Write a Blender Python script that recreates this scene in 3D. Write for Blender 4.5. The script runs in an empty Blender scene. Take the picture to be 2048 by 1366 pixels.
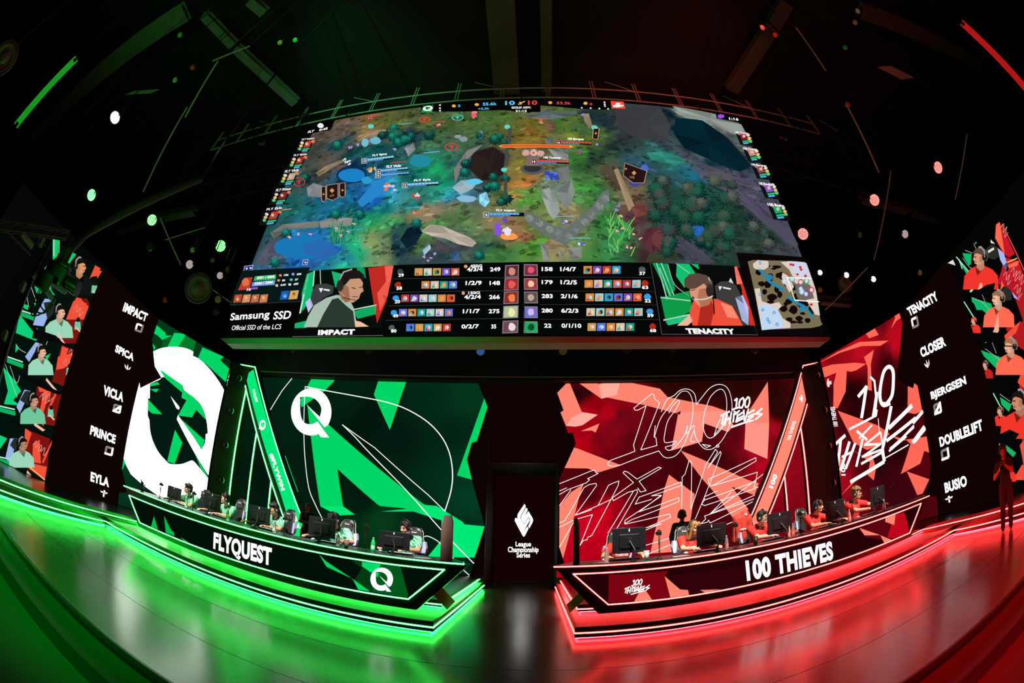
import bpy, bmesh, math, random
import numpy as np
from mathutils import Vector, Matrix, geometry

# ---------------------------------------------------------------- camera, world, exposure
SC = bpy.context.scene
COL = SC.collection
SC.view_settings.view_transform = 'Standard'
SC.view_settings.look = 'None'
SC.view_settings.exposure = 0.0
SC.view_settings.gamma = 1.0
SC.view_settings.use_curve_mapping = False
R = math.radians
CAM = Vector((0.36, 0.0, 1.36))
FPX = 875.0                                    # focal length of the fisheye in pixels of a 2048-wide frame
_x = np.array([0.99827, 0.0006, -0.0586]); _x /= np.linalg.norm(_x)
_u = np.array([0.0140, 0.8988, 0.4382]); _u -= (_u @ _x) * _x; _u /= np.linalg.norm(_u)
_y = np.cross(_u, _x); _y *= np.sign(_y[2])
MW = np.stack([_x, _y, _u])                    # world = MW @ (right, up, forward)
cd = bpy.data.cameras.new('camera')
cam = bpy.data.objects.new('camera', cd); COL.objects.link(cam)
cd.type = 'PANO'; cd.panorama_type = 'FISHEYE_EQUISOLID'
cd.sensor_fit = 'HORIZONTAL'; cd.sensor_width = 36.0; cd.sensor_height = 36.0 * 1366 / 2048
cd.fisheye_lens = FPX / 2048 * 36.0; cd.fisheye_fov = R(200)
cd.clip_start = 0.02; cd.clip_end = 200
cam.matrix_world = Matrix(((MW[0][0], MW[0][1], -MW[0][2], CAM.x), (MW[1][0], MW[1][1], -MW[1][2], CAM.y),
                           (MW[2][0], MW[2][1], -MW[2][2], CAM.z), (0, 0, 0, 1)))
SC.camera = cam
wd = bpy.data.worlds.new('world'); SC.world = wd; wd.use_nodes = True
wd.node_tree.nodes['Background'].inputs[0].default_value = (0.5, 0.42, 0.4, 1)
wd.node_tree.nodes['Background'].inputs[1].default_value = 0.0015

def lamp_spot(name, loc, target, energy, color, size_deg, blend=0.4, rad=0.12):
    l = bpy.data.lights.new(name, 'SPOT'); l.energy = energy; l.color = color; l.spot_size = R(size_deg)
    l.spot_blend = blend; l.shadow_soft_size = rad
    o = bpy.data.objects.new(name, l); COL.objects.link(o); o.location = loc
    o.rotation_euler = (Vector(target) - Vector(loc)).to_track_quat('-Z', 'Y').to_euler()
    return o
GREENL = (0.04, 1.0, 0.10); REDL = (1.0, 0.03, 0.04)
# white key lights on the two desks, from the front rig
for k, (sx, tx) in enumerate(((-7.2, -5.6), (-4.2, -3.4), (-1.6, -1.7), (2.0, 1.9), (4.6, 3.6), (7.4, 5.9))):
    lamp_spot('key_spot', (sx, 1.2, 8.2), (tx, 6.7, 1.28), 7500, (1.0, 0.93, 0.86), 15, 0.6)
# coloured fill spots without fixtures, added to tint lip, ceiling, floor and truss
lamp_spot('green_wash', (-4.6, -0.6, 2.6), (-3.2, 6.3, 4.5), 1100, GREENL, 55, 0.9)
lamp_spot('red_wash', (5.2, -0.6, 2.6), (3.2, 6.3, 4.5), 1000, REDL, 55, 0.9)
lamp_spot('green_up', (-7.6, -3.0, 6.5), (-7.0, 4.0, 13.0), 300, GREENL, 120, 1.0)
lamp_spot('red_up', (8.2, -3.0, 6.5), (7.0, 4.0, 13.0), 220, REDL, 120, 1.0)
lamp_spot('green_floor', (1.5, -3.2, 6.0), (-4.8, 1.0, -0.3), 350, (.002, 1.0, .02), 40, 0.9)
lamp_spot('red_floor', (-0.8, -3.2, 6.0), (4.8, 1.0, -0.3), 1500, (1.0, .003, .008), 40, 0.9)
lamp_spot('green_floor_fill', (2.0, -2.0, 7.0), (-4.6, 3.5, 0.0), 8000, (.002, 1.0, .025), 34, 0.9)
lamp_spot('red_floor_fill', (-1.3, -2.0, 7.0), (4.7, 3.5, 0.0), 14000, (1.0, .003, .008), 34, 0.9)
lamp_spot('green_truss', (-5.5, -2.0, 9.5), (-4.8, 6.75, 12.4), 1300, (.12, 1.0, .35), 46, 0.9)
lamp_spot('red_truss', (5.8, -2.0, 9.5), (4.6, 6.75, 12.4), 1100, (1.0, .08, .08), 46, 0.9)

# ---------------------------------------------------------------- pixel -> point in the hall
def ray(px, py):
    dx, dy = px - 1024.0, py - 683.0
    r = math.hypot(dx, dy)
    if r < 1e-6: c = np.array([0, 0, 1.0])
    else:
        t = 2 * math.asin(min(1.0, r / (2 * FPX))); s = math.sin(t) / r
        c = np.array([dx * s, -dy * s, math.cos(t)])
    return Vector(MW @ c)
class Plane:
    """An upright or tilted plane of the hall; q() turns a pixel of the photograph into a 2-D point on it."""
    def __init__(s, p0, ux, up=(0, 0, 1)):
        s.p0 = Vector(p0); s.ux = Vector(ux).normalized(); s.uz = Vector(up).normalized()
        s.n = s.ux.cross(s.uz).normalized()
        if s.n.dot(CAM - s.p0) < 0: s.n = -s.n
    def hit(s, p):
        d = ray(*p); return CAM + d * ((s.p0 - CAM).dot(s.n) / d.dot(s.n))
    def q(s, p):
        v = s.hit(p) - s.p0; return Vector((v.dot(s.ux), v.dot(s.uz)))
    def w(s, q, off=0.0): return s.p0 + s.ux * q[0] + s.uz * q[1] + s.n * off
def on_y(px, py, y):
    d = ray(px, py); return CAM + d * ((y - CAM.y) / d.y)
def on_z(px, py, z):
    d = ray(px, py); return CAM + d * ((z - CAM.z) / d.z)
def at_d(px, py, dist): return CAM + ray(px, py) * dist
def T(ox, oy, s, pts): return [(ox + x / s, oy + y / s) for x, y in pts]

# ---------------------------------------------------------------- colours and materials
def S(h, k=1.0):
    h = h.lstrip('#'); o = []
    for i in (0, 2, 4):
        c = int(h[i:i + 2], 16) / 255
        o.append((c / 12.92 if c <= 0.04045 else ((c + 0.055) / 1.055) ** 2.4) * k)
    return tuple(o)
MATS = {}
def mat(name, col, rough=0.6, metal=0.0, noise=0.0, nscale=8.0, bump=0.0, emit=None, estr=0.0, spec=0.5, trans=0.0):
    if name in MATS: return MATS[name]
    m = bpy.data.materials.new(name); m.use_nodes = True; nt = m.node_tree; b = nt.nodes['Principled BSDF']
    b.inputs['Base Color'].default_value = (*col, 1); b.inputs['Roughness'].default_value = rough
    b.inputs['Metallic'].default_value = metal; b.inputs['Specular IOR Level'].default_value = spec
    if trans: b.inputs['Transmission Weight'].default_value = trans
    if emit: b.inputs['Emission Color'].default_value = (*emit, 1); b.inputs['Emission Strength'].default_value = estr
    if noise or bump:
        tc = nt.nodes.new('ShaderNodeTexCoord'); n = nt.nodes.new('ShaderNodeTexNoise'); n.inputs['Scale'].default_value = nscale
        n.inputs['Detail'].default_value = 5; nt.links.new(tc.outputs['Object'], n.inputs['Vector'])
        if noise:
            mx = nt.nodes.new('ShaderNodeMixRGB'); mx.blend_type = 'MULTIPLY'; mx.inputs[0].default_value = noise
            mx.inputs[1].default_value = (*col, 1); nt.links.new(n.outputs['Fac'], mx.inputs[2]); nt.links.new(mx.outputs[0], b.inputs['Base Color'])
        if bump:
            bp = nt.nodes.new('ShaderNodeBump'); bp.inputs['Strength'].default_value = bump; bp.inputs['Distance'].default_value = 0.02
            nt.links.new(n.outputs['Fac'], bp.inputs['Height']); nt.links.new(bp.outputs[0], b.inputs['Normal'])
    MATS[name] = m; return m
def glow(name, col, strength, sample=True):
    if name in MATS: return MATS[name]
    m = bpy.data.materials.new(name); m.use_nodes = True; nt = m.node_tree; nt.nodes.clear()
    e = nt.nodes.new('ShaderNodeEmission'); o = nt.nodes.new('ShaderNodeOutputMaterial')
    e.inputs[0].default_value = (*col, 1); e.inputs[1].default_value = strength
    nt.links.new(e.outputs[0], o.inputs[0])
    m.cycles.emission_sampling = 'AUTO' if sample else 'NONE'
    MATS[name] = m; return m
def led_material():
    """A video surface: what it shows is in the colour attribute, every pixel gives off its own light."""
    m = bpy.data.materials.new('led_video'); m.use_nodes = True; nt = m.node_tree; nt.nodes.clear()
    a = nt.nodes.new('ShaderNodeAttribute'); a.attribute_name = 'Col'
    e = nt.nodes.new('ShaderNodeEmission'); o = nt.nodes.new('ShaderNodeOutputMaterial')
    nt.links.new(a.outputs['Color'], e.inputs[0]); nt.links.new(e.outputs[0], o.inputs[0])
    m.cycles.emission_sampling = 'NONE'
    return m
LED = led_material()
M_black = mat('black_panel', S('0b0b0c'), 0.45, noise=0.4)
M_matt = mat('matt_black', S('080808'), 0.8, noise=0.5, nscale=3)
M_gloss = mat('gloss_black', S('0a0a0b'), 0.16, spec=0.5)
M_steel = mat('rig_steel', S('6a6a6a'), 0.45, 0.6, noise=0.5, nscale=20)
M_alu = mat('brushed_aluminium', S('9a9896'), 0.4, 0.3, noise=0.3, nscale=30)
M_plastic = mat('black_plastic', S('141416'), 0.35, noise=0.3, nscale=15)
M_brown = mat('brown_laminate', S('a8807a'), 0.35, noise=0.35, nscale=2.5)
M_taupe = mat('taupe_board', S('b0a698'), 0.6, noise=0.25, nscale=6)
M_white = mat('white_print', S('e8e8e8'), 0.5, noise=0.05)
NEON = {'g': glow('green_neon', (0.05, 1.0, 0.09), 16), 'r': glow('red_neon', (1.0, 0.045, 0.04), 20)}
STRIP = {'g': glow('green_led_strip', (0.005, 1.0, 0.03), 80), 'r': glow('red_led_strip', (1.0, 0.008, 0.012), 100)}

# ---------------------------------------------------------------- mesh helpers
class MB:
    """Collects shapes and links them as ONE mesh object."""
    def __init__(s): s.v = []; s.f = []; s.m = []; s.sm = []
    def add(s, vs, fs, m=0, smooth=False, M=None):
        n = len(s.v)
        for p in vs:
            p = Vector(p); s.v.append(M @ p if M is not None else p)
        for f in fs: s.f.append([i + n for i in f]); s.m.append(m); s.sm.append(smooth)
        return s
    def box(s, c, size, m=0, M=None):
        x, y, z = c; a, b, d = size[0] / 2, size[1] / 2, size[2] / 2
        vs = [(x + i * a, y + j * b, z + k * d) for k in (-1, 1) for j in (-1, 1) for i in (-1, 1)]
        return s.add(vs, [(0, 2, 3, 1), (4, 5, 7, 6), (0, 1, 5, 4), (2, 6, 7, 3), (0, 4, 6, 2), (1, 3, 7, 5)], m, False, M)
    def bevbox(s, c, size, b=0.01, m=0, M=None):
        bm = bmesh.new(); bmesh.ops.create_cube(bm, size=1)
        for v in bm.verts: v.co = Vector((v.co.x * size[0], v.co.y * size[1], v.co.z * size[2]))
        bmesh.ops.bevel(bm, geom=bm.edges[:], offset=b, segments=2, affect='EDGES', profile=0.5)
        bm.verts.index_update()
        s.add([v.co + Vector(c) for v in bm.verts], [[v.index for v in f.verts] for f in bm.faces], m, False, M); bm.free(); return s
    def tube(s, p0, p1, r0, r1=None, n=10, m=0, M=None, cap=True):
        r1 = r0 if r1 is None else r1; p0 = Vector(p0); p1 = Vector(p1); d = p1 - p0
        if d.length < 1e-7: return s
        a = d.orthogonal().normalized(); b = d.normalized().cross(a)
        vs = []
        for p, r in ((p0, r0), (p1, r1)):
            for i in range(n):
                t = 2 * math.pi * i / n; vs.append(p + a * (math.cos(t) * r) + b * (math.sin(t) * r))
        fs = [(i, (i + 1) % n, n + (i + 1) % n, n + i) for i in range(n)]
        s.add(vs, fs, m, True, M)
        if cap: s.add(vs, [tuple(range(n))[::-1], tuple(range(n, 2 * n))], m, False, M)
        return s
    def path(s, pts, r, n=8, m=0, M=None):
        for a, b in zip(pts, pts[1:]): s.tube(a, b, r, n=n, m=m, M=M)
        for p in pts[1:-1]: s.ball(p, (r, r, r), 6, 4, m, M)
        return s
    def ball(s, c, r, nu=12, nv=8, m=0, M=None, Rm=None):
        if not hasattr(r, '__len__'): r = (r, r, r)
        vs = [Vector((0, 0, -r[2]))]; fs = []
        for j in range(1, nv):
            t = math.pi * j / nv - math.pi / 2
            for i in range(nu):
                a = 2 * math.pi * i / nu; vs.append(Vector((r[0] * math.cos(t) * math.cos(a), r[1] * math.cos(t) * math.sin(a), r[2] * math.sin(t))))
        vs.append(Vector((0, 0, r[2]))); e = len(vs) - 1
        for i in range(nu): fs.append((0, 1 + (i + 1) % nu, 1 + i)); fs.append((e, e - nu + i, e - nu + (i + 1) % nu))
        for j in range(nv - 2):
            for i in range(nu):
                a = 1 + j * nu; fs.append((a + i, a + (i + 1) % nu, a + nu + (i + 1) % nu, a + nu + i))
        if Rm is not None: vs = [Rm @ v for v in vs]
        return s.add([v + Vector(c) for v in vs], fs, m, True, M)
    def cap(s, p0, r0, p1, r1, n=12):
        s.tube(p0, p1, r0, r1, n); s.ball(p0, r0, n, 8); s.ball(p1, r1, n, 8); return s
    def lathe(s, prof, n=20, m=0, M=None):
        vs = []; k = len(prof)
        for i in range(n):
            t = 2 * math.pi * i / n
            for r, z in prof: vs.append((r * math.cos(t), r * math.sin(t), z))
        fs = [(i * k + j, ((i + 1) % n) * k + j, ((i + 1) % n) * k + j + 1, i * k + j + 1) for i in range(n) for j in range(k - 1)]
        return s.add(vs, fs, m, True, M)
    def prism(s, pl, qs, d0, d1, m=0):
        """A 2-D outline on a plane given thickness from offset d0 to d1 along its normal."""
        n = len(qs); vs = [pl.w(q, d0) for q in qs] + [pl.w(q, d1) for q in qs]
        tri = geometry.tessellate_polygon([[Vector((q[0], q[1], 0)) for q in qs]])
        s.add(vs, [tuple(t)[::-1] for t in tri] + [tuple(i + n for i in t) for t in tri] + [(i, (i + 1) % n, n + (i + 1) % n, n + i) for i in range(n)], m)
        return s
    def build(s, name, mats, parent=None, origin=None, fix=True):
        me = bpy.data.meshes.new(name); o = Vector(origin) if origin is not None else Vector((0, 0, 0))
        me.from_pydata([v - o for v in s.v], [], s.f)
        for mm in (mats if isinstance(mats, (list, tuple)) else [mats]): me.materials.append(mm)
        me.polygons.foreach_set('material_index', s.m); me.polygons.foreach_set('use_smooth', s.sm); me.update()
        if fix:
            bm = bmesh.new(); bm.from_mesh(me); bmesh.ops.recalc_face_normals(bm, faces=bm.faces[:]); bm.to_mesh(me); bm.free()
        ob = bpy.data.objects.new(name, me); COL.objects.link(ob)
        if parent is not None: ob.parent = parent
        elif origin is not None: ob.location = o
        return ob
def thing(name, label, cat, loc=(0, 0, 0), rz=0.0, group=None):
    o = bpy.data.objects.new(name, None); COL.objects.link(o); o.location = loc; o.rotation_euler = (0, 0, rz)
    o.empty_display_size = 0.2
    return tag(o, label, cat, group)
def tag(o, label=None, cat=None, group=None, kind=None):
    if label: o['label'] = label
    if cat: o['category'] = cat
    if group: o['group'] = group
    if kind: o['kind'] = kind
    return o
def dup(root, loc, rz, label, group=None):
    r = root.copy(); COL.objects.link(r); r.location = loc; r.rotation_euler = (0, 0, rz); r['label'] = label
    if group: r['group'] = group
    for ch in list(root.children):
        c = ch.copy(); COL.objects.link(c); c.parent = r
        for g in list(ch.children):
            e = g.copy(); COL.objects.link(e); e.parent = c
    return r
_TC = {}
def text2d(body, bold=0.0):
    """Letters as a flat 2-D mesh in a unit box."""
    k = (body, bold)
    if k in _TC: return _TC[k]
    cu = bpy.data.curves.new('t', 'FONT'); cu.body = body; cu.size = 1; cu.offset = bold; cu.dimensions = '2D'; cu.fill_mode = 'FRONT'; cu.resolution_u = 5
    cu.space_line = 0.82; cu.space_character = 1.0 + bold * 1.6; cu.align_x = 'CENTER' if '\n' in body else 'LEFT'
    ob = bpy.data.objects.new('t', cu); COL.objects.link(ob)
    dg = bpy.context.evaluated_depsgraph_get(); me = bpy.data.meshes.new_from_object(ob.evaluated_get(dg))
    v = np.array([(p.co.x, p.co.y) for p in me.vertices]); f = [list(p.vertices) for p in me.polygons]
    lo, hi = v.min(0), v.max(0); v = (v - lo) / (hi - lo)
    bpy.data.objects.remove(ob); bpy.data.curves.remove(cu); bpy.data.meshes.remove(me)
    _TC[k] = (v, f); return _TC[k]
class Art:
    """What a video surface shows: flat coloured shapes in thin layers on the face of its panel."""
    def __init__(s, pl, off=0.004, step=0.0012, clip=None): s.pl = pl; s.off = off; s.step = step; s.v = []; s.f = []; s.c = []; s.lay = 0; s.clip = clip
    def cut(s, qs):
        """Nothing is shown beyond the edge of the panel."""
        if s.clip is None: return qs
        x0, x1, z0, z1 = s.clip
        for ax, lim, sg in ((0, x0, 1), (0, x1, -1), (1, z0, 1), (1, z1, -1)):
            out = []
            for i in range(len(qs)):
                a, b = qs[i - 1], qs[i]; da = (a[ax] - lim) * sg; db = (b[ax] - lim) * sg
                if (da >= 0) != (db >= 0): t = da / (da - db); out.append(Vector((a[0] + (b[0] - a[0]) * t, a[1] + (b[1] - a[1]) * t)))
                if db >= 0: out.append(b)
            qs = out
            if len(qs) < 3: return []
        return qs
    def _d(s): return s.off + s.lay * s.step
    def nxt(s): s.lay += 1; return s
    def poly2(s, qs, col):
        qs = s.cut(list(qs))
        if not qs: return s
        tri = geometry.tessellate_polygon([[Vector((q[0], q[1], 0)) for q in qs]]); n = len(s.v)
        s.v += [s.pl.w(q, s._d()) for q in qs]
        for t in tri: s.f.append([n + i for i in t]); s.c.append([col] * 3)
        return s
    def poly(s, pts, col): return s.poly2([s.pl.q(p) for p in pts], col)
    def ell(s, c, rx, ry, col, n=28, a0=0.0):
        return s.poly([(c[0] + rx * math.cos(a0 + 2 * math.pi * i / n), c[1] + ry * math.sin(a0 + 2 * math.pi * i / n)) for i in range(n)], col)
    def line(s, pts, wpx, col, closed=False):
        q = [s.pl.q(p) for p in pts]; k = (s.pl.q((pts[0][0] + 1, pts[0][1])) - q[0]).length
        k2 = (s.pl.q((pts[0][0], pts[0][1] + 1)) - q[0]).length; w = wpx * 0.5 * (k + k2) / 2
        return s.line2(q, w, col, closed)
    def line2(s, q, w, col, closed=False):
        if closed: q = q + [q[0]]
        for a, b in zip(q, q[1:]):
            d = b - a
            if d.length < 1e-6: continue
            d.normalize(); e = Vector((-d.y, d.x)) * w; x = d * w * 0.6
            qs = s.cut([a - x - e, b + x - e, b + x + e, a - x + e]); n = len(s.v)
            if not qs: continue
            s.v += [s.pl.w(p, s._d()) for p in qs]; s.f.append(list(range(n, n + len(qs)))); s.c.append([col] * len(qs))
        return s
    def curve(s, pts, wpx, col, closed=False, sub=5):
        """A smooth line through the points (Catmull-Rom)."""
        p = [Vector(a) for a in pts]; out = []
        m = len(p)
        for i in range(m if closed else m - 1):
            a, b, c, d = (p[(i - 1) % m], p[i], p[(i + 1) % m], p[(i + 2) % m]) if closed else (p[max(i - 1, 0)], p[i], p[i + 1], p[min(i + 2, m - 1)])
            for k in range(sub):
                t = k / sub; out.append(tuple(0.5 * ((2 * b) + (c - a) * t + (2 * a - 5 * b + 4 * c - d) * t * t + (3 * b - a - 3 * c + d) * t ** 3)))
        if not closed: out.append(tuple(p[-1]))
        return s.line(out, wpx, col, closed)
    def frame(s, O, U, V, v, f, col):
        n = len(s.v); s.v += [s.pl.w(O + U * p[0] + V * p[1], s._d()) for p in v]
        for t in f: s.f.append([n + i for i in t]); s.c.append([col] * len(t))
        return s
    def text(s, body, bl, br, tl, col, bold=0.0):
        O = s.pl.q(bl); U = s.pl.q(br) - O; V = s.pl.q(tl) - O; v, f = text2d(body, bold)
        return s.frame(O, U, V, v, f, col)
    def shape(s, pts, bl, br, tl, col):
        O = s.pl.q(bl); U = s.pl.q(br) - O; V = s.pl.q(tl) - O
        return s.poly2([O + U * a + V * b for a, b in pts], col)
    def grid(s, lo, hi, nx, ny, fn):
        n = len(s.v); cs = []
        for j in range(ny + 1):
            for i in range(nx + 1):
                q = Vector((lo[0] + (hi[0] - lo[0]) * i / nx, lo[1] + (hi[1] - lo[1]) * j / ny)); s.v.append(s.pl.w(q, s._d()))
        Q = np.array([[lo[0] + (hi[0] - lo[0]) * i / nx, lo[1] + (hi[1] - lo[1]) * j / ny] for j in range(ny + 1) for i in range(nx + 1)])
        C = fn(Q)
        for j in range(ny):
            for i in range(nx):
                a = j * (nx + 1) + i; ids = (a, a + 1, a + nx + 2, a + nx + 1)
                s.f.append([n + k for k in ids]); s.c.append([tuple(C[k]) for k in ids])
        return s
    def build(s, name, parent, origin):
        o = Vector(origin); me = bpy.data.meshes.new(name); me.from_pydata([v - o for v in s.v], [], s.f)
        me.materials.append(LED); at = me.color_attributes.new('Col', 'FLOAT_COLOR', 'CORNER')
        flat = [x for p in s.c for c in p for x in (c[0], c[1], c[2], 1.0)]
        at.data.foreach_set('color', flat); me.update()
        ob = bpy.data.objects.new(name, me); COL.objects.link(ob); ob.parent = parent; return ob
def idw(pl, pts, power=3.0):
    P = np.array([[*pl.q((x, y))] for x, y, _ in pts]); K = np.array([S(c) if isinstance(c, str) else c for _, _, c in pts])
    def fn(Q):
        d = np.sqrt(((Q[:, None, :] - P[None]) ** 2).sum(2)) + 1e-3; w = d ** -power; w /= w.sum(1, keepdims=True); return w @ K
    return fn
def vnoise(Q, scale, seed=0):
    q = Q * scale; i = np.floor(q).astype(int); f = q - i; f = f * f * (3 - 2 * f)
    def h(a, b): return (np.sin(a * 127.1 + b * 311.7 + seed * 17.3) * 43758.5453) % 1.0
    a, b = i[:, 0], i[:, 1]
    return (h(a, b) * (1 - f[:, 0]) + h(a + 1, b) * f[:, 0]) * (1 - f[:, 1]) + (h(a, b + 1) * (1 - f[:, 0]) + h(a + 1, b + 1) * f[:, 0]) * f[:, 1]
WHITE = (1.2, 1.2, 1.18); WHITE_HOT = (2.6, 2.6, 2.5)
G1 = S('00d565'); G2 = S('00e978'); GD = S('021d10'); GM = S('043a1a')
SA = S('ff8570'); SL = S('ffac9c'); RD = S('2e0306'); RM = S('6b0510'); RB = S('c20a1e')
SA2 = S('ff6a58')
def smooth2(p, sub=5):
    """Catmull-Rom points along an open run of 2-D points."""
    p = [Vector(a) for a in p]; out = []
    for i in range(len(p) - 1):
        a, b, c, d = p[max(i - 1, 0)], p[i], p[i + 1], p[min(i + 2, len(p) - 1)]
        for k in range(sub):
            t = k / sub; out.append(tuple(0.5 * ((2 * b) + (c - a) * t + (2 * a - 5 * b + 4 * c - d) * t * t + (3 * b - a - 3 * c + d) * t ** 3)))
    return out + [tuple(p[-1])]
def qlogo():
    o = []
    for k in range(33):
        a = R(-35) + k * R(322) / 32
        o.append((math.cos(a), math.sin(a)))
    out = [(.648, -.668)] + [p for p in o] + [(.34, -.92), (.463, -1.066), (.846, -1.083)] + smooth2([(.32, -.42), (.06, -.53), (-.278, -.486), (-.463, -.265), (-.525, .066)]) + smooth2([(-.525, .635), (-.154, .646), (.154, .564), (.40, .37), (.525, .094), (.444, -.238)]) + [(-.216, .315)]
    return [((x + 1) / 2, (y + 1) / 2) for x, y in out]
QLOGO = qlogo()
# ================================================================ the setting
def struct(name, mb, m, **k):
    o = mb.build(name, m, **k); o['kind'] = 'structure'; return o
def floor_material():
    m = bpy.data.materials.new('stage_floor'); m.use_nodes = True; nt = m.node_tree; b = nt.nodes['Principled BSDF']
    tc = nt.nodes.new('ShaderNodeTexCoord'); n = nt.nodes.new('ShaderNodeTexNoise'); n.inputs['Scale'].default_value = 1.1; n.inputs['Detail'].default_value = 6
    nt.links.new(tc.outputs['Object'], n.inputs['Vector'])
    cr = nt.nodes.new('ShaderNodeMapRange'); cr.inputs[3].default_value = 0.2; cr.inputs[4].default_value = 0.225
    nt.links.new(n.outputs['Fac'], cr.inputs[0]); nt.links.new(cr.outputs[0], b.inputs['Roughness'])
    mx = nt.nodes.new('ShaderNodeMixRGB'); mx.inputs[1].default_value = (*S('464545'), 1); mx.inputs[2].default_value = (*S('504f4e'), 1)
    nt.links.new(n.outputs['Fac'], mx.inputs[0]); nt.links.new(mx.outputs[0], b.inputs['Base Color'])
    b.inputs['IOR'].default_value = 1.95
    return m
M_floor = floor_material()
M_carpet = mat('audience_carpet', S('4a4848'), 0.9, noise=0.5, nscale=60, bump=0.3)
struct('floor', MB().box((0, 9.0, -0.1), (30, 14.16, 0.2)), M_floor)
# plank seams of the stage floor
sm = MB()
for y in (2.9, 4.15): sm.box((0, y, 0.0008), (15.0, 0.006, 0.0016))
struct('trim_1', sm, mat('floor_seam', S('2c2b2b'), 0.35))
struct('trim_2', MB().bevbox((0, 1.905, -0.03), (30, 0.05, 0.07), 0.012), mat('stage_nosing', S('2a2a2a'), 0.35))
struct('floor_lower_step', MB().box((0, 1.78, -0.3), (30, 0.3, 0.2)).bevbox((0, 1.655, -0.215), (30, 0.03, 0.04), 0.008), mat('step_paint', S('3c3b3b'), 0.4, noise=0.3, nscale=4))
struct('floor_audience', MB().box((0, -6.0, -0.5), (52, 15.26, 0.2)), M_carpet)
M_hall = mat('hall_black', S('131211'), 0.9, noise=0.4, nscale=2)
struct('wall_back', MB().box((0, 16.2, 6.4), (52, 0.3, 14)), M_hall)
struct('wall_left', MB().box((-26.1, 1.5, 6.4), (0.3, 30, 14)), M_hall)
struct('wall_right', MB().box((26.1, 1.5, 6.4), (0.3, 30, 14)), M_hall)
struct('wall_front', MB().box((0, -13.7, 6.4), (52, 0.3, 14)), M_hall)
CZ = 13.4
struct('ceiling', MB().box((0, 1.3, CZ + 0.15), (52.6, 30.6, 0.3)), M_hall)

# ---------------------------------------------------------------- stage risers with their neon edges
def strip(name, pts, w, h, m, parent, origin, shift=0.0):
    """A neon profile along a polyline of points."""
    mb = MB()
    for a, b in zip(pts, pts[1:]):
        a = Vector(a); b = Vector(b); d = (b - a).normalized(); up = Vector((0, 0, 1)); s = d.cross(up)
        if s.length < 1e-4: s = Vector((1, 0, 0)); up = d.cross(s)
        s.normalize(); up = s.cross(d)
        vs = [p + s * (i * w / 2) + up * (k * h / 2) for p in (a - d * w * .4, b + d * w * .4) for i, k in ((-1, -1), (1, -1), (1, 1), (-1, 1))]
        mb.add(vs, [(0, 1, 2, 3), (7, 6, 5, 4), (0, 4, 5, 1), (1, 5, 6, 2), (2, 6, 7, 3), (3, 7, 4, 0)])
    return mb.build(name, m, parent, origin)
def extrude_z(mb, pts, z0, z1, m=0):
    n = len(pts); tri = geometry.tessellate_polygon([[Vector((p[0], p[1], 0)) for p in pts]])
    vs = [(p[0], p[1], z0) for p in pts] + [(p[0], p[1], z1) for p in pts]
    mb.add(vs, [tuple(t)[::-1] for t in tri] + [tuple(i + n for i in t) for t in tri] + [(i, (i + 1) % n, n + (i + 1) % n, n + i) for i in range(n)], m)
    return mb
M_riser = mat('riser_gloss', S('161616'), 0.22, noise=0.3, nscale=3, spec=0.6)
M_rtop = mat('riser_deck', S('8f8d8b'), 0.3, noise=0.15, nscale=2, spec=0.6)
SIDES = {'g': dict(s=-1, xi=-0.87, xo=-7.86, side=[(-7.86, 5.4), (-7.43, 2.45), (-7.02, -0.4)], team='green'),
         'r': dict(s=1, xi=0.86, xo=8.34, side=[(8.34, 5.45), (7.97, 3.3), (7.36, -0.4)], team='red')}
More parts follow.
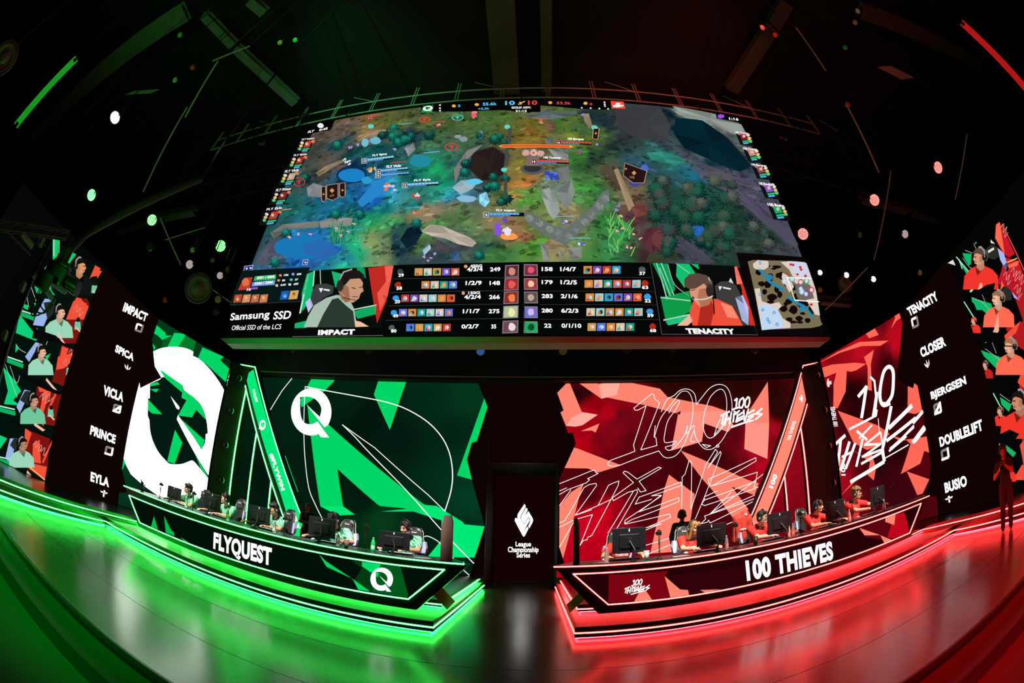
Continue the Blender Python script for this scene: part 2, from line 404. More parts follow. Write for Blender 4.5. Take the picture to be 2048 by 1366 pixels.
for k, D in SIDES.items():
    s = D['s']; o = (s * 4.4, 8.2, 0)
    t = thing('stage_riser', f"low black stage riser edged with {D['team']} neon in front of the {D['team']} team desk", 'stage', o)
    xi, xo = D['xi'], D['xo']
    mb = MB(); extrude_z(mb, [(xi, 5.45), (xi, 10.98), (xo, 10.98), (xo, 5.45)], 0.035, 0.18)
    extrude_z(mb, [(xi - -s * 0.07, 5.53), (xi + s * 0.07, 10.98), (xo, 10.98), (xo, 5.53)], 0.0, 0.035); mb.build('deck', M_riser, t, o)
    extrude_z(MB(), [(xi + s * .02, 5.47), (xi + s * .02, 10.97), (xo, 10.97), (xo, 5.47)], 0.1795, 0.182).build('deck_top', M_rtop, t, o)
    strip('neon_strip', [(xo, 5.444, 0.10), (xi, 5.444, 0.10), (xi - s * 0.006, 10.95, 0.10)], 0.014, 0.017, NEON[k], t, o)
    strip('light_strip', [(xo, 5.487, 0.026), (xi + s * 0.037, 5.487, 0.026), (xi + s * 0.037, 10.9, 0.026)], 0.03, 0.012, STRIP[k], t, o)
    # upper platform: player deck plus the side wing that runs out towards the audience
    o = (s * 5.2, 7.6, 0)
    t = thing('stage_platform', f"upper black platform with {D['team']} neon edge carrying the {D['team']} team and side screens", 'stage', o)
    xb = s * 0.98; a, b, c = D['side']
    foot = [(xb, 6.44), (xb, 10.97), (s * 11.8, 10.97), (s * 11.8, c[1]), c, b, a, (a[0] + s * 0.03, 6.44)]
    mb = MB(); extrude_z(mb, foot, 0.22, 0.33)
    foot2 = [(xb + s * .1, 6.52), (xb + s * .1, 10.96), (s * 11.7, 10.96), (s * 11.7, c[1] + .08), (c[0] + s * .02, c[1] + .08), (b[0] + s * .02, b[1]), (a[0] + s * .02, a[1]), (a[0] + s * 0.06, 6.52)]
    mb.build('deck', M_riser, t, o); extrude_z(MB(), foot2, 0.183, 0.22).build('plinth', M_rtop, t, o)
    mb = MB(); extrude_z(mb, [(a[0] + s * .004, 5.455), a, b, c, (s * 11.7, c[1] + .02), (s * 11.7, 5.455)], 0.002, 0.2); mb.build('skirt', M_riser, t, o)
    strip('neon_strip', [(xb - s * .006, 10.9, 0.26), (xb - s * .006, 6.434, 0.26), (a[0] + s * 0.03, 6.434, 0.26), (a[0] - s * .006, a[1], 0.26), (b[0] - s * .006, b[1], 0.26), (c[0] - s * .006, c[1], 0.26)], 0.014, 0.017, NEON[k], t, o)
    strip('neon_strip', [(a[0] - s * .006, a[1] + .05, 0.10), (b[0] - s * .006, b[1], 0.10), (c[0] - s * .006, c[1], 0.10)], 0.014, 0.017, NEON[k], t, o)
    strip('light_strip', [(xb + s * .05, 10.8, 0.212), (xb + s * .05, 6.48, 0.212), (a[0] + s * .05, 6.48, 0.212)], 0.03, 0.012, STRIP[k], t, o)
    strip('light_strip', [(a[0] - s * .012, a[1], 0.012), (b[0] - s * .012, b[1], 0.012), (c[0] - s * .012, c[1], 0.012)], 0.014, 0.012, STRIP[k], t, o)

# ---------------------------------------------------------------- LED walls
def led_wall(name, label, pl, qs, depth=0.14, cat='led wall'):
    c = sum((pl.w(q) for q in qs), Vector()) / len(qs); base = Vector((c.x, c.y, min(pl.w(q).z for q in qs)))
    t = thing(name, label, cat, base); mb = MB().prism(pl, qs, 0.0, -depth); mb.build('panel', M_black, t, base)
    return t, base
def rect(pl, x0, x1, z0, z1): return [Vector((x0, z0)), Vector((x1, z0)), Vector((x1, z1)), Vector((x0, z1))]
PB = Plane((0, 11.0, 0), (1, 0, 0))
def C7(p): return T(560, 980, 4.876, p)
def C6(p): return T(220, 940, 4.876, p)
def C1(p): return T(440, 680, 3.9385, p)
def C3(p): return T(1400, 600, 3.9385, p)
def C2(p): return T(900, 680, 3.9385, p)
def CR(p): return T(1100, 740, 3.5957, p)
def CQ(p): return T(230, 620, 3.5038, p)
def CT(p): return T(1620, 600, 3.332, p)
def CA(p): return T(0, 400, 4, p)
def CB(p): return T(0, 740, 4, p)
def CX(p): return T(1440, 940, 4.452, p)
def C8(p): return T(1080, 980, 4.876, p)

# --- back wall, green half
t, o = led_wall('led_wall', 'back LED wall left of the doorway, dark green with white ring logo and bright green shards', PB, rect(PB, -8.75, -0.885, 0.335, 5.47))
A = Art(PB, clip=(-8.745, -0.889, .337, 5.466))
lo, hi = (-8.74, 0.34), (-0.89, 5.465)
gpts = [(520, 790, '021f10'), (600, 770, '032815'), (700, 790, '02200f'), (860, 790, '042818'), (930, 790, '04351c'), (900, 870, '032413'), (740, 830, '01160c'), (560, 850, '02200f'),
        (540, 950, '02170b'), (600, 960, '031d10'), (700, 900, '01130a'), (800, 880, '021a10'), (930, 940, '02301c'), (720, 1000, '021c0d'), (760, 1045, '053a1a'), (690, 1060, '042e12'),
        (850, 1060, '031f12'), (940, 1000, '033a24'), (930, 1080, '032016'), (820, 1100, '031c0e'), (720, 990, '02190c'), (620, 1050, '02140a')]
f0 = idw(PB, gpts, 3.0)
A.grid(lo, hi, 40, 26, f0).nxt()
for pg in ([(623, 757), (670, 757), (668, 763), (648, 783), (603, 815), (601, 800)], [(757.4, 760), (813.8, 760), (779.8, 860), (747.8, 789)],
           [(968.6, 797), (975, 814.6), (953.3, 883), (943.7, 885.5), (934, 919), (943.7, 959.3), (914, 951)]): A.poly(pg, G1)
A.poly([(615, 811), (658, 850), (846, 1007.5), (851, 1010), (874, 1012), (925, 1043.6), (929, 1048.7), (970, 1052.8), (949, 1115), (856, 1113), (883, 1080), (883, 1040.5), (826.6, 1023), (762, 1023),
        (816, 1017), (760, 1012), (754, 1008), (675, 937.7), (686.5, 1012.7), (709.7, 1029), (677, 1031), (641, 1012.8), (621.6, 869)], G1)
A.nxt(); A.poly([(846, 1007.5), (851, 1010), (874, 1012), (925, 1043.6), (929, 1048.7), (970, 1052.8), (949, 1115), (856, 1113), (883, 1080), (883, 1040.5), (840, 1026)], G2)
A.poly([(641, 1012.8), (686.5, 1012.7), (709.7, 1029), (677, 1031)], G2)
# black centre column next to the doorway
A.poly([(952, 757), (968.6, 797), (975, 814.6), (953.3, 883), (943.7, 885.5), (934, 919), (943.7, 959.3), (962, 1026), (969.4, 1052), (950, 1113), (938, 1163), (985, 1165), (985, 757)], S('0d0302'))
A.nxt()
A.curve([(644, 1036), (629.7, 1006.7), (617.8, 975.8), (610.6, 921), (608, 868), (608.5, 820), (610.6, 773.4)], 1.5, WHITE)
A.curve([(610.6, 773.4), (653.3, 781.6), (709, 791.7), (772.7, 804.4), (815.8, 819.7), (856.5, 845), (884.4, 875.5), (899.6, 908.5), (905.2, 946.6), (902, 982), (890, 1022.3)], 1.5, WHITE)
A.line([(890, 1022.3), (856.5, 989.8), (800.6, 941.5), (749.8, 895.8), (685, 849.6)], 1.5, WHITE); A.curve([(685, 849.6), (709, 873), (739.6, 906), (812, 980), (882, 1059), (935, 1114), (947.6, 1126.6)], 1.5, WHITE)
A.curve([(849, 1073.3), (855.3, 1072.3), (867.6, 1077.4), (880, 1086.6), (906.6, 1116.4), (924, 1136.9), (938.4, 1150)], 1.5, WHITE)
A.line([(586.8, 753.6), (564.4, 781.6), (541, 819.7)], 1.5, WHITE)
A.line(C1([(515, 915), (615, 1195)]), 1.3, G1)
A.nxt(); A.shape(QLOGO, *C1([(562, 753), (887, 753), (562, 388)]), WHITE)
A.build('picture', t, o)

# --- header over the doorway
t, o = led_wall('led_header', 'black LED panel bridging the two back walls above the doorway', PB, rect(PB, -0.884, 0.884, 3.3, 5.47))
A = Art(PB); A.poly2(rect(PB, -0.88, 0.88, 3.305, 5.465), S('0f0302')); A.build('picture', t, o)

# --- back wall, red half
t, o = led_wall('led_wall', 'back LED wall right of the doorway, dark red with salmon shards and white outlined lettering', PB, rect(PB, 0.885, 8.75, 0.335, 5.47))
A = Art(PB, clip=(0.889, 8.745, .337, 5.466))
rp = [(40, 200, '0e0303'), (200, 180, '25040a'), (280, 150, '2c050a'), (330, 230, '90000f'), (250, 320, 'b00216'), (420, 320, 'b00415'), (500, 240, '8a0512'), (240, 480, 'a80014'), (200, 540, 'b40014'),
      (350, 500, '7a0512'), (450, 400, '7d0715'), (520, 330, '6a0713'), (600, 500, '5a0510'), (820, 420, '52040f'), (700, 640, '52040f'), (560, 700, '53040e'), (400, 750, '4f030d'), (250, 740, '4a030c'),
      (150, 760, '50040e'), (450, 860, '56040f'), (300, 900, '4c030c'), (640, 800, '42030b'), (900, 650, '42030b'), (1000, 700, '3e020a'), (900, 800, '3c020a'), (430, 960, 'a80016'), (380, 1040, 'd40020'),
      (300, 1150, 'cf0020'), (420, 1180, 'c60020'), (260, 1250, 'b8001c'), (500, 1060, '8a0014'), (520, 1180, '8c0015'), (620, 950, '50040e'), (660, 1100, '50030e'), (730, 1000, '48030c'), (600, 1200, 'a00018'),
      (1080, 830, '45030c'), (1150, 950, '4a030d'), (1250, 1000, '4d040e'), (1180, 650, '3a030a'), (1300, 700, '46040c'), (1300, 480, '5a0610'), (1400, 680, '6a0612'), (1450, 720, '9a0718'), (1520, 700, 'b00820'),
      (1620, 520, '7a0814'), (1620, 450, 'a00a1a'), (1600, 150, '2a0504'), (1400, 120, '250704'), (1200, 90, '220603'), (1000, 90, '240603'), (850, 90, '2a0604'), (1300, 300, '2e0606'), (1650, 300, '250604'), (1480, 560, 'b00a20'),
      (1350, 1000, '4d030d'), (1100, 1150, '45020b'), (330, 90, 'a80014')]
f0 = idw(PB, [(1100 + x / 3.5957, 740 + y / 3.5957, c) for x, y, c in rp], 3.5)
def fred(Q): return f0(Q) * (0.86 + 0.28 * vnoise(Q, 9.0, 3))[:, None]
A.grid((0.89, 0.34), (8.74, 5.465), 84, 56, fred).nxt()
for pg in ([(135, 78), (52, 165), (98, 292), (75, 305), (115, 402), (180, 408), (232, 398), (343, 322), (228, 302)], [(185, 78), (318, 76), (350, 102), (430, 76), (505, 76), (790, 135), (845, 195), (1165, 260), (1265, 295), (1320, 400), (1280, 446), (1110, 385), (1092, 515), (870, 580),
           (920, 320), (905, 312), (690, 255), (410, 198), (370, 208)], [(222, 440), (355, 385), (328, 450), (300, 435)], [(172, 560), (190, 562), (512, 686), (345, 738), (270, 708), (105, 705)],
           [(240, 820), (205, 930), (92, 1360), (65, 1270), (65, 985), (150, 880)], [(855, 752), (1040, 892), (1020, 1010), (975, 1300), (720, 1320), (755, 1160), (820, 860)],
           [(940, 580), (1090, 642), (1420, 790), (1500, 815), (1470, 900), (1305, 838), (1425, 1000), (1400, 1050), (1330, 1085), (1180, 880), (1100, 790)],
           [(1565, 85), (1575, 385), (1562, 640), (1397, 568), (1405, 378), (1440, 280)]): A.poly(CR(pg), SA)
A.nxt()
A.poly(CR([(115, 402), (180, 408), (232, 398), (343, 322), (235, 305), (160, 340)]), SL); A.poly(CR([(430, 78), (505, 78), (480, 180), (370, 205), (352, 110)]), SL); A.poly(CR([(1405, 378), (1575, 385), (1562, 640), (1397, 568)]), S('ff9787'))
A.poly(CR([(905, 312), (940, 295), (935, 325)]), RD); A.poly(CR([(970, 300), (1265, 295), (1320, 400), (1280, 446), (1110, 385), (1092, 515), (870, 580), (920, 320)]), S('ff9484'))
A.poly(CR([(180, 80), (318, 74), (350, 100), (430, 74), (185, 74)]), S('d0061c'))
# black irregular edge beside the doorway
A.poly(CR([(-80, 60), (135, 78), (52, 165), (98, 292), (75, 305), (130, 455), (163, 452), (186, 528), (105, 705), (68, 780), (66, 1270), (95, 1362), (110, 1420), (-80, 1420)]), S('0d0302'))
A.nxt()
W1 = 1.1
def ln(*p): A.line(CR(list(p)), W1, WHITE)
def cv(*p): A.curve(CR(list(p)), W1, WHITE)
ln((690, 258), (630, 290), (610, 288), (602, 275), (730, 172), (745, 178), (755, 212), (788, 236), (652, 575), (768, 543), (762, 490), (748, 480), (756, 400)); ln((690, 258), (600, 540), (610, 585))
cv((782, 582), (815, 622), (855, 632), (910, 610), (960, 540), (1000, 440), (1025, 330), (1025, 230), (1000, 165), (965, 152), (930, 170), (860, 260), (800, 340), (768, 420), (750, 485))
cv((1052, 250), (1042, 180), (1010, 145), (970, 137), (930, 150), (890, 185), (840, 215), (800, 300))
cv((855, 310), (880, 260), (920, 222), (930, 232), (900, 290), (850, 360), (828, 440), (825, 520), (905, 512), (880, 540), (830, 555), (850, 578), (890, 560), (960, 480), (990, 400), (980, 460), (1030, 400), (1035, 430), (1010, 510), (1040, 515))
cv((1052, 250), (1090, 200), (1150, 130), (1215, 104), (1270, 125), (1300, 190), (1308, 280), (1290, 400), (1240, 500), (1180, 560), (1130, 572), (1090, 550), (1050, 490), (1035, 430))
cv((1112, 300), (1150, 200), (1200, 148), (1240, 142), (1265, 190), (1270, 280), (1250, 390), (1200, 460), (1150, 490), (1115, 460), (1100, 390), (1112, 300)); ln((1095, 535), (1155, 545), (1125, 558), (1095, 535))
ln((1225, 350), (1195, 420), (1180, 470), (1240, 400), (1265, 330))
ln((782, 582), (640, 630), (515, 680), (460, 695), (418, 685), (415, 665), (440, 648), (610, 585))
ln((68, 818), (290, 728), (318, 720), (330, 738), (345, 745), (270, 782), (285, 790), (260, 812), (130, 860), (68, 895)); ln((68, 870), (120, 848)); ln((68, 975), (150, 862))
ln((68, 1100), (105, 1085), (245, 845), (280, 825), (330, 815), (335, 830), (180, 1045), (345, 975), (420, 830), (450, 815), (495, 798), (490, 830), (300, 1190), (270, 1205), (265, 1222), (240, 1225), (215, 1262))
ln((215, 1262), (305, 1040), (180, 1075), (68, 1130)); ln((180, 1045), (300, 1005)); ln((68, 1275), (180, 1075))
ln((345, 975), (440, 930)); ln((415, 1175), (600, 870), (625, 860), (630, 878), (480, 1140)); ln((600, 870), (560, 880), (455, 940), (447, 920), (600, 810), (525, 740), (535, 728), (560, 735), (625, 785), (780, 698), (800, 705), (640, 800), (690, 868), (650, 878), (630, 848))
ln((640, 915), (940, 805), (945, 830), (730, 905), (800, 900), (640, 1020), (925, 918), (928, 945), (590, 1075), (535, 1105), (540, 1080), (800, 905)); ln((640, 915), (612, 965), (730, 930))
ln((540, 1108), (860, 1035), (868, 1060), (690, 1135), (800, 1105), (690, 1150))
ln((945, 1000), (950, 770), (970, 750), (1000, 650), (1018, 665), (1012, 1000), (1120, 680), (1190, 570), (1205, 590), (1135, 705), (1225, 585), (1230, 600), (1040, 1080)); cv((1195, 545), (1205, 538), (1215, 550), (1200, 556), (1195, 545))
ln((1140, 785), (1480, 630), (1480, 655), (1160, 835), (1140, 815), (1140, 785)); ln((1160, 835), (1490, 735), (1480, 800), (1110, 935), (1110, 912), (1200, 870)); ln((1110, 935), (1090, 965), (1110, 975), (1480, 850)); ln((1300, 880), (1150, 1035), (1530, 750)); ln((1150, 1035), (1470, 900))
ln((1480, 800), (1465, 840), (1495, 845)); ln((1110, 1050), (1470, 925)); ln((1110, 1050), (1120, 1070), (1085, 1105), (1130, 1095), (1140, 1080), (1150, 1100), (1470, 940)); ln((1270, 1110), (1370, 1070)); ln((690, 1260), (890, 1200)); ln((690, 1330), (900, 1240))
LOGO100 = [[(0.336, 0.857), (0.392, 0.924), (0.364, 0.61)], [(0.273, 0.562), (0.441, 0.648)], [(0.531, 0.952), (0.462, 0.876), (0.434, 0.743), (0.448, 0.629), (0.503, 0.629), (0.552, 0.781), (0.552, 0.914), (0.531, 0.952)], [(0.657, 0.981), (0.594, 0.876), (0.573, 0.743), (0.594, 0.648), (0.65, 0.667), (0.692, 0.819), (0.688, 0.952), (0.657, 0.981)], [(0.014, 0.362), (0.21, 0.505)], [(0.084, 0.4), (0.035, 0.114)], [(0.154, 0.419), (0.105, 0.076)], [(0.252, 0.457), (0.21, 0.114)], [(0.133, 0.229), (0.231, 0.305)], [(0.315, 0.438), (0.294, 0.181)], [(0.315, 0.514), (0.392, 0.438)], [(0.441, 0.533), (0.336, 0.419)], [(0.517, 0.476), (0.385, 0.362)], [(0.392, 0.276), (0.517, 0.362)], [(0.357, 0.181), (0.517, 0.286)], [(0.399, 0.381), (0.364, 0.19)], [(0.545, 0.552), (0.552, 0.229)], [(0.657, 0.59), (0.566, 0.21)], [(0.797, 0.562), (0.643, 0.448)], [(0.797, 0.438), (0.643, 0.343)], [(0.769, 0.362), (0.629, 0.238)], [(0.986, 0.61), (0.832, 0.438), (0.986, 0.438), (0.818, 0.257)], [(0.259, 0.019), (0.608, 0.181), (0.769, 0.232)]]
def logo100(A, bl, br, tl, col, w=0.05):
    O = A.pl.q(bl); U = A.pl.q(br) - O; V = A.pl.q(tl) - O
    for st in LOGO100: A.line2([O + U * a + V * b for a, b in st], w * U.length * 0.5, col)
A.nxt(); logo100(A, *CR([(1222, 415), (1530, 415), (1222, 185)]), WHITE, 0.036)
A.build('picture', t, o)

# --- doorway passage and the panel at its end
pw = MB(); pw.box((-0.95, 12.2, 1.65), (0.12, 2.3, 3.3)); pw.box((0.95, 12.2, 1.65), (0.12, 2.3, 3.3)); pw.box((0, 12.2, 3.36), (2.02, 2.3, 0.1))
struct('door_frame', pw, M_matt)
PD = Plane((0, 13.2, 0), (1, 0, 0))
t, o = led_wall('door_screen', 'black LED panel closing the centre doorway with white diamond emblem and league lettering', PD, rect(PD, -0.88, 0.88, 0.0, 3.3))
A = Art(PD); A.poly2(rect(PD, -0.87, 0.87, 0.01, 3.29), S('120302')); A.nxt()
def C9(p): return T(900, 880, 2.8107, p)
def lcs(A, bl, br, tl, col):
    """Diamond emblem of interlocked ribbons, in a unit box."""
    for pg in ([(160, 300), (175, 292), (190, 303), (275, 460), (320, 403), (333, 430), (285, 525), (272, 535), (258, 520), (157, 330)], [(282, 115), (297, 135), (294, 158), (232, 268), (231, 300), (277, 380), (332, 292), (347, 315), (344, 335), (275, 453), (194, 310), (190, 270), (198, 240)],
               [(303, 163), (320, 175), (321, 196), (276, 286), (333, 207), (388, 300), (393, 325), (383, 355), (345, 424), (329, 400), (353, 345), (353, 305), (331, 281), (277, 368), (240, 305), (240, 272)]):
        A.shape([((x - 155) / 238, (535 - y) / 420) for x, y in pg], bl, br, tl, col)
DW = (1.6, 1.58, 1.5)
lcs(A, *T(1005, 990, 6.4, [(155, 535), (393, 535), (155, 115)]), DW)
A.text('League', *C9([(369, 607), (456, 607), (369, 571)]), DW, 0.02); A.text('Championship', *C9([(326, 640), (498, 640), (326, 600)]), DW, 0.02); A.text('Series', *C9([(374, 661), (450, 661), (374, 633)]), DW, 0.02)
A.build('picture', t, o)
# ---------------------------------------------------------------- side LED walls
def vplane(a, b): return Plane((a[0], a[1], 0), (b[0] - a[0], b[1] - a[1], 0))
LA, LB, LC, LD = (-8.84, 9.83), (-9.75, 7.08), (-9.50, 4.50), (-9.62, 2.69)
RA, RB_, RC, RDd = (8.65, 9.80), (9.75, 6.95), (9.30, 4.50), (9.50, 2.60)
PQ = vplane(LA, LB); LQ = (Vector(LB) - Vector(LA)).length
t, o = led_wall('led_wall', 'left side LED wall with a huge white glitched ring logo behind the green desk', PQ, rect(PQ, 0, LQ, 0.335, 5.5))
A = Art(PQ, clip=(.005, LQ - .005, .34, 5.495))
A.grid((0.005, 0.34), (LQ - .005, 5.495), 16, 24, idw(PQ, [(CQ([(x, y)])[0] + (c,)) for x, y, c in ((300, 250, '033a18'), (600, 250, '04391c'), (800, 350, '042c18'), (780, 560, '02160c'), (300, 700, '02160c'), (300, 900, '043019'), (400, 1000, '02180e'),
    (600, 850, '02150b'), (130, 1180, '043019'), (60, 1160, '04371d'), (760, 800, '021a0e'), (250, 1230, '032415'), (720, 1200, '010f08'))], 3)).nxt()
for pg in ([(245, 65), (352, 158), (358, 178), (400, 180), (330, 210), (300, 180), (262, 158)], [(415, 160), (502, 168), (440, 262), (368, 258)], [(612, 262), (765, 328), (735, 350), (842, 450), (822, 548), (770, 500), (640, 380), (580, 342)], [(40, 1070), (50, 1010), (75, 1060), (52, 1120)], [(262, 235), (285, 262), (272, 282)], [(795, 650), (775, 760), (790, 690)], [(760, 860), (740, 1010), (728, 1010), (750, 870)]):
    A.poly(CQ(pg), G1)
A.poly(CQ([(502, 170), (572, 208), (555, 262), (548, 288), (440, 262)]), S('037a2a')); A.poly(CQ([(330, 212), (400, 182), (368, 258), (330, 262)]), S('035a20'))
A.nxt()
A.poly(CQ(smooth2([(268, 290), (330, 266), (420, 258), (500, 270), (548, 292)]) + smooth2([(545, 322), (590, 345), (650, 400), (710, 475), (760, 555), (803, 640)]) + [ (800, 660), (788, 690), (770, 800), (745, 930), (725, 1100), (712, 1110), (700, 1195), (685, 1203), (650, 1160), (705, 1290), (640, 1330), (400, 1330), (300, 1300), (200, 1230), (110, 1150), (75, 1080), (50, 1010), (70, 890), (100, 720), (145, 520), (172, 512), (176, 548), (243, 515), (310, 480), (278, 392)]), WHITE_HOT)
A.nxt()
A.poly(CQ([(245, 515), (310, 490), (330, 470), (345, 470), (470, 570), (478, 535)] + smooth2([(480, 560), (560, 620), (610, 680), (640, 770), (650, 865)]) + smooth2([(635, 870), (630, 930), (605, 978)]) + [(700, 1195)] + smooth2([(660, 1190), (620, 1140), (565, 1075), (540, 1055), (515, 1062), (460, 1080), (385, 1078), (350, 1050), (300, 990), (262, 910), (245, 840), (240, 770)]) + [(228, 740), (230, 620), (243, 620)]), S('021a0f'))
A.nxt()
A.poly(CQ([(310, 412), (478, 530), (472, 580), (345, 472)]), G1); A.poly(CQ([(472, 560), (545, 605), (610, 680), (638, 770), (568, 700), (538, 752), (440, 740), (500, 632), (465, 615)]), G1)
A.poly(CQ([(230, 625), (330, 730), (262, 726), (230, 700)]), G1); A.poly(CQ([(248, 515), (300, 505), (312, 522), (248, 535)]), G1); A.poly(CQ([(248, 555), (308, 552), (288, 578)]), G1)
A.poly(CQ([(420, 840), (472, 930), (418, 1078), (365, 1062)]), G1); A.poly(CQ([(468, 768), (628, 912), (608, 980), (540, 880)]), G1); A.poly(CQ([(565, 1020), (660, 1185), (600, 1110)]), G1)
A.poly(CQ([(388, 602), (452, 680), (448, 700), (430, 690)]), WHITE)
A.poly(CQ([(440, 735), (545, 880), (610, 985), (720, 1105), (700, 1195), (684, 1200), (640, 1140), (555, 1000), (490, 880), (432, 765)]), WHITE)
A.text('FLYQUEST', *CQ([(792, 448), (775, 545), (820, 455)]), WHITE, 0.03)
# black zig-zag border against the name panel
A.poly(CQ([(245, 60), (268, 290), (278, 395), (325, 475), (243, 515), (176, 548), (172, 512), (145, 520), (48, 1012), (40, 1070), (60, 1170), (90, 1280), (-40, 1280), (-40, 60)]), S('0d0403'))
A.build('picture', t, o)

PT = vplane(RA, RB_); LT = (Vector(RB_) - Vector(RA)).length
t, o = led_wall('led_wall', 'right side LED wall with white brush lettering over salmon shards behind the red desk', PT, rect(PT, 0, LT, 0.335, 5.55))
A = Art(PT, clip=(.005, LT - .005, .34, 5.545))
A.grid((0.005, 0.34), (LT - .005, 5.545), 18, 28, idw(PT, [(CT([(x, y)])[0] + (c,)) for x, y, c in ((150, 400, '8a0714'), (250, 350, 'a00a18'), (400, 290, 'b00a1a'), (560, 220, 'b80a1c'), (560, 300, 'c00a20'), (330, 330, 'c00c20'), (480, 150, '5a0810'), (500, 350, '5a0610'), (520, 420, '240305'),
    (250, 600, '200305'), (130, 600, '3a050a'), (320, 620, '1e0304'), (620, 480, '1c0304'), (300, 800, '240306'), (600, 650, '1c0304'), (130, 520, 'a00818'), (90, 480, 'b00a1c'), (600, 1000, '230306'), (450, 1100, '25030a'), (230, 1200, 'a00a1c'), (230, 1100, '7a0814'), (350, 1170, '4a0510'), (560, 1200, '3a040c'),
    (700, 1000, '48050c'), (720, 1100, '5a0510'), (620, 1250, '3a040c'), (350, 1040, '50060e'))], 3.5)).nxt()
for pg in ([(362, 212), (425, 178), (458, 232), (395, 255)], [(545, 108), (620, 62), (632, 100), (575, 140), (542, 190), (570, 112)], [(295, 295), (330, 280), (525, 270), (470, 305), (345, 307), (200, 352), (60, 420), (180, 348)], [(68, 455), (150, 430), (300, 418), (375, 425), (310, 468), (272, 478), (245, 472), (200, 475), (100, 515), (80, 510)],
           [(180, 470), (245, 472), (238, 610), (185, 720), (155, 725), (158, 560)], [(360, 380), (425, 332), (405, 430), (412, 605), (385, 600), (385, 450)], [(652, 575), (688, 588), (695, 555), (716, 570), (748, 740), (700, 760), (650, 750)], [(185, 738), (450, 835), (530, 890), (480, 960), (380, 1000), (290, 950)],
           [(530, 900), (600, 940), (778, 910), (795, 1018), (762, 1005), (735, 1090), (605, 1160), (670, 960), (640, 930)], [(645, 1142), (795, 1195), (750, 1290), (715, 1300)], [(275, 990), (350, 1040), (410, 1020), (440, 1120), (425, 1202), (385, 1165), (400, 1080)], [(190, 1320), (300, 1195), (340, 1170), (220, 1290)], [(165, 990), (220, 1075), (200, 1190), (185, 1200)]):
    A.poly(CT(pg), SA2)
A.nxt()
def br(p, w): A.line(CT(p), w * .82 / 3.332, WHITE)
br([(325, 640), (375, 580), (345, 780)], 26); br([(405, 515), (430, 540), (440, 640), (420, 770)], 16); br([(445, 620), (430, 760)], 26); A.curve(CT([(530, 690), (490, 700), (468, 660), (470, 580), (492, 480), (525, 445), (552, 470), (556, 540), (545, 640), (500, 700), (490, 690)]), 22 / 3.332, WHITE)
br([(265, 860), (440, 770), (445, 735)], 16); br([(455, 790), (462, 880)], 5)
br([(315, 875), (378, 930)], 18); br([(412, 835), (330, 920)], 14); br([(165, 965), (232, 905)], 24); br([(205, 935), (180, 1140)], 24); br([(262, 950), (205, 1130)], 24); br([(215, 1045), (285, 1010)], 16); br([(300, 960), (240, 1120)], 22); br([(350, 930), (310, 1105)], 20)
br([(465, 885), (365, 965), (470, 960), (350, 1045), (470, 1000)], 16); br([(345, 1090), (470, 1020)], 18)
br([(540, 715), (482, 1000), (495, 1070)], 26); br([(470, 880), (492, 1020)], 12); br([(530, 850), (675, 708)], 30); br([(515, 935), (700, 790)], 24); br([(690, 815), (750, 745)], 26); br([(690, 840), (530, 1005), (640, 910)], 16); br([(535, 990), (690, 850)], 14); br([(760, 850), (690, 945)], 30); br([(700, 940), (765, 860)], 24)
br([(275, 1210), (490, 1080)], 26); br([(490, 1060), (655, 965)], 8)
A.text('100', *CT([(210, 1170), (205, 1085), (238, 1170)]), WHITE, 0.03)
A.text('100 THIEVES', *CT([(188, 842), (165, 712), (158, 842)]), WHITE, 0.02); logo100(A, *CT([(115, 580), (105, 525), (150, 580)]), WHITE, 0.045)
A.poly(CT([(632, 60), (632, 100), (615, 160), (605, 290), (580, 500), (578, 530), (688, 588), (695, 555), (716, 570), (778, 910), (805, 1100), (795, 1210), (755, 1310), (900, 1310), (900, 0)]), S('0f0303'))
A.build('picture', t, o)

# name panels
def icon(A, kind, bl, br_, tl, col):
    ring = [(0, 0), (1, 0), (1, .0), (1, 1), (0, 1)]
    if kind in ('top', 'bot', 'mid'):
        c2 = S('8a8480')
        A.shape([(0, 0), (.85, 0), (1, .15), (1, 1), (.76, 1), (.76, .24), (0, .24)], bl, br_, tl, col if kind != 'top' else c2)
        A.shape([(0, .24), (.24, .24), (.24, .76), (.76, .76), (.76, 1), (.15, 1), (0, .85)], bl, br_, tl, col if kind == 'top' else c2)
        if kind == 'mid': A.nxt(); A.shape([(0, 0), (.2, 0), (1, .8), (1, 1), (.8, 1), (0, .2)], bl, br_, tl, WHITE)
    elif kind == 'jungle':
        for pg in ([(.42, .0), (.62, .1), (.60, .55), (.50, 1.0), (.40, .5)], [(.36, .05), (.30, .45), (.0, .75), (.10, .35)], [(.66, .1), (.78, .5), (1.0, .85), (.92, .35)]): A.shape(pg, bl, br_, tl, col)
    else:
        for pg in ([(.38, .05), (.55, .0), (.62, .1), (.58, .6), (.44, .6)], [(.36, .75), (.55, .64), (.68, .78), (.62, .98), (.45, 1.0)], [(.42, .62), (.30, .50), (.08, .55), (.0, .72), (.30, .75)], [(.60, .62), (.75, .52), (.95, .62), (1.0, .80), (.68, .74)]): A.shape(pg, bl, br_, tl, col)
PNL = vplane(LB, LC); L_ = (Vector(LC) - Vector(LB)).length
t, o = led_wall('name_panel', 'tall black LED panel listing five player names in white left of the ring logo', PNL, rect(PNL, 0.0, L_, 0.335, 5.5))
A = Art(PNL); A.poly2(rect(PNL, .005, L_ - .005, .34, 5.495), S('0d0403')); A.nxt()
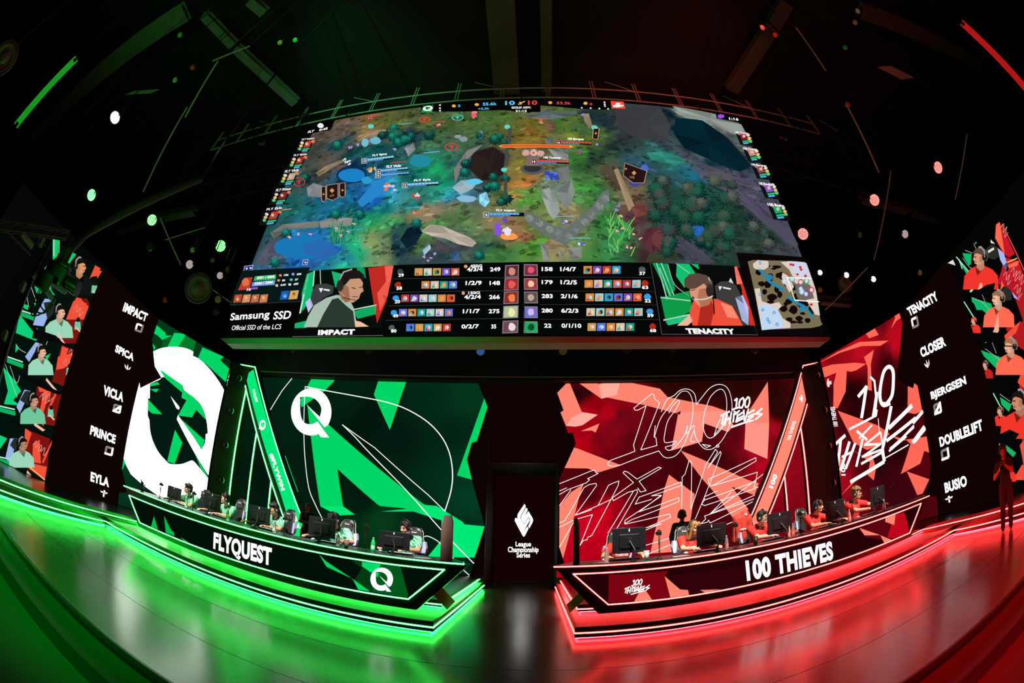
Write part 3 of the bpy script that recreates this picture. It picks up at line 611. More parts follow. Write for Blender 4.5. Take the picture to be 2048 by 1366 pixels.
for body, f, q, kind, iq in (('IMPACT', CA, [(978, 888), (1166, 976), (1000, 818)], 'top', [(1075, 1045), (1133, 1066), (1093, 980)]),
                             ('SPICA', CA, [(918, 1214), (1064, 1290), (930, 1154)], 'jungle', [(990, 1345), (1040, 1372), (998, 1300)]),
                             ('VICLA', CB, [(823, 198), (982, 258), (833, 118)], 'mid', [(898, 332), (962, 353), (910, 265)]),
                             ('PRINCE', CB, [(717, 515), (918, 592), (728, 440)], 'bot', [(833, 672), (898, 692), (845, 602)]),
                             ('EYLA', CB, [(722, 888), (870, 938), (727, 812)], 'sup', [(798, 1005), (855, 1025), (805, 950)])):
    A.text(body, *f(q), (1.7, 1.7, 1.66), 0.045); icon(A, kind, *f(iq), WHITE)
A.build('picture', t, o)
PNR = vplane(RB_, RC); L_ = (Vector(RC) - Vector(RB_)).length
t, o = led_wall('name_panel', 'tall black LED panel listing five player names in white right of the brush lettering', PNR, rect(PNR, 0.0, L_, 0.335, 5.5))
A = Art(PNR); A.poly2(rect(PNR, .005, L_ - .005, .34, 5.495), S('0f0303')); A.nxt()
CN = lambda p: T(1536, 400, 4, p); C5 = lambda p: T(1700, 720, 4.017, p)
for body, f, q, kind, iq in (('TENACITY', CN, [(1135, 930), (1370, 798), (1108, 866)], 'top', [(1158, 1032), (1212, 1008), (1142, 950)]),
                             ('CLOSER', CN, [(1232, 1262), (1428, 1165), (1212, 1188)], 'jungle', [(1262, 1355), (1302, 1330), (1245, 1290)]),
                             ('BJERGSEN', C5, [(660, 334), (942, 210), (645, 258)], 'mid', [(680, 446), (742, 422), (668, 358)]),
                             ('DOUBLELIFT', C5, [(728, 700), (1072, 562), (715, 622)], 'bot', [(738, 812), (803, 788), (728, 725)]),
                             ('BUSIO', C5, [(768, 1070), (944, 1010), (757, 988)], 'sup', [(770, 1155), (832, 1135), (762, 1102)])):
    A.text(body, *f(q), (1.7, 1.7, 1.66), 0.045); icon(A, kind, *f(iq), WHITE)
A.build('picture', t, o)

# ---------------------------------------------------------------- outer video walls: feeds of the players, one above the other
def bust(A, f, hx, hy, r, skin, hair, shirt, face=1, shirt2=None, glasses=False):
    """A player on a live feed: shoulders, head with headset, looking left (-1) or right (1)."""
    s = r
    def P(x, y): return f([(hx + x * s * face, hy + y * s)])[0]
    A.poly([P(-2.6, 4.6), P(-2.5, 2.6), P(-1.7, 1.7), P(-.6, 1.2), P(.6, 1.2), P(1.5, 1.7), P(2.3, 2.7), P(2.5, 4.6)], shirt); A.nxt()
    A.poly([P(-.55, .6), P(.45, .6), P(.55, 1.5), P(.0, 2.0), P(-.55, 1.5)], [c * .7 for c in skin]); A.poly([P(-.2, 1.9), P(.75, 1.3), P(.45, 2.6)], [c * .25 for c in shirt])
    A.nxt(); A.poly([P(-.75, -.5), P(.1, -1.0), P(.85, -.6), P(.95, 0), P(1.08, .28), P(.9, .42), P(.82, .85), P(.4, 1.1), P(-.2, .85), P(-.75, .3)], skin)
    A.poly([P(-.2, .85), P(-.75, .3), P(-.75, -.3), P(.1, -.2), P(.2, .5)], [c * .62 for c in skin])
    A.nxt(); A.poly([P(-1.0, .5), P(-1.15, -.3), P(-.9, -1.05), P(-.2, -1.4), P(.5, -1.3), P(1.0, -.85), P(1.0, -.35), P(.55, -.6), P(.0, -.45), P(-.35, -.2), P(-.6, .5)], hair)
    A.poly([P(.55, -.12), P(.88, -.16), P(.85, -.02), P(.55, .02)], S('20100c')); A.poly([P(.5, .62), P(.85, .58), P(.8, .7), P(.55, .72)], S('7a2a22'))
    if glasses: A.line([P(-.3, -.05), P(.45, -.08), P(.95, -.1)], .16 * s / 4, S('101010'))
    A.nxt(); A.ell(P(-.62, .0), .36 * s / f.k, .5 * s / f.k, S('1a1a1c')); A.line([P(-.62, -.1), P(-.55, -1.0), P(-.1, -1.5), P(.2, -1.45)], .22 * s / f.k, S('9a9a9a')); A.line([P(-.55, .45), P(.1, 1.05), P(.7, .85)], .08 * s / f.k, S('b0a8a0'))
def ff(ox, oy, k):
    def f(p): return T(ox, oy, k, p)
    f.k = k; return f
PVL = vplane(LC, LD); L_ = (Vector(LD) - Vector(LC)).length
t, o = led_wall('video_wall', 'left outer LED screen with four live feeds of players in mint jerseys', PVL, rect(PVL, 0.0, L_ + 1.6, 0.335, 5.5))
A = Art(PVL, clip=(.005, L_ + 1.59, .34, 5.495)); f = ff(0, 600, 3.7944); f2 = ff(0, 440, 6.83)
A.poly2(rect(PVL, 0.005, L_ + 1.59, .34, 5.495), S('060807')).nxt()
A.poly([(122, 490), (210, 540), (90, 962), (-70, 905), (-70, 860)], S('05120b')).nxt()
MINT = S('9ad6b8'); MINT2 = S('6fc79c'); SK = S('e8b596'); HB = S('15110f')
ORG = S('f0523a'); ORG2 = S('ff7a5c'); DRED = S('7a1410')
# red ends of the feeds
for pg in ([(560, 60), (600, -10), (660, -10), (690, 60), (640, 200), (600, 330), (470, 330), (500, 160)], [(470, 340), (590, 380), (540, 520), (500, 660), (395, 620), (430, 480)], [(285, 640), (435, 695), (480, 710), (440, 960), (330, 940), (250, 900)], [(190, 970), (380, 1040), (360, 1280), (340, 1365), (210, 1280), (180, 1150)]):
    A.poly(f(pg), DRED)
A.nxt()
for pg in ([(580, -20), (620, -10), (600, 60), (540, 110), (520, 90)], [(470, 350), (520, 370), (500, 420), (450, 460)], [(440, 430), (555, 400), (545, 480), (480, 520), (425, 530)], [(285, 640), (330, 660), (350, 690), (300, 700)], [(330, 690), (390, 690), (350, 780), (325, 870), (300, 860)], [(190, 970), (240, 1010), (200, 1130), (185, 1100)], [(250, 1090), (300, 1060), (310, 1240), (245, 1230)], [(225, 1235), (355, 1265), (340, 1362), (220, 1280)], [(420, 700), (440, 690), (380, 830), (360, 830)], [(395, 1060), (405, 1060), (330, 1240), (318, 1230)], [(630, 30), (660, 20), (600, 110)], [(640, 230), (690, 70), (680, 150), (645, 250)], [(270, 880), (330, 870), (330, 960)]):
    A.poly(f(pg), ORG)
for pg in ([(1180, 900), (1300, 620), (1370, 660), (1340, 760), (1240, 780)], [(1290, 620), (1350, 690), (1390, 700), (1330, 800)], [(1000, 1110), (1100, 1080), (1240, 1210), (1190, 1360), (900, 1360)]): A.poly(f2(pg), ORG)
for _i, (x, y) in enumerate(((480, 480), (300, 740), (250, 1100), (560, 70), (520, 400), (330, 720), (290, 1130))):
    A.curve(f([(x, y), (x + 25, y - 30), (x + 20, y + 20), (x + 50, y - 10), (x + 40, y + 50), (x + 70, y + 20)]), 0.7, S('e8c0b0'))
# green ends of the feeds
for pg in ([(150, 110), (290, 290), (270, 310), (120, 250)], [(20, 500), (110, 610), (160, 690), (100, 760), (150, 800), (30, 790), (60, 690)], [(-200, 930), (55, 1050), (0, 1130), (-60, 1100)], [(120, 340), (140, 370), (115, 400)], [(345, 425), (385, 405), (350, 470)], [(370, 290), (395, 270), (380, 310)], [(170, 30), (215, 40), (210, 70), (180, 60)]):
    A.poly(f(pg), S('0fd07a'))
for pg in ([(470, 760), (610, 820), (600, 880), (560, 1000), (500, 1010), (465, 880)], [(620, 840), (690, 860), (700, 960), (750, 1030), (640, 1000)], [(720, 260), (800, 270), (790, 480), (720, 560)], [(960, 430), (1040, 470), (930, 620), (885, 490)], [(580, 700), (640, 620), (600, 720)], [(460, 1130), (490, 1135), (480, 1180)], [(330, 1210), (390, 1170), (380, 1230)]): A.poly(f2(pg), S('10c878'))
A.nxt()
for a, b in ((f2([(505, 715), (620, 755)])), f2([(300, 1240), (450, 1290)]), f([(60, 432), (170, 470)]), f([(0, 805), (110, 830)]), f([(0, 1192), (65, 1205)])):
    A.line([a, b], 2.2, S('b8f0d0')); A.line([(a[0], a[1] + 7), (b[0], b[1] + 8)], 7, S('10b060'))
for pts in (f([(40, 490), (130, 740)]), f([(75, 500), (125, 630), (155, 550)]), f([(280, 215), (305, 300)]), f([(300, 230), (325, 300)]), f([(375, 270), (350, 340)]), f2([(425, 920), (500, 1130)]), f2([(370, 1060), (390, 1180)]), f([(120, 335), (150, 375), (195, 400)])): A.curve(pts, 0.9, S('c8d8c8'))
A.line(f2([(705, 300), (250, 1360), (-10, 2180)]), 1.6, S('9ff0b8'))
A.line(f2([(760, 270), (760, 500)]), 5, G1); A.line(f2([(808, 285), (805, 450)]), 1.2, S('c8ffd8')); A.line(f2([(735, 265), (735, 490)]), 3, S('c0c8c0'))
# chairs, then the people, dark desks under each
for pg in ([(270, 120), (340, -10), (420, 0), (330, 200), (250, 190)], [(190, 430), (270, 320), (300, 330), (220, 470)], [(125, 810), (185, 680), (230, 690), (150, 860)], [(40, 1200), (75, 1050), (130, 1050), (80, 1240)]): A.poly(f(pg), S('9ab4e8'))
A.nxt()
for pg in ([(330, 20), (400, 10), (420, 80), (360, 150)], [(150, 760), (190, 690), (225, 690), (215, 800)], [(75, 1100), (110, 1040), (140, 1060), (120, 1150)]): A.poly(f(pg), S('262a2a'))
A.nxt()
bust(A, f, 450, 95, 42, SK, HB, MINT); bust(A, f, 310, 395, 38, SK, HB, MINT); bust(A, f, 250, 765, 38, S('c89878'), HB, MINT2); bust(A, f, 165, 1095, 38, S('b08868'), HB, MINT)
bust(A, f2, 1080, 640, 85, S('e09a68'), HB, S('101412'))
for pg in ([(440, 245), (490, 330), (465, 320), (430, 260)], [(350, 590), (430, 685), (400, 675), (345, 610)], [(260, 930), (340, 985), (320, 995), (255, 950)], [(205, 1290), (250, 1345), (225, 1345), (200, 1310)]): A.poly(f(pg), S('f0c0a8'))
for x, y, r in ((590, 150, 15), (525, 500, 14), (385, 815, 14), (1290, 870, 26)):
    g = f2 if r > 20 else f
    A.poly(g([(x - 2 * r, y + 5 * r), (x - 1.6 * r, y + r), (x + r, y + r), (x + 1.4 * r, y + 5 * r)]), MINT2); A.nxt(); A.ell(g([(x, y)])[0], r / g.k, 1.2 * r / g.k, HB); A.line(g([(x - r, y + 4 * r), (x + 1.5 * r, y + 6.5 * r)]), r * .8 / g.k, S('f0c0a8'))
A.nxt()
for pg in ([(255, 215), (420, 270), (480, 330), (620, 380), (580, 390), (440, 330), (240, 290)], [(150, 545), (300, 610), (430, 690), (500, 700), (440, 720), (250, 640), (140, 570)], [(90, 905), (190, 960), (330, 1020), (420, 1050), (400, 1060), (250, 1000), (60, 920)], [(0, 1240), (90, 1285), (340, 1366), (330, 1380), (0, 1262)]): A.poly(f(pg), S('07090a'))
A.line(f([(220, 1262), (335, 1362)]), 2, S('ffd070'))
A.poly([(122, 478), (160, 500), (210, 541), (260, 540), (190, 440), (100, 440)], S('050706'))
A.poly([(104, 484), (-10, 760), (-70, 905), (-120, 880), (90, 470)], S('030504'))
A.build('picture', t, o)

PVR = vplane(RC, RDd); L_ = (Vector(RDd) - Vector(RC)).length
t, o = led_wall('video_wall', 'right outer LED screen with four live feeds of players in red jerseys', PVR, rect(PVR, 0.0, L_ + 1.6, 0.335, 5.5))
A = Art(PVR, clip=(.005, L_ + 1.59, .34, 5.495)); f = ff(1880, 560, 3.415); f2 = ff(1860, 420, 6.83)
A.poly2(rect(PVR, 0.005, L_ + 1.59, .34, 5.495), S('060505')).nxt()
RED1 = S('f0362a'); RED2 = S('ff6a50')
for pg in ([(900, 200), (950, 165), (1160, 600), (1080, 650), (1000, 600), (890, 390)], [(1010, 640), (1210, 700), (1284, 900), (1284, 1300), (1100, 1100), (920, 1000), (980, 820)]): A.poly(f2(pg), S('c8182a'))
for pg in ([(385, 0), (574, 0), (574, 300), (500, 90)], [(450, 330), (574, 280), (574, 480), (500, 430)], [(540, 700), (574, 690), (574, 1330), (560, 1200)]): A.poly(f(pg), S('b01822'))
A.nxt()
for pg in ([(905, 200), (950, 165), (1020, 600), (970, 520), (890, 380)], [(1050, 760), (1215, 690), (1200, 760), (1070, 800)], [(960, 1100), (980, 960), (1010, 1040)]): A.poly(f2(pg), S('ff6a4a'))
for pg in ([(440, 380), (550, 280), (520, 360), (450, 420)], [(530, 700), (560, 620), (574, 640), (574, 740)], [(545, 1130), (574, 1090), (574, 1270)], [(520, 1330), (560, 1262), (574, 1262), (574, 1366), (470, 1366)]): A.poly(f(pg), S('f0503a'))
for x, y in ((960, 250), (1000, 900), (1100, 850), (1180, 900), (1150, 1080)): A.curve(f2([(x, y), (x + 50, y - 60), (x + 40, y + 60), (x + 90, y - 20), (x + 60, y + 120), (x + 110, y + 60)]), 0.8, S('e0b0a0'))
for pg in ([(445, 590), (570, 600), (560, 740), (530, 760), (470, 660)], [(610, 430), (645, 445), (620, 470)], [(540, 960), (680, 870), (660, 980), (580, 1060)], [(570, 1200), (840, 1280), (840, 1366), (640, 1366)], [(360, 640), (560, 870), (520, 910)]): A.poly(f2(pg), S('0fb868'))
for pg in ([(190, 0), (260, 0), (215, 75)], [(215, 120), (355, 175), (360, 240), (330, 240), (220, 150)], [(280, 480), (420, 530), (425, 595), (380, 600), (300, 520)], [(410, 800), (490, 850), (470, 900), (420, 850)], [(440, 1120), (520, 1180), (500, 1210), (450, 1160)]): A.poly(f(pg), S('12b866'))
A.nxt()
A.poly(f2([(245, 725), (315, 680), (350, 758)]), S('e8e0d8')); A.poly(f2([(830, 405), (890, 465), (830, 450)]), S('f0e8e0'))
for a in (f2([(360, 640), (560, 880)]), f2([(400, 680), (440, 800)]), f2([(475, 940), (660, 870)]), f2([(560, 1120), (680, 970)]), f([(165, 150), (240, 270)]), f([(205, 80), (270, 0)]), f([(315, 310), (345, 280)]), f([(365, 775), (410, 860)]), f([(405, 1120), (450, 1240)])): A.line(a, 2.0, S('9ff0c0'))
for a in (f2([(600, 460), (630, 530)]), f2([(480, 550), (580, 590)]), f2([(450, 660), (540, 780), (630, 800)]), f([(220, 120), (300, 160), (360, 240)]), f([(280, 80), (310, 150)]), f([(310, 470), (400, 540), (430, 590)]), f([(350, 410), (385, 500)]), f([(410, 780), (480, 830)])): A.curve(a, 0.8, S('c0c0b8'))
A.line(f2([(985, 200), (1300, 860)]), 1.8, S('ff5a4a')); A.line(f2([(1060, 715), (1190, 660)]), 1.6, S('ffd040'))
for pg in ([(770, 530), (840, 465), (930, 515), (1000, 600), (880, 680), (790, 650)], [(970, 1100), (1040, 1040), (1120, 1110), (1120, 1230), (1020, 1240)]): A.poly(f2(pg), S('2a2c28'))
A.nxt()
for pg in ([(925, 520), (1010, 590), (1060, 760), (1040, 830), (960, 680)], [(1120, 1120), (1230, 1240), (1200, 1220), (1150, 1200)]): A.poly(f2(pg), S('a8b8f0'))
A.poly(f2([(1000, 760), (1050, 720), (1080, 800), (1050, 850)]), S('101018')); A.poly(f2([(790, 560), (870, 510), (880, 540), (800, 590)]), S('e8e8e0'))
A.nxt()
def B2(*a, **k): bust(A, *a, **k)
B2(f2, 690, 650, 95, S('e09a78'), S('5a4638'), RED1, face=-1); B2(f, 400, 130, 42, S('f0b898'), S('9a6a4a'), RED2, face=-1); B2(f, 485, 455, 42, S('e8b090'), S('a07050'), RED2, face=-1, glasses=True); B2(f, 548, 830, 55, S('d08868'), S('1a1413'), RED1, face=-1)
A.poly(f([(400, 230), (370, 345), (310, 430), (330, 425), (405, 350)]), S('f0b090')); A.poly(f2([(690, 1000), (640, 1140), (720, 1080), (720, 1000)]), S('f0b090')); A.poly(f([(505, 1040), (420, 1085), (430, 1095), (520, 1070)]), S('f0c0a8'))
B2(f, 415, 895, 22, S('e0a888'), S('6a4a38'), RED1, face=-1); B2(f, 235, 280, 18, S('e0a888'), RED1, RED1, face=-1); B2(f, 315, 580, 20, S('e0a888'), S('5a3a30'), S('c02420'), face=-1); B2(f, 455, 1255, 26, S('e0a888'), S('c02420'), RED1, face=-1)
A.nxt()
for pg in ([(560, 1130), (700, 1080), (780, 1030), (900, 1000), (880, 1100), (740, 1160), (640, 1170)],): A.poly(f2(pg), S('080808'))
for pg in ([(255, 400), (330, 350), (440, 370), (445, 420), (330, 430)], [(330, 720), (420, 690), (500, 720), (470, 745), (345, 760)], [(395, 1060), (480, 1020), (545, 1050), (500, 1110), (410, 1110)]): A.poly(f(pg), S('080707'))
A.poly([(1860, 560), (1897, 527), (1990, 455), (2000, 440), (1960, 400), (1840, 500)], S('060404'))
A.build('picture', t, o)

# ---------------------------------------------------------------- neon gates with slanted LED beams
PG = Plane((0, 10.35, 0), (1, 0, 0))
def seg(a, b, w, m, name, par, o, pl=PG, off=0.012):
    q0 = pl.q(a); q1 = pl.q(b); return strip(name, [pl.w(q0, off), pl.w(q1, off)], w, w, m, par, o)
for k in 'gr':
    team = SIDES[k]['team']
    if k == 'g':
        outer = [(482, 729.5), (510.5, 734.5), (622, 1079), (584.5, 1079)]; face = [(491, 750), (507, 739), (602, 1028), (617.5, 1079), (590.5, 1079), (562, 990)]
        posts = [((492, 776.5), (457, 998)), ((512.3, 865), (490, 1052)), ((541.5, 961), (534, 1040))]
    else:
        outer = [(1635, 725.7), (1606, 731.5), (1480.5, 1079), (1516.5, 1079)]; face = [(1625.5, 748.5), (1607.5, 736), (1486, 1079), (1511, 1079)]
        posts = [((1625.5, 770), (1660, 1020)), ((1602, 854), (1619.5, 1015)), ((1569.8, 951), (1577, 1035))]
    b = PG.hit(((outer[2][0] + outer[3][0]) / 2, 1079)); o = Vector((b.x, 10.35, 0.33))
    t = thing('neon_gate', f"slanted {team} LED beam framed in neon with upright neon posts behind the {team} desk", 'light gate', o)
    qs = [PG.q(p) for p in outer]; MB().prism(PG, qs, 0.0, -0.3).build('beam', M_matt, t, o)
    for i in range(4):
        if i != 2: seg(outer[i], outer[(i + 1) % 4], 0.022, NEON[k], 'neon_strip', t, o)
    for a, b in posts:
        q0, q1 = PG.q(a), PG.q(b); q1 = q1 + (q1 - q0) * ((0.34 - q1.y) / (q1.y - q0.y))
        strip('neon_post', [PG.w(q0, -0.02), PG.w(q1, -0.02)], 0.026, 0.026, NEON[k], t, o)
        MB().box(((PG.w(q0).x + PG.w(q1).x) / 2, 10.44, (q0.y + q1.y) / 2), (0.06, 0.1, abs(q0.y - q1.y))).build('post', M_matt, t, o)
    A = Art(PG, 0.004, 0.0006); A.poly(face, G2 if k == 'g' else S('ff8a74')); A.nxt()
    if k == 'g':
        A.text('FLYQUEST', *T(420, 690, 8.54, [(718, 775), (775, 995), (762, 752)]), WHITE, 0.03)
        A.shape(QLOGO, *C1([(312, 632), (308, 712), (362, 628)]), WHITE)
        A.text('#FLYWIN', *C1([(388, 902), (482, 1192), (418, 888)]), WHITE, 0.05)
        A.text('FLY', *T(470, 990, 11.38, [(1285, 505), (1405, 815), (1385, 462)]), WHITE, 0.05)
    else:
        logo100(A, *C3([(812, 800), (812, 742), (780, 810)]), WHITE, 0.05)
        A.text('100 THIEVES', *C3([(712, 1102), (757, 955), (684, 1100)]), WHITE, 0.02)
        A.text('100', *CX([(470, 168), (513, 48), (433, 152)]), WHITE, 0.05)
    A.build('picture', t, o)
# dark side panels with round marker lights between the side walls and the gates
for k, (a, b), pts in (('g', (LA, (-8.2, 10.6)), [(478, 757), (462, 822), (451, 890), (443, 960)]), ('r', (RA, (8.0, 10.55)), [(1636, 751), (1650, 821), (1659, 892), (1667.5, 966)])):
    pl = vplane(a, b); ln_ = (Vector(b) - Vector(a)).length
    team = SIDES[k]['team']; c = pl.w((ln_ / 2, .33)); t = thing('marker_column', f"narrow matt black column beside the {team} neon gate", 'panel', c)
    MB().prism(pl, rect(pl, 0.06, ln_, 0.335, 5.5), 0, -0.04).build('board', M_matt, t, c)
    for i, p in enumerate(pts):
        h = pl.hit(p); nm = ('topmost', 'second from top', 'third from top', 'lowest')[i]
        d = thing('marker_light', f"small round {team} marker light, {nm} in the column beside the {team} neon gate", 'light', h, 0, 'round marker lights beside the gates')
        Mx = Matrix.Identity(4); Mx.col[0][:3] = pl.ux; Mx.col[1][:3] = pl.uz; Mx.col[2][:3] = pl.n
        MB().lathe([(0.0, 0.002), (.075, .002), (.085, .05), (.095, .05), (.1, .0)], 20, M=Mx).build('housing', M_gloss, d)
        cr = MB(); n = 14
        for j in range(n):
            a0, a1 = R(-75 + 150 * j / n), R(-75 + 150 * (j + 1) / n)
            w0, w1 = .03 * math.cos(a0), .03 * math.cos(a1); sg = 1 if k == 'g' else -1
            cr.add([(sg * (.09) * math.cos(a0), .09 * math.sin(a0), .054), (sg * .09 * math.cos(a1), .09 * math.sin(a1), .054), (sg * (.09 * math.cos(a1) - w1), .088 * math.sin(a1), .054), (sg * (.09 * math.cos(a0) - w0), .088 * math.sin(a0), .054)], [(0, 1, 2, 3)], 0, False, Mx)
        cr.build('lens', glow('marker_' + k, (.02, .5, .05) if k == 'g' else (.5, .02, .03), 1.0), d)  # crescent reflection on the lens, put in as a glowing shape
# ================================================================ the hanging broadcast screen
DS = 6.3
PS = Plane((0, DS, 0), (1, 0, 0))
def G5(p): return T(480, 180, 3.531, p)
def G6(p): return T(1040, 180, 3.413, p)
def GM_(p): return T(683, 0, 2.9985, p)
def GL(p): return T(440, 500, 3.357, p)
def GR(p): return T(1030, 500, 3.0567, p)
zb = PS.hit((1052, 677)).z; zt = PS.hit((1048, 201.5)).z
xl = PS.hit((475, 610)).x; xr = PS.hit((1620, 560)).x
o = Vector((0.02, DS, zb)); t = thing('video_screen', 'huge hanging LED screen showing a match broadcast with scoreboard above both desks', 'screen', o)
sq = rect(PS, xl - .06, xr + .06, zb, zt + .03)
MB().prism(PS, sq, 0.0, -0.18).build('panel', M_black, t, o)
# tapered aluminium lip under the screen
q = [PS.q(p) for p in ((443, 678.6), (1660, 676.3), (1648, 685.8), (456, 689.5))]
lip = MB().prism(PS, q, 0.05, -0.2); lip.build('lower_lip', mat('lip_paint', S('8c8c8c'), 0.55, noise=0.25, nscale=2), t, o)
A = Art(PS, 0.004, 0.0006)
c5 = [(560, 420, '3a3f36'), (600, 330, '4a4038'), (760, 270, '5a4d48'), (900, 210, '7a5a34'), (1010, 200, '5e5a2c'), (1150, 180, '46502a'), (900, 310, '8a7346'), (820, 300, '6b5e3e'), (1100, 230, '5d6430'), (1300, 240, '4b5c30'), (1450, 260, '49552c'), (1600, 230, '47602e'), (1780, 210, '46652f'), (1700, 300, '3f5f35'), (1900, 300, '555a2a'), (2000, 300, '7a5a26'), (1420, 330, '3c5b3a'), (1300, 330, '1d3a44'), (1200, 300, '14303a'), (1000, 420, '0d4a4c'), (850, 440, '0e3b41'), (700, 400, '17424a'), (650, 480, '4a4a40'), (750, 520, '5a4c42'), (580, 560, '55483f'), (500, 620, '2b3c38'), (900, 470, '0f5a52'), (1050, 500, '0e4f4c'), (800, 560, '0b2b45'), (760, 600, '1467a0'), (700, 680, '0f2f4a'), (900, 600, '124a68'), (1000, 650, '2c7fae'), (1100, 700, '3aa0b8'), (900, 740, '1b62b4'), (800, 780, '14507e'), (1000, 800, '0f6a6a'), (1250, 580, '0f5a55'), (1350, 540, '137a5e'), (1430, 560, '1f9a62'), (1420, 650, '178a6a'), (1350, 760, '1a7a66'), (1200, 800, '14706a'), (1450, 720, '2f9f9a'), (1500, 780, '2a7f9a'), (1520, 620, '2a5a58'), (1600, 500, '1f4f4a'), (1650, 430, '2b4a3e'), (1700, 520, '3a2d2a'), (1780, 470, '35302c'), (1650, 640, '3a4448'), (1750, 620, '3a3426'), (1700, 740, '3a6a80'), (1830, 700, '3c5230'), (1950, 640, '8a6a34'), (1980, 520, '7a7030'), (1960, 760, '9a7a40'), (2000, 850, '6f7a50'), (400, 820, '1d5a58'), (350, 900, '1f6a5c'), (500, 860, '175f66'), (600, 840, '1a6a88'), (700, 885, '15606a'), (800, 900, '1a7060'), (900, 850, '1a8a62'), (1000, 880, '2a9a66'), (1100, 860, '5a7a5a'), (1250, 860, '8a7358'), (1350, 880, '7a6a52'), (1500, 880, '6a6a50'), (1650, 900, '5a6a4c'), (1750, 950, '7a6a4a'), (1900, 980, '8a6a4c'), (1950, 1080, '8a5a44'), (2030, 980, '5a6a34'), (300, 1000, '264a52'), (150, 1020, '1d4a4a'), (120, 1120, '20404a'), (250, 1100, '4a5058'), (350, 1080, '1f78b0'), (550, 1060, '1868ae'), (400, 1170, '1a5aa0'), (550, 1180, '2860a0'), (700, 1150, '1f5fa8'), (650, 1230, '1f7090'), (800, 1100, '1fa070'), (750, 1250, '25a078'), (900, 1200, '5a9a60'), (950, 1060, '7a8a5a'), (1000, 1000, '4a9a5a'), (1100, 950, '3a8a50'), (950, 930, '28905a'), (1050, 1120, '6a7a58'), (1150, 1100, '123040'), (1200, 1000, '1a4a44'), (1300, 1050, '3a5a34'), (1200, 1200, '2a3f48'), (1400, 1150, '3a4448'), (1500, 1200, '2a4048'), (1600, 1140, '3a3a48'), (1750, 1150, '2a5048'), (1700, 1060, '4a6a44'), (1850, 1180, '3a6a3a'), (1980, 1180, '4a7a34'), (2030, 1120, '4a8a30'), (1400, 950, '4a7a40'), (1560, 930, '4f7a44'), (1050, 1230, '5a7a5a'), (1000, 1180, '7a8060')]
c6 = [(100, 240, '6a6a28'), (50, 320, '7a6a2a'), (250, 250, '3f6a2a'), (330, 220, '4a6a2a'), (400, 330, '6f7a28'), (450, 300, '3a5a30'), (250, 320, '5a6038'), (200, 250, '6a5040'), (100, 420, '5a4a34'), (300, 430, '6a6e6a'), (420, 450, '2f6a2a'), (480, 480, '2f5a30'), (550, 480, '24382c'), (60, 600, 'a06a34'), (20, 700, '5a7a34'), (120, 720, '4a7a34'), (60, 800, '4a8a34'), (200, 700, '6a7a6a'), (320, 680, '747c78'), (420, 620, '3f7a34'), (500, 650, '3a7a38'), (560, 720, '2a5a38'), (450, 760, '4a8040'), (300, 850, '8a7a5a'), (150, 850, '6a7a44'), (250, 960, '6f7a74'), (100, 1000, '5a7a40'), (60, 1120, '3f8a34'), (200, 1120, 'a08a68'), (400, 1000, '5a7a44'), (500, 1050, '3a6a34'), (450, 1140, '3f7a3a'), (600, 1050, '2f7a4a'), (700, 950, '3a8a4a'), (560, 900, '2f7a3a'), (700, 150, '2f3438'), (850, 200, '3a3c40'), (950, 280, '3a3f44'), (750, 300, '2a3236'), (600, 200, '1a2c34'), (500, 180, '1a2a30'), (650, 400, '1f2e2c'), (800, 380, '2a3a38'), (900, 330, '2f3638'), (1000, 380, '34383e'), (1100, 250, '06222e'), (1050, 170, '06222a'), (1250, 300, '04222f'), (1350, 400, '04222e'), (1450, 500, '05283a'), (1300, 480, '0a2a38'), (1150, 180, '9aa49a'), (1250, 200, '8a948c'), (1400, 260, '5a605c'), (1500, 300, '4a4f50'), (950, 440, '2a6a60'), (1050, 480, '2a7a68'), (1150, 450, '454a54'), (1300, 560, '4a4a58'), (1450, 620, '484658'), (1550, 640, '46445a'), (1000, 560, '2a4f58'), (1150, 560, '1f5a6a'), (1200, 590, '1a5a70'), (900, 580, '22423c'), (850, 530, '2a4a5a'), (950, 700, '1a4038'), (1100, 680, '1f4036'), (1250, 660, '1c4a3a'), (1350, 680, '20423a'), (1000, 800, '0e3f36'), (1150, 800, '14483a'), (1300, 780, '123f36'), (1400, 850, '1a4234'), (1500, 750, '3a4048'), (1600, 750, '4a4858'), (1700, 850, '48455a'), (1800, 950, '524c5e'), (1550, 900, '20382f'), (1700, 980, '1f342c'), (1600, 1080, '2a3a30'), (1350, 950, '1a4a3a'), (1200, 950, '1a5060'), (1100, 900, '0f3a36'), (1000, 950, '123a34'), (1050, 1050, '36383e'), (1200, 1100, '3a3c4a'), (1350, 1100, '223a34'), (1500, 1120, '2a3a34'), (1750, 1080, '3a3f40'), (1900, 1080, '4a4a58'), (750, 800, '5a4038'), (800, 880, '4a2a34'), (900, 1000, '4a2e34'), (850, 1100, '3a2428'), (720, 700, '6a5a44'), (650, 600, '4a3f34'), (750, 1150, '2a5a3a')]
cp = [(480 + x / 3.531, 180 + y / 3.531, c) for x, y, c in c5] + [(1040 + x / 3.413, 180 + y / 3.413, c) for x, y, c in c6]
f0 = idw(PS, cp, 3.2)
def fgame(Q):
    W = np.stack([vnoise(Q, 1.6, 1) - .5, vnoise(Q, 1.6, 2) - .5], 1) * .5 + np.stack([vnoise(Q, 5, 5) - .5, vnoise(Q, 5, 6) - .5], 1) * .2
    c = f0(Q + W); n = .62 + .5 * vnoise(Q, 3.5, 7) + .35 * vnoise(Q, 11, 8); return np.maximum(c * n[:, None] * 1.2, 0) ** 1.06
zs = PS.hit((1046, 527)).z
A.grid((xl, zs), (xr, zt), 150, 84, fgame).nxt()
rnd = random.Random(4)
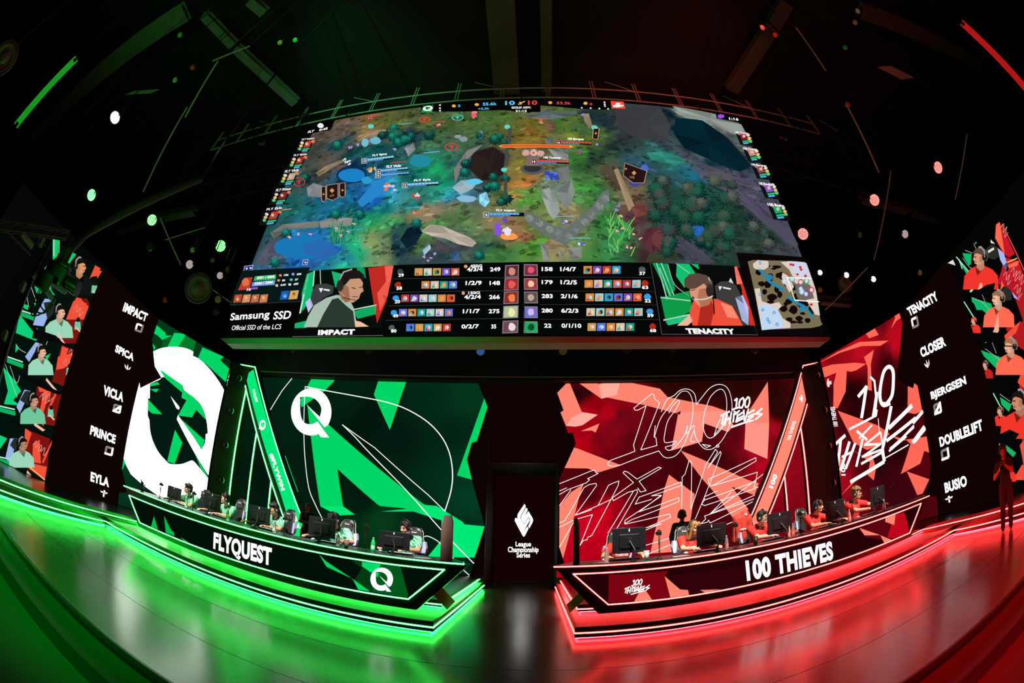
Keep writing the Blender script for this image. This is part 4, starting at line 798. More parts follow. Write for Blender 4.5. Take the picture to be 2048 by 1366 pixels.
# brush-like patches that break the ground up into leaves, stones and shade
nrng = np.random.default_rng(7); QQ = np.stack([nrng.uniform(xl + .1, xr - .1, 3600), nrng.uniform(zs + .1, zt - .1, 3600)], 1); CC = fgame(QQ)
for qi, ci in zip(QQ, CC):
    k = rnd.choice((.42, .6, .8, 1.25, 1.5)); a0 = rnd.uniform(0, 3.14); l = rnd.uniform(.03, .16) * (.7 + .3 * rnd.random()); w = l * rnd.uniform(.25, .7); ca, sa = math.cos(a0), math.sin(a0)
    A.poly2([Vector((qi[0] + ca * l * x - sa * w * y, qi[1] + (sa * l * x + ca * w * y) * .7)) for x, y in ((-1, 0), (-.5, -.8), (.4, -1), (1, -.1), (.5, .7), (-.4, 1))], tuple(float(v) * k for v in ci))
A.nxt()
def blob(f, x, y, rx, ry, col, n=9, j=.3):
    A.poly(f([(x + rx * (1 + j * (rnd.random() - .5)) * math.cos(6.283 * i / n), y + ry * (1 + j * (rnd.random() - .5)) * math.sin(6.283 * i / n)) for i in range(n)]), S(col))
def tree(f, x, y, h, col, col2):
    """A jagged clump of leaves: a dark spiky base with paler spikes up on the lit side."""
    for k, (c, r, dx_, dy_) in enumerate(((tuple(v * .45 for v in S(col)), .55, 0, 0), (S(col), .42, -.04, -.1), (S(col2), .26, -.08, -.2))):
        n = 13 - k * 2; o = []
        for i in range(n * 2):
            a = 3.1416 * i / n + rnd.uniform(-.12, .12); q = h * r * (rnd.uniform(.85, 1.15) if i % 2 == 0 else rnd.uniform(.5, .68)); o.append((x + dx_ * h + q * math.cos(a), y + dy_ * h - h * .15 + q * .85 * math.sin(a)))
        A.poly(f(o), c); A.lay += 1
    A.lay -= 3
def rock(pg, c):
    """A stone with facets."""
    q = [A.pl.q(p) for p in pg]; m = sum(q, Vector((0, 0))) / len(q); A.poly(pg, c); A.lay += 1
    for i in range(len(q) if len(q) < 12 else 0):
        k = rnd.uniform(.62, 1.28); a, b = q[i - 1], q[i]; A.poly2([a.lerp(m, .06), b.lerp(m, .06), m.lerp(b, rnd.uniform(.0, .35))], tuple(v * k for v in c))
    A.lay -= 1
# rocks and ground shapes
for f, pg, c in ((G5, [(900, 310), (960, 285), (1030, 278), (1032, 300), (900, 345), (830, 360)], 'a08a70'), (G5, [(470, 690), (520, 658), (590, 680), (570, 760), (480, 752)], '7f8488'), (G5, [(1280, 1000), (1340, 952), (1430, 960), (1520, 1000), (1620, 1040), (1672, 1080), (1640, 1110), (1540, 1090), (1450, 1050), (1350, 1032)], 'b4aa9c'),
    (G5, [(1510, 560), (1600, 430), (1720, 382), (1640, 450), (1560, 560), (1520, 660)], '7a7a72'), (G5, [(1640, 440), (1790, 400), (1870, 455), (1860, 600), (1780, 640), (1700, 640), (1620, 560)], '2a211d'), (G5, [(560, 930), (660, 900), (800, 905), (780, 960), (570, 975)], '8a8a86'), (G5, [(215, 1010), (300, 950), (560, 925), (560, 970), (330, 990), (240, 1050)], '6e746e'),
    (G5, [(100, 1230), (180, 1130), (240, 1050), (260, 1150), (190, 1235)], '55586a'), (G5, [(535, 590), (600, 540), (720, 495), (740, 505), (640, 560), (560, 610)], '8a7a60'), (G5, [(1500, 690), (1560, 640), (1700, 630), (1640, 700), (1560, 740)], 'a0b8c4'), (G5, [(1690, 740), (1740, 720), (1765, 790), (1730, 830), (1690, 800)], '8ad0f0'), (G5, [(1160, 410), (1220, 365), (1240, 420), (1190, 470)], '8a8e96'),
    (G5, [(1130, 1060), (1180, 980), (1250, 950), (1290, 1010), (1240, 1090), (1180, 1120)], '0c2030'), (G5, [(1380, 1050), (1480, 1100), (1470, 1160), (1390, 1140)], '4e4a50'), (G5, [(1480, 1160), (1540, 1140), (1560, 1200), (1500, 1210)], '3a5a80'), (G5, [(1290, 1130), (1340, 1090), (1350, 1120), (1300, 1170)], '9ac0d0'),
    (G6, [(20, 175), (150, 150), (200, 118), (215, 150), (390, 145), (385, 165), (330, 185), (200, 205), (60, 190)], '5a6668'), (G6, [(190, 400), (330, 440), (330, 480), (240, 470)], '8a8c8c'), (G6, [(150, 680), (200, 668), (260, 760), (272, 830), (230, 888), (190, 840), (150, 730)], '939c96'), (G6, [(240, 690), (350, 600), (376, 700), (340, 790), (300, 812)], '7f8a84'),
    (G6, [(30, 830), (100, 850), (230, 930), (310, 950), (380, 890), (480, 810), (560, 700), (605, 680), (612, 760), (520, 870), (400, 980), (310, 1062), (200, 1010), (60, 920)], '66706c'), (G6, [(250, 540), (330, 520), (340, 600), (280, 640)], '767c7c'), (G6, [(165, 330), (220, 320), (230, 370), (180, 370)], '6a706c'), (G6, [(140, 1050), (190, 1060), (200, 1160), (160, 1170)], '7f8680'),
    (G6, [(250, 1090), (300, 1110), (280, 1160)], '8a8a80'), (G6, [(320, 1080), (420, 1070), (420, 1150), (350, 1165)], '848a84'), (G6, [(640, 545), (668, 535), (782, 790), (742, 830)], 'a38c6c'), (G6, [(755, 800), (855, 778), (868, 850), (790, 872)], '7a4440'), (G6, [(850, 960), (890, 942), (955, 940), (985, 1050), (900, 1120), (840, 1060)], '5c3034'), (G6, [(430, 165), (470, 160), (495, 250), (470, 260), (440, 215)], '8a7a62'), (G6, [(880, 1120), (1060, 1090), (1080, 1170), (860, 1175)], '39432e'),
    (G6, [(930, 880), (1090, 1000), (1220, 1080), (1330, 1180), (1250, 1190), (1100, 1080), (960, 1000)], '43414f'), (G6, [(1150, 460), (1250, 500), (1400, 570), (1622, 650), (1560, 665), (1350, 600), (1280, 560)], '56535f'), (G6, [(1350, 660), (1480, 670), (1600, 760), (1760, 900), (1850, 960), (1900, 1060), (1800, 1010), (1650, 900), (1500, 760)], '4b495a'),
    (G6, [(860, 430), (960, 420), (1100, 460), (1130, 500), (1000, 500), (900, 480)], '2f8272'), (G6, [(1040, 110), (1310, 160), (1340, 200), (1510, 235), (1560, 330), (1450, 300), (1250, 210), (1130, 190), (1080, 150)], '8d958c'), (G6, [(1060, 190), (1240, 205), (1420, 330), (1580, 520), (1500, 560), (1300, 480), (1120, 400), (1050, 300)], '04222e'), (G6, [(650, 120), (950, 110), (1030, 240), (1010, 350), (800, 330), (660, 250)], '393b3f')):
    rock(f(pg), S(c))
A.nxt()
for x, y in ((60, 875), (130, 905), (200, 950), (260, 975), (330, 1000), (390, 950), (440, 900), (490, 855), (540, 790), (580, 740)): rock(G6([(x - 30, y), (x - 5, y - 26), (x + 26, y - 12), (x + 30, y + 20), (x, y + 30)]), S('7c857f'))
A.nxt()
# blue ponds
blob(G5, 790, 600, 110, 62, '0d2c50', 14, .1); A.nxt(); blob(G5, 790, 605, 92, 50, '1c80c4', 16, .1); blob(G5, 440, 1110, 195, 85, '1b76b8', 16, .12); blob(G5, 560, 1130, 120, 70, '2a66b0', 10, .2)
A.poly(G5([(830, 790), (960, 640), (1010, 630), (1090, 700), (960, 760), (860, 830)]), S('2a86c8'))
A.nxt()
for f, x, y, rx, ry, c in ((G5, 885, 372, 26, 30, '76bcd0'), (G5, 955, 358, 40, 26, '6cb4cc'), (G5, 1700, 320, 20, 26, '7aa0c0'), (G5, 1270, 500, 75, 50, '1f8aa0'), (G5, 1580, 350, 30, 18, '8a9a9a'), (G5, 1650, 650, 60, 22, '5ac8f0'), (G5, 895, 640, 36, 30, '2a9ad0'), (G5, 1540, 330, 24, 14, '8f9a98'), (G5, 1600, 770, 70, 26, '88b8d8'), (G5, 700, 990, 30, 20, 'c8a8b0'),
                           (G6, 850, 540, 30, 30, '4a6ac0'), (G6, 1215, 960, 42, 42, '2a62b8'), (G6, 785, 640, 40, 20, '3a4a90'), (G6, 940, 1020, 40, 60, '6a3a3c')):
    blob(f, x, y, rx, ry, c)
# forests
for i in range(26):
    x, y = rnd.choice(((620, 430), (700, 400), (1050, 330), (1130, 350), (1180, 360), (1600, 330), (1680, 330), (1780, 330), (1850, 360), (1560, 620), (1640, 540), (1780, 700), (1850, 780), (1830, 640), (1330, 320), (420, 750), (480, 620))); tree(G5, x + rnd.uniform(-50, 50), y + rnd.uniform(-30, 40), rnd.uniform(50, 110), rnd.choice(('0e4a44', '12584c', '1a4a3a', '0c3a3c')), rnd.choice(('1a7a64', '20705a', '2a5a40')))
for x, y in ((1080, 350), (1120, 390), (1170, 370), (1090, 290), (690, 410), (1800, 700), (1690, 1190), (1250, 960), (330, 1030), (250, 1240), (850, 900), (680, 900), (1590, 600)): tree(G5, x, y, 90, '0f6058', '1a8a72')
for i in range(44):
    x, y = rnd.uniform(880, 1450), rnd.uniform(640, 1150)
    if y > 700 + (x - 880) * -.1 and not (x < 1000 and y > 900): tree(G6, x, y, rnd.uniform(80, 150), rnd.choice(('12463a', '1a4a3c', '234a3e', '0f3a34', '3a443e')), rnd.choice(('2a5244', '1c5c48', '465048', '35503c')))
for x, y, c in ((1150, 700, '4a5248'), (1240, 800, '4c5046'), (1330, 650, '47544a'), (1450, 760, '4a5048'), (1600, 960, '3f4a40'), (1390, 960, '4a5250'), (1700, 1080, '46464a'), (980, 650, '3a4c44')): tree(G6, x, y, 120, c, '5a6056')
A.nxt()
# reeds and flowers
for i in range(46):
    x = rnd.uniform(640, 900); A.line(G5([(x, rnd.uniform(1040, 1090)), (x + rnd.uniform(-40, 50), rnd.uniform(920, 1000))]), 1.1, S(rnd.choice(('1f8a5a', '2aa06a', '14604a', '3aa070'))))
for i in range(40):
    x = rnd.uniform(600, 760); y = rnd.uniform(900, 1140) + (x - 600) * .2; A.line(G6([(x, y), (x + rnd.uniform(-50, 60), y - rnd.uniform(40, 90))]), 1.4, S(rnd.choice(('4ab050', '6ac860', '2a8a48', '8ad870'))))
for f, c, lst in ((G5, 'f0b0b4', ((680, 975), (805, 950), (710, 1030), (405, 1020), (350, 1040), (497, 1018), (765, 1000))), (G6, 'f8a8b4', ((700, 945), (665, 965), (775, 985), (820, 1015), (735, 1075), (690, 865), (765, 1080))), (G5, 'b0a0e0', ((1300, 1180), (1350, 1190), (1380, 1160), (1330, 1210), (1090, 420), (830, 390), (780, 405))), (G6, '9a8ae0', ((525, 370), (670, 790), (660, 820), (430, 170))), (G5, 'e8f0f0', ((750, 510), (770, 500), (770, 525), (740, 490)))):
    for x, y in lst:
        for k in range(4): blob(f, x + rnd.uniform(-9, 9), y + rnd.uniform(-7, 7), 7, 5, c, 6)
for i in range(60): blob(G6, rnd.uniform(20, 600), rnd.uniform(560, 1150), 3, 2.5, rnd.choice(('7ae0a0', '9ad8b0', 'b0c8a0')), 5)
for f, x, y in ((G5, 925, 258), (G5, 1888, 262), (G5, 1865, 565), (G6, 508, 258)): blob(f, x, y, 22, 16, '58d8c0', 10, .1)
for f, x, y in ((G5, 1875, 690), (G5, 1885, 450), (G5, 1905, 330)): A.poly(f([(x - 12, y - 60), (x + 14, y - 60), (x + 10, y + 70), (x - 12, y + 60)]), S('48484a'))
A.nxt()
# turret, fighters (plain coloured figures), pings
blob(G6, 85, 540, 82, 40, '55585a', 16, .05); A.nxt(); blob(G6, 85, 535, 60, 28, '2e3336', 16, .05); A.nxt(); A.poly(G6([(40, 520), (50, 410), (90, 395), (130, 415), (135, 520)]), S('7a6a64')); A.nxt(); blob(G6, 40, 432, 26, 22, 'd0a49a'); blob(G6, 140, 435, 26, 22, 'd0a49a'); blob(G6, 92, 430, 24, 22, 'e0b4a0'); A.nxt(); blob(G6, 92, 432, 9, 8, 'c85a3a')
for f, x, y, k, c, c2 in ((G6, 210, 590, 42, '3448b0', '5a74e0'), (G5, 935, 560, 26, 'b88a50', 'e8c080'), (G5, 1060, 690, 34, 'c8c8e8', 'e8784a'), (G5, 1250, 750, 30, 'c04a4a', 'e8d8d0'), (G5, 1880, 1000, 32, 'd8d0e0', '7a4ad0'), (G5, 1240, 870, 18, 'e0603a', 'f0a080'), (G6, 395, 425, 18, '6a6a90', 'b04a5a'), (G6, 310, 905, 22, '3060c0', 'd8d8d8'), (G6, 415, 1055, 22, '3060c0', 'd8d8d8'), (G6, 150, 222, 16, 'e8a090', 'b04030'), (G5, 925, 200, 14, 'e07080', 'a04a50'), (G5, 1405, 250, 15, 'd86060', 'e0b0a0'), (G5, 1640, 180, 30, 'e0607a', 'f08a7a')):
    for j in range(7): blob(f, x + rnd.uniform(-k, k), y + rnd.uniform(-k * .6, k * .6), k * rnd.uniform(.3, .6), k * rnd.uniform(.25, .5), c if j % 3 else c2, 6); A.lay += .3
A.lay = round(A.lay)
blob(G5, 1900, 1040, 60, 26, 'ff9a4a', 12); A.nxt(); blob(G5, 1890, 1005, 26, 30, 'e8e0f0', 8); A.poly(G5([(1800, 950), (1840, 945), (1845, 1030), (1800, 1035)]), S('8a50e0')); A.poly(G5([(1845, 910), (1890, 915), (1880, 960)]), S('6a48c0'))
for f, x, y, rx, ry, c in ((G5, 1495, 408, 44, 26, 'e03a3a'), (G5, 1305, 213, 36, 20, 'e0402a'), (G5, 1537, 200, 38, 20, '40c8b0'), (G5, 420, 655, 40, 30, 'c03a4a')):
    A.line([(p[0], p[1]) for p in f([(x + rx * math.cos(6.283 * i / 24), y + ry * math.sin(6.283 * i / 24)) for i in range(25)])], 1.6, S(c)); A.line(f([(x, y - ry * .5), (x, y + ry * .5)]), 2.2, S(c)); A.line(f([(x - rx * .4, y - ry * .3), (x, y), (x + rx * .4, y - ry * .3)]), 1.6, S(c))
# banners in the scene
A.nxt()
GOLD = S('d89a50')
for f, pg in ((G5, [(578, 690), (608, 686), (608, 780), (594, 797), (580, 785)]), (G5, [(615, 680), (695, 666), (695, 765), (655, 784), (615, 772)]), (G5, [(706, 666), (745, 660), (745, 748), (726, 766), (706, 752)]), (G6, [(715, 505), (865, 560), (845, 640), (770, 640), (705, 590)]), (G6, [(500, 270), (540, 268), (530, 345), (495, 335)])):
    A.poly(f(pg), S('241417')); A.line(f(pg), 1.0, S('c8a888'), True)
A.nxt()
for f, x, y, k in ((G5, 653, 716, 17), (G5, 593, 742, 8), (G5, 727, 714, 9), (G6, 777, 573, 16), (G6, 722, 545, 8), (G6, 517, 302, 9)): A.poly(f([(x, y - k), (x + k, y), (x, y + k), (x - k, y)]), GOLD)
A.text('LCS', *G5([(638, 760), (666, 754), (638, 748)]), GOLD, 0.02); A.text('LCS', *G6([(748, 605), (778, 612), (750, 592)]), GOLD, 0.02)
# health bars with names
def bar(f, x, y, w, h, c, lab=None, lvl=None, slope=0.0, lw=1.0, back='0a0a0c'):
    def p(a, b): return f([(x + a, y + b + slope * a)])[0]
    A.poly([p(-2, -2), p(w + 2, -2), p(w + 2, h + 2), p(-2, h + 2)], S(back)); A.nxt(); A.poly([p(0, 0), p(w * lw, 0), p(w * lw, h * .62), p(0, h * .62)], S(c)); A.poly([p(0, h * .7), p(w * .6, h * .7), p(w * .6, h), p(0, h)], S('5a8ae0'))
    A.nxt()
    for i in range(1, 9): A.line([p(w * i / 9, 0), p(w * i / 9, h * .62)], .5, S('18303a'))
    if lvl:
        A.lay -= 1; A.poly([p(-42, -6), p(-4, -6), p(-4, h + 8), p(-42, h + 8)], S('d8e8f0') if c[0] != 'e' else S('d87a70')); A.nxt(); A.poly([p(-39, -3), p(-7, -3), p(-7, h + 5), p(-39, h + 5)], S('142434') if c[0] != 'e' else S('3a0a0e')); A.nxt(); A.text(lvl, p(-33, h), p(-13, h), p(-33, 2), WHITE, .02); A.lay -= 1
    if lab: A.text(lab, p(w * .2, -8), p(w * .75, -8), p(w * .2, -26), WHITE, .03)
    A.lay -= 1
bar(G5, 902, 492, 185, 22, '8ad0f0', 'FLY Spica', '13', -.12); bar(G5, 1000, 570, 185, 18, '8ad0f0', 'FLY Vicla', '16', -.1); bar(G5, 1000, 602, 195, 16, '70b8e8', None, '15', -.08); bar(G5, 1188, 668, 215, 22, '8ad0f0', 'FLY Eyla', '12', -.06); bar(G5, 1762, 876, 243, 22, '60b8f0', 'FLY Impact', '16', 0.0, .86)
bar(G6, 118, 486, 215, 20, 'e05a50', '100 Tenacity', '14', .02); bar(G6, 286, 358, 200, 16, 'e05a50', '100 Bjergsen', '16', .03)
A.poly(GM_([(942, 882), (962, 874), (1370, 877), (1390, 886), (1370, 893), (962, 892)]), S('ffb040')); A.nxt(); A.poly(GM_([(960, 877), (1368, 879), (1368, 891), (960, 889)]), S('f04a2a'))
for f, a, b, c in ((G5, (1125, 248), (1215, 242), '50b8e8'), (G5, (1300, 452), (1410, 441), '70c8f0'), (G5, (1068, 522), (1175, 512), 'e04030'), (G5, (1172, 842), (1298, 834), '40b8e0'), (G5, (765, 995), (872, 990), '40a8e0'), (G6, (232, 872), (370, 872), '70c8f0'), (G6, (338, 1020), (480, 1020), '70c8f0'), (G6, (90, 202), (190, 204), 'e06050'), (G5, (1360, 235), (1450, 228), 'e05040'), (G5, (925, 190), (992, 182), 'e05040'), (G5, (280, 856), (365, 846), 'd0a080')): A.line(f([a, b]), 1.5, S(c))
# top information bar
A.nxt(); BK = S('050506')
A.poly(G5([(1280, 122), (1370, 108), (1450, 104), (1600, 92), (1860, 78), (2050, 74), (2050, 168), (1860, 150), (1600, 160), (1370, 160), (1280, 178)]), BK)
A.poly(G6([(0, 72), (140, 74), (390, 78), (620, 86), (620, 140), (540, 142), (390, 135), (140, 112), (140, 158), (0, 160)]), BK); A.poly(G5([(510, 245), (680, 208), (640, 290), (460, 322)]), BK); A.poly(G6([(1330, 158), (1510, 192), (1520, 235), (1342, 200)]), BK)
A.poly(GM_([(492, 640), (555, 635), (545, 680), (478, 682)]), S('10b858')); A.poly(GM_([(1612, 612), (1690, 616), (1702, 658), (1622, 656)]), S('f0503c')); A.nxt()
A.shape(QLOGO, *GM_([(486, 672), (545, 670), (494, 642)]), WHITE); logo100(A, *GM_([(1628, 650), (1692, 652), (1624, 622)]), WHITE, .06)
CY = S('58c8f8'); RT = S('f04038'); GO = S('f0b848')
def tx(s, f, a, b, c, col=WHITE, bold=.03): A.text(s, *f([a, b, c]), col, bold)
tx('5', GM_, (700, 648), (714, 648), (700, 634), CY); tx('55.6k', GM_, (848, 640), (932, 637), (848, 622), CY); tx('+2.3k', GM_, (820, 665), (888, 663), (820, 653), CY); tx('10', GM_, (982, 637), (1040, 636), (982, 612), CY); tx('10', GM_, (1118, 635), (1174, 635), (1118, 609), RT); tx('GOLD ADV.', GM_, (1020, 658), (1138, 657), (1020, 646)); tx('31:13', GM_, (1045, 678), (1110, 678), (1045, 666)); tx('53.3k', GM_, (1290, 632), (1376, 634), (1290, 616), RT); tx('6', GM_, (1488, 636), (1504, 637), (1488, 622), RT)
tx('FLY', G5, (480, 312), (524, 302), (486, 296)); tx('0:45', G5, (560, 298), (620, 285), (564, 282)); tx('1:16', G6, (1426, 210), (1490, 216), (1424, 192))
blob(G5, 572, 258, 22, 18, 'f0f0f0', 7); blob(G6, 1368, 186, 24, 14, 'a050e8', 8); A.line(GM_([(1062, 632), (1098, 614)]), 2.2, GO); A.line(GM_([(1070, 618), (1078, 632)]), 1.8, GO)
for x, y in ((675, 642), (812, 633), (1252, 622), (1462, 626)): blob(GM_, x, y, 13, 9, 'f0b040', 8)
for x, y in ((592, 637), (592, 655), (592, 670), (1576, 620), (1578, 632), (1580, 643), (1440, 653), (1494, 655), (1546, 657), (1598, 659)): blob(GM_, x, y, 6, 5, 'f0f0f0', 6)
# side columns of player cards
for f, lst, sg in ((G5, ((470, 400, 'FLY Impact'), (415, 515, 'FLY Spica'), (355, 630, 'FLY Vicla'), (295, 765, 'FLY Prince'), (230, 905, 'FLY Eyla')), 1), (G6, ((1520, 335, '100 Tenacity'), (1575, 445, '100 Closer'), (1635, 560, '100 Bjergsen'), (1690, 690, '100 Doublelift'), (1750, 835, '100 Busio')), -1)):
    for i, (x, y, nm) in enumerate(lst):
        k = 1 + i * .06
        if sg > 0: P = lambda a, b: f([(x + a * k - b * .42 * k, y + b * k)])[0]
        else: P = lambda a, b: f([(x + a * k + b * .42 * k, y + b * k)])[0]
        A.poly([P(-58, -32), P(38, -44 * (1 if sg > 0 else .6)), P(38, 40), P(-58, 48)] if sg > 0 else [P(-38, -28), P(52, -18), P(52, 58), P(-38, 46)], S('101214')); A.nxt()
        A.poly([P(-14, -30), P(28, -36), P(28, 8), P(-14, 14)], S(rnd.choice(('a03028', 'b84030', '7a2a30', 'b8a890', '8a3a48')) if sg > 0 else ('8a1a38', 'c88a78', '8a4a5a', '8a5ac8', '18a868')[i])); A.nxt(); blob(f, P(5, -12)[0] * 0 + x + 5 * k, y - 12 * k, 12, 12, 'e0b8a0', 7)
        A.poly([P(-14, 20), P(32, 14), P(32, 24), P(-14, 30)], S('28c070')); A.poly([P(-14, 33), P(24, 28), P(24, 38), P(-14, 42)], S('60b0e8'))
        for dy, c in ((-20, 'e8d8c0'), (2, 'f0c070'), (22, '60c880')): blob(f, x + (-36 if sg > 0 else 42) * k - (dy * .42 if sg > 0 else -dy * .42), y + dy, 13, 11, c, 8)
        A.text(nm, *( [P(-48, -34), P(36, -44), P(-48, -50)] if sg > 0 else [P(-36, -30), P(50, -22), P(-36, -46)]), WHITE, .02); A.lay -= 1
        blob(f, x + sg * 34 * k + 14, y - 30 * k, 14, 12, 'e07a50' if sg > 0 else 'c07a90', 8)
A.nxt()
for x, y in ((185, 132), (212, 128), (580, 92)): A.poly(GL([(x - 16, y - 17), (x + 18, y - 21), (x + 12, y + 15), (x - 22, y + 18)]), S('c8d0f0')); A.lay += 1; A.poly(GL([(x - 13, y - 14), (x + 14, y - 17), (x + 9, y + 12), (x - 18, y + 15)]), S('1c2c6a')); A.lay += 1; blob(GL, x, y, 8, 8, 'd0e0ff', 5); A.lay -= 2
# lower third: black strip, cards, scoreboard
A.nxt()
A.poly2(rect(PS, xl - .04, xr + .04, zb + .01, zs), BK); A.nxt()
A.poly(GL([(160, 145), (610, 122), (560, 355), (72, 378)]), S('3a3a3a')); A.nxt(); A.poly(GL([(160, 148), (606, 126), (557, 352), (76, 374)]), S('061818'))
A.poly(GL([(614, 150), (1176, 116), (1090, 528), (505, 540)]), S('101010')); A.nxt()
A.poly(GL([(166, 195), (226, 190), (205, 274), (126, 278)]), S('b83a28')); blob(GL, 180, 225, 26, 30, 'f07a50', 9); A.poly(GL([(240, 185), (383, 173), (380, 205), (232, 216)]), S('30b860')); A.poly(GL([(225, 224), (378, 210), (372, 242), (218, 252)]), S('7a9ae0')); A.poly(GL([(216, 260), (262, 257), (258, 270), (212, 273)]), S('9a60c0'))
for i in range(4): x = 125 + i * 58; A.poly(GL([(x - 18, 308), (x + 32, 304), (x + 22, 358), (x - 30, 362)]), S(('b84a30', 'd88a60', 'b86a48', 'c87a50')[i])); blob(GL, x, 332, 12, 16, 'f0c090', 6)
A.poly(GL([(420, 284), (475, 280), (460, 340), (408, 343)]), S('1a5ab0')); A.poly(GL([(480, 282), (536, 278), (524, 336), (466, 340)]), S('d8a860')); blob(GL, 442, 312, 14, 18, '80d0ff', 6); blob(GL, 503, 308, 12, 16, '4a3018', 6)
A.nxt()
tx('2551 / 2666', GL, (252, 204), (372, 194), (256, 186)); tx('2366 / 2366', GL, (238, 242), (360, 231), (242, 224)); tx('106', GL, (434, 183), (464, 181), (438, 170)); tx('306', GL, (520, 178), (550, 175), (524, 165)); tx('86', GL, (422, 219), (442, 217), (426, 206)); tx('57', GL, (508, 214), (528, 212), (512, 201)); tx('0.81', GL, (412, 250), (446, 247), (416, 237)); tx('493', GL, (498, 245), (530, 242), (502, 231)); tx('16', GL, (186, 282), (212, 280), (190, 264))
for x, y, c in ((412, 178, 'e08a60'), (497, 170, '9a9af0'), (400, 212, 'c89a60'), (485, 207, '50b8d0'), (388, 246, 'd8c8a0'), (475, 240, 'e0e0e0')): blob(GL, x, y, 11, 9, c, 7)
tx('Samsung', GL, (72, 495), (336, 478), (82, 432), WHITE, .02); tx('SSD', GL, (362, 475), (478, 470), (374, 420), WHITE, .02); tx('Official SSD of the LCS', GL, (84, 545), (415, 538), (92, 514), WHITE, 0)
# feed, left player
A.poly(GL([(614, 150), (1176, 116), (1090, 526), (508, 532)]), S('06100b')); A.nxt()
for pg, c in (([(590, 170), (640, 148), (625, 330), (560, 420), (555, 300)], '10b870'), ([(755, 150), (825, 170), (880, 140), (900, 200), (780, 260)], '12b870'), ([(1000, 130), (1080, 122), (1100, 112), (1176, 116), (1120, 360), (1060, 500)], 'c02a20'), ([(1110, 118), (1172, 116), (1130, 320), (1080, 420), (1060, 300), (1120, 220)], 'ff6a58'), ([(900, 420), (1054, 380), (1050, 440), (930, 470)], '12a860'), ([(920, 120), (975, 130), (985, 200), (930, 160)], '0f9a58'), ([(510, 500), (600, 480), (590, 530), (508, 532)], '0fb870')): A.poly(GL(pg), S(c))
A.line(GL([(598, 175), (545, 430)]), 3, S('c0f8d8')); A.line(GL([(640, 150), (632, 250)]), 2, S('c8e8d0')); A.line(GL([(678, 142), (682, 236)]), 1.4, S('c0c8c0')); A.line(GL([(905, 408), (1054, 378)]), 2, S('d8f0e0'))
A.nxt(); A.poly(GL([(625, 290), (650, 240), (720, 234), (770, 250), (765, 300), (700, 330), (625, 400), (610, 350)]), S('3a3e40')); A.poly(GL([(580, 360), (612, 330), (632, 380), (600, 430)]), S('c0c4f0')); A.nxt(); A.poly(GL([(670, 265), (700, 265), (684, 295)]), S('f0f0f0')); A.line(GL([(706, 274), (740, 280)]), 3, S('f0f0f0'))
A.poly(GL([(570, 526), (600, 450), (640, 380), (720, 330), (790, 310), (870, 330), (905, 400), (920, 480), (900, 526)]), S('a8bfb0')); A.poly(GL([(905, 480), (950, 490), (1005, 522), (900, 526)]), S('f0c0a0')); A.nxt(); A.poly(GL([(660, 526), (700, 440), (760, 340), (800, 330), (850, 380), (900, 420), (915, 526)]), S('2a3a30'))
A.nxt(); A.poly(GL([(800, 280), (840, 230), (860, 200), (940, 190), (966, 230), (962, 255), (970, 285), (950, 300), (938, 335), (900, 362), (850, 360), (812, 330)]), S('c89878')); A.poly(GL([(800, 280), (840, 240), (870, 260), (880, 350), (850, 362), (812, 330)]), S('8a5a40'))
A.nxt(); A.poly(GL([(800, 210), (830, 160), (880, 142), (940, 148), (975, 180), (968, 215), (940, 200), (880, 205), (850, 240), (810, 270)]), S('1c1714')); blob(GL, 812, 250, 24, 38, '2a2a2c', 12, .05); A.line(GL([(806, 215), (835, 158), (890, 140)]), 3, S('b8b8b0')); A.curve(GL([(800, 290), (840, 330), (915, 345)]), 1.2, S('181818')); A.line(GL([(890, 262), (915, 268)]), 1.5, S('20120c')); A.line(GL([(940, 262), (962, 258)]), 1.5, S('20120c')); A.line(GL([(895, 322), (930, 322)]), 1.4, S('6a3028'))
A.poly(GL([(503, 538), (1100, 528), (1090, 582), (494, 590)]), S('080808')); A.line(GL([(494, 590), (1098, 582)]), .8, S('8a7a78')); A.nxt(); tx('IMPACT', GL, (664, 580), (910, 576), (668, 545), WHITE, .06)
# scoreboard
A.lay -= 2
A.poly(GL([(1170, 112), (2010, 96), (2030, 575), (1100, 582)]), S('030806')); A.poly(GR([(10, 84), (820, 88), (888, 524), (10, 522)]), S('030806')); A.nxt()
ic = ('b83a3a', '30a0c8', 'd88a40', '5a7ae0', 'd8c8b0', '7a4ab0', 'c8a050', '20a088', 'e0603a', '9ad0d8')
def icons(f, x0, y, n, dx, sz, seed):
    r = random.Random(seed)
    for i in range(n):
        x = x0 + i * dx; A.poly(f([(x, y - sz), (x + dx * .88, y - sz - 1), (x + dx * .86, y), (x - 1, y + 1)]), S(r.choice(ic))); A.lay += 1; blob(f, x + dx * .45, y - sz * .5, dx * .25, sz * .3, r.choice(('f0d8b8', 'c8e8f0', '3a1a18', 'f0a070', 'e0e0f0')), 6); A.poly(f([(x + 4, y - 4), (x + dx * .4, y - sz + 6), (x + dx * .5, y - 6)]), S(r.choice(ic))); A.lay -= 1
rows = ((185, '29', '4/3/4', '249', 1312, 5, 155), (272, '58', '1/2/9', '148', 1358, 4, 247), (362, '20', '4/2/4', '266', 1222, 6, 340), (458, '49', '1/1/7', '275', 1208, 6, 436), (558, '80', '0/2/7', '35', 1256, 5, 538))
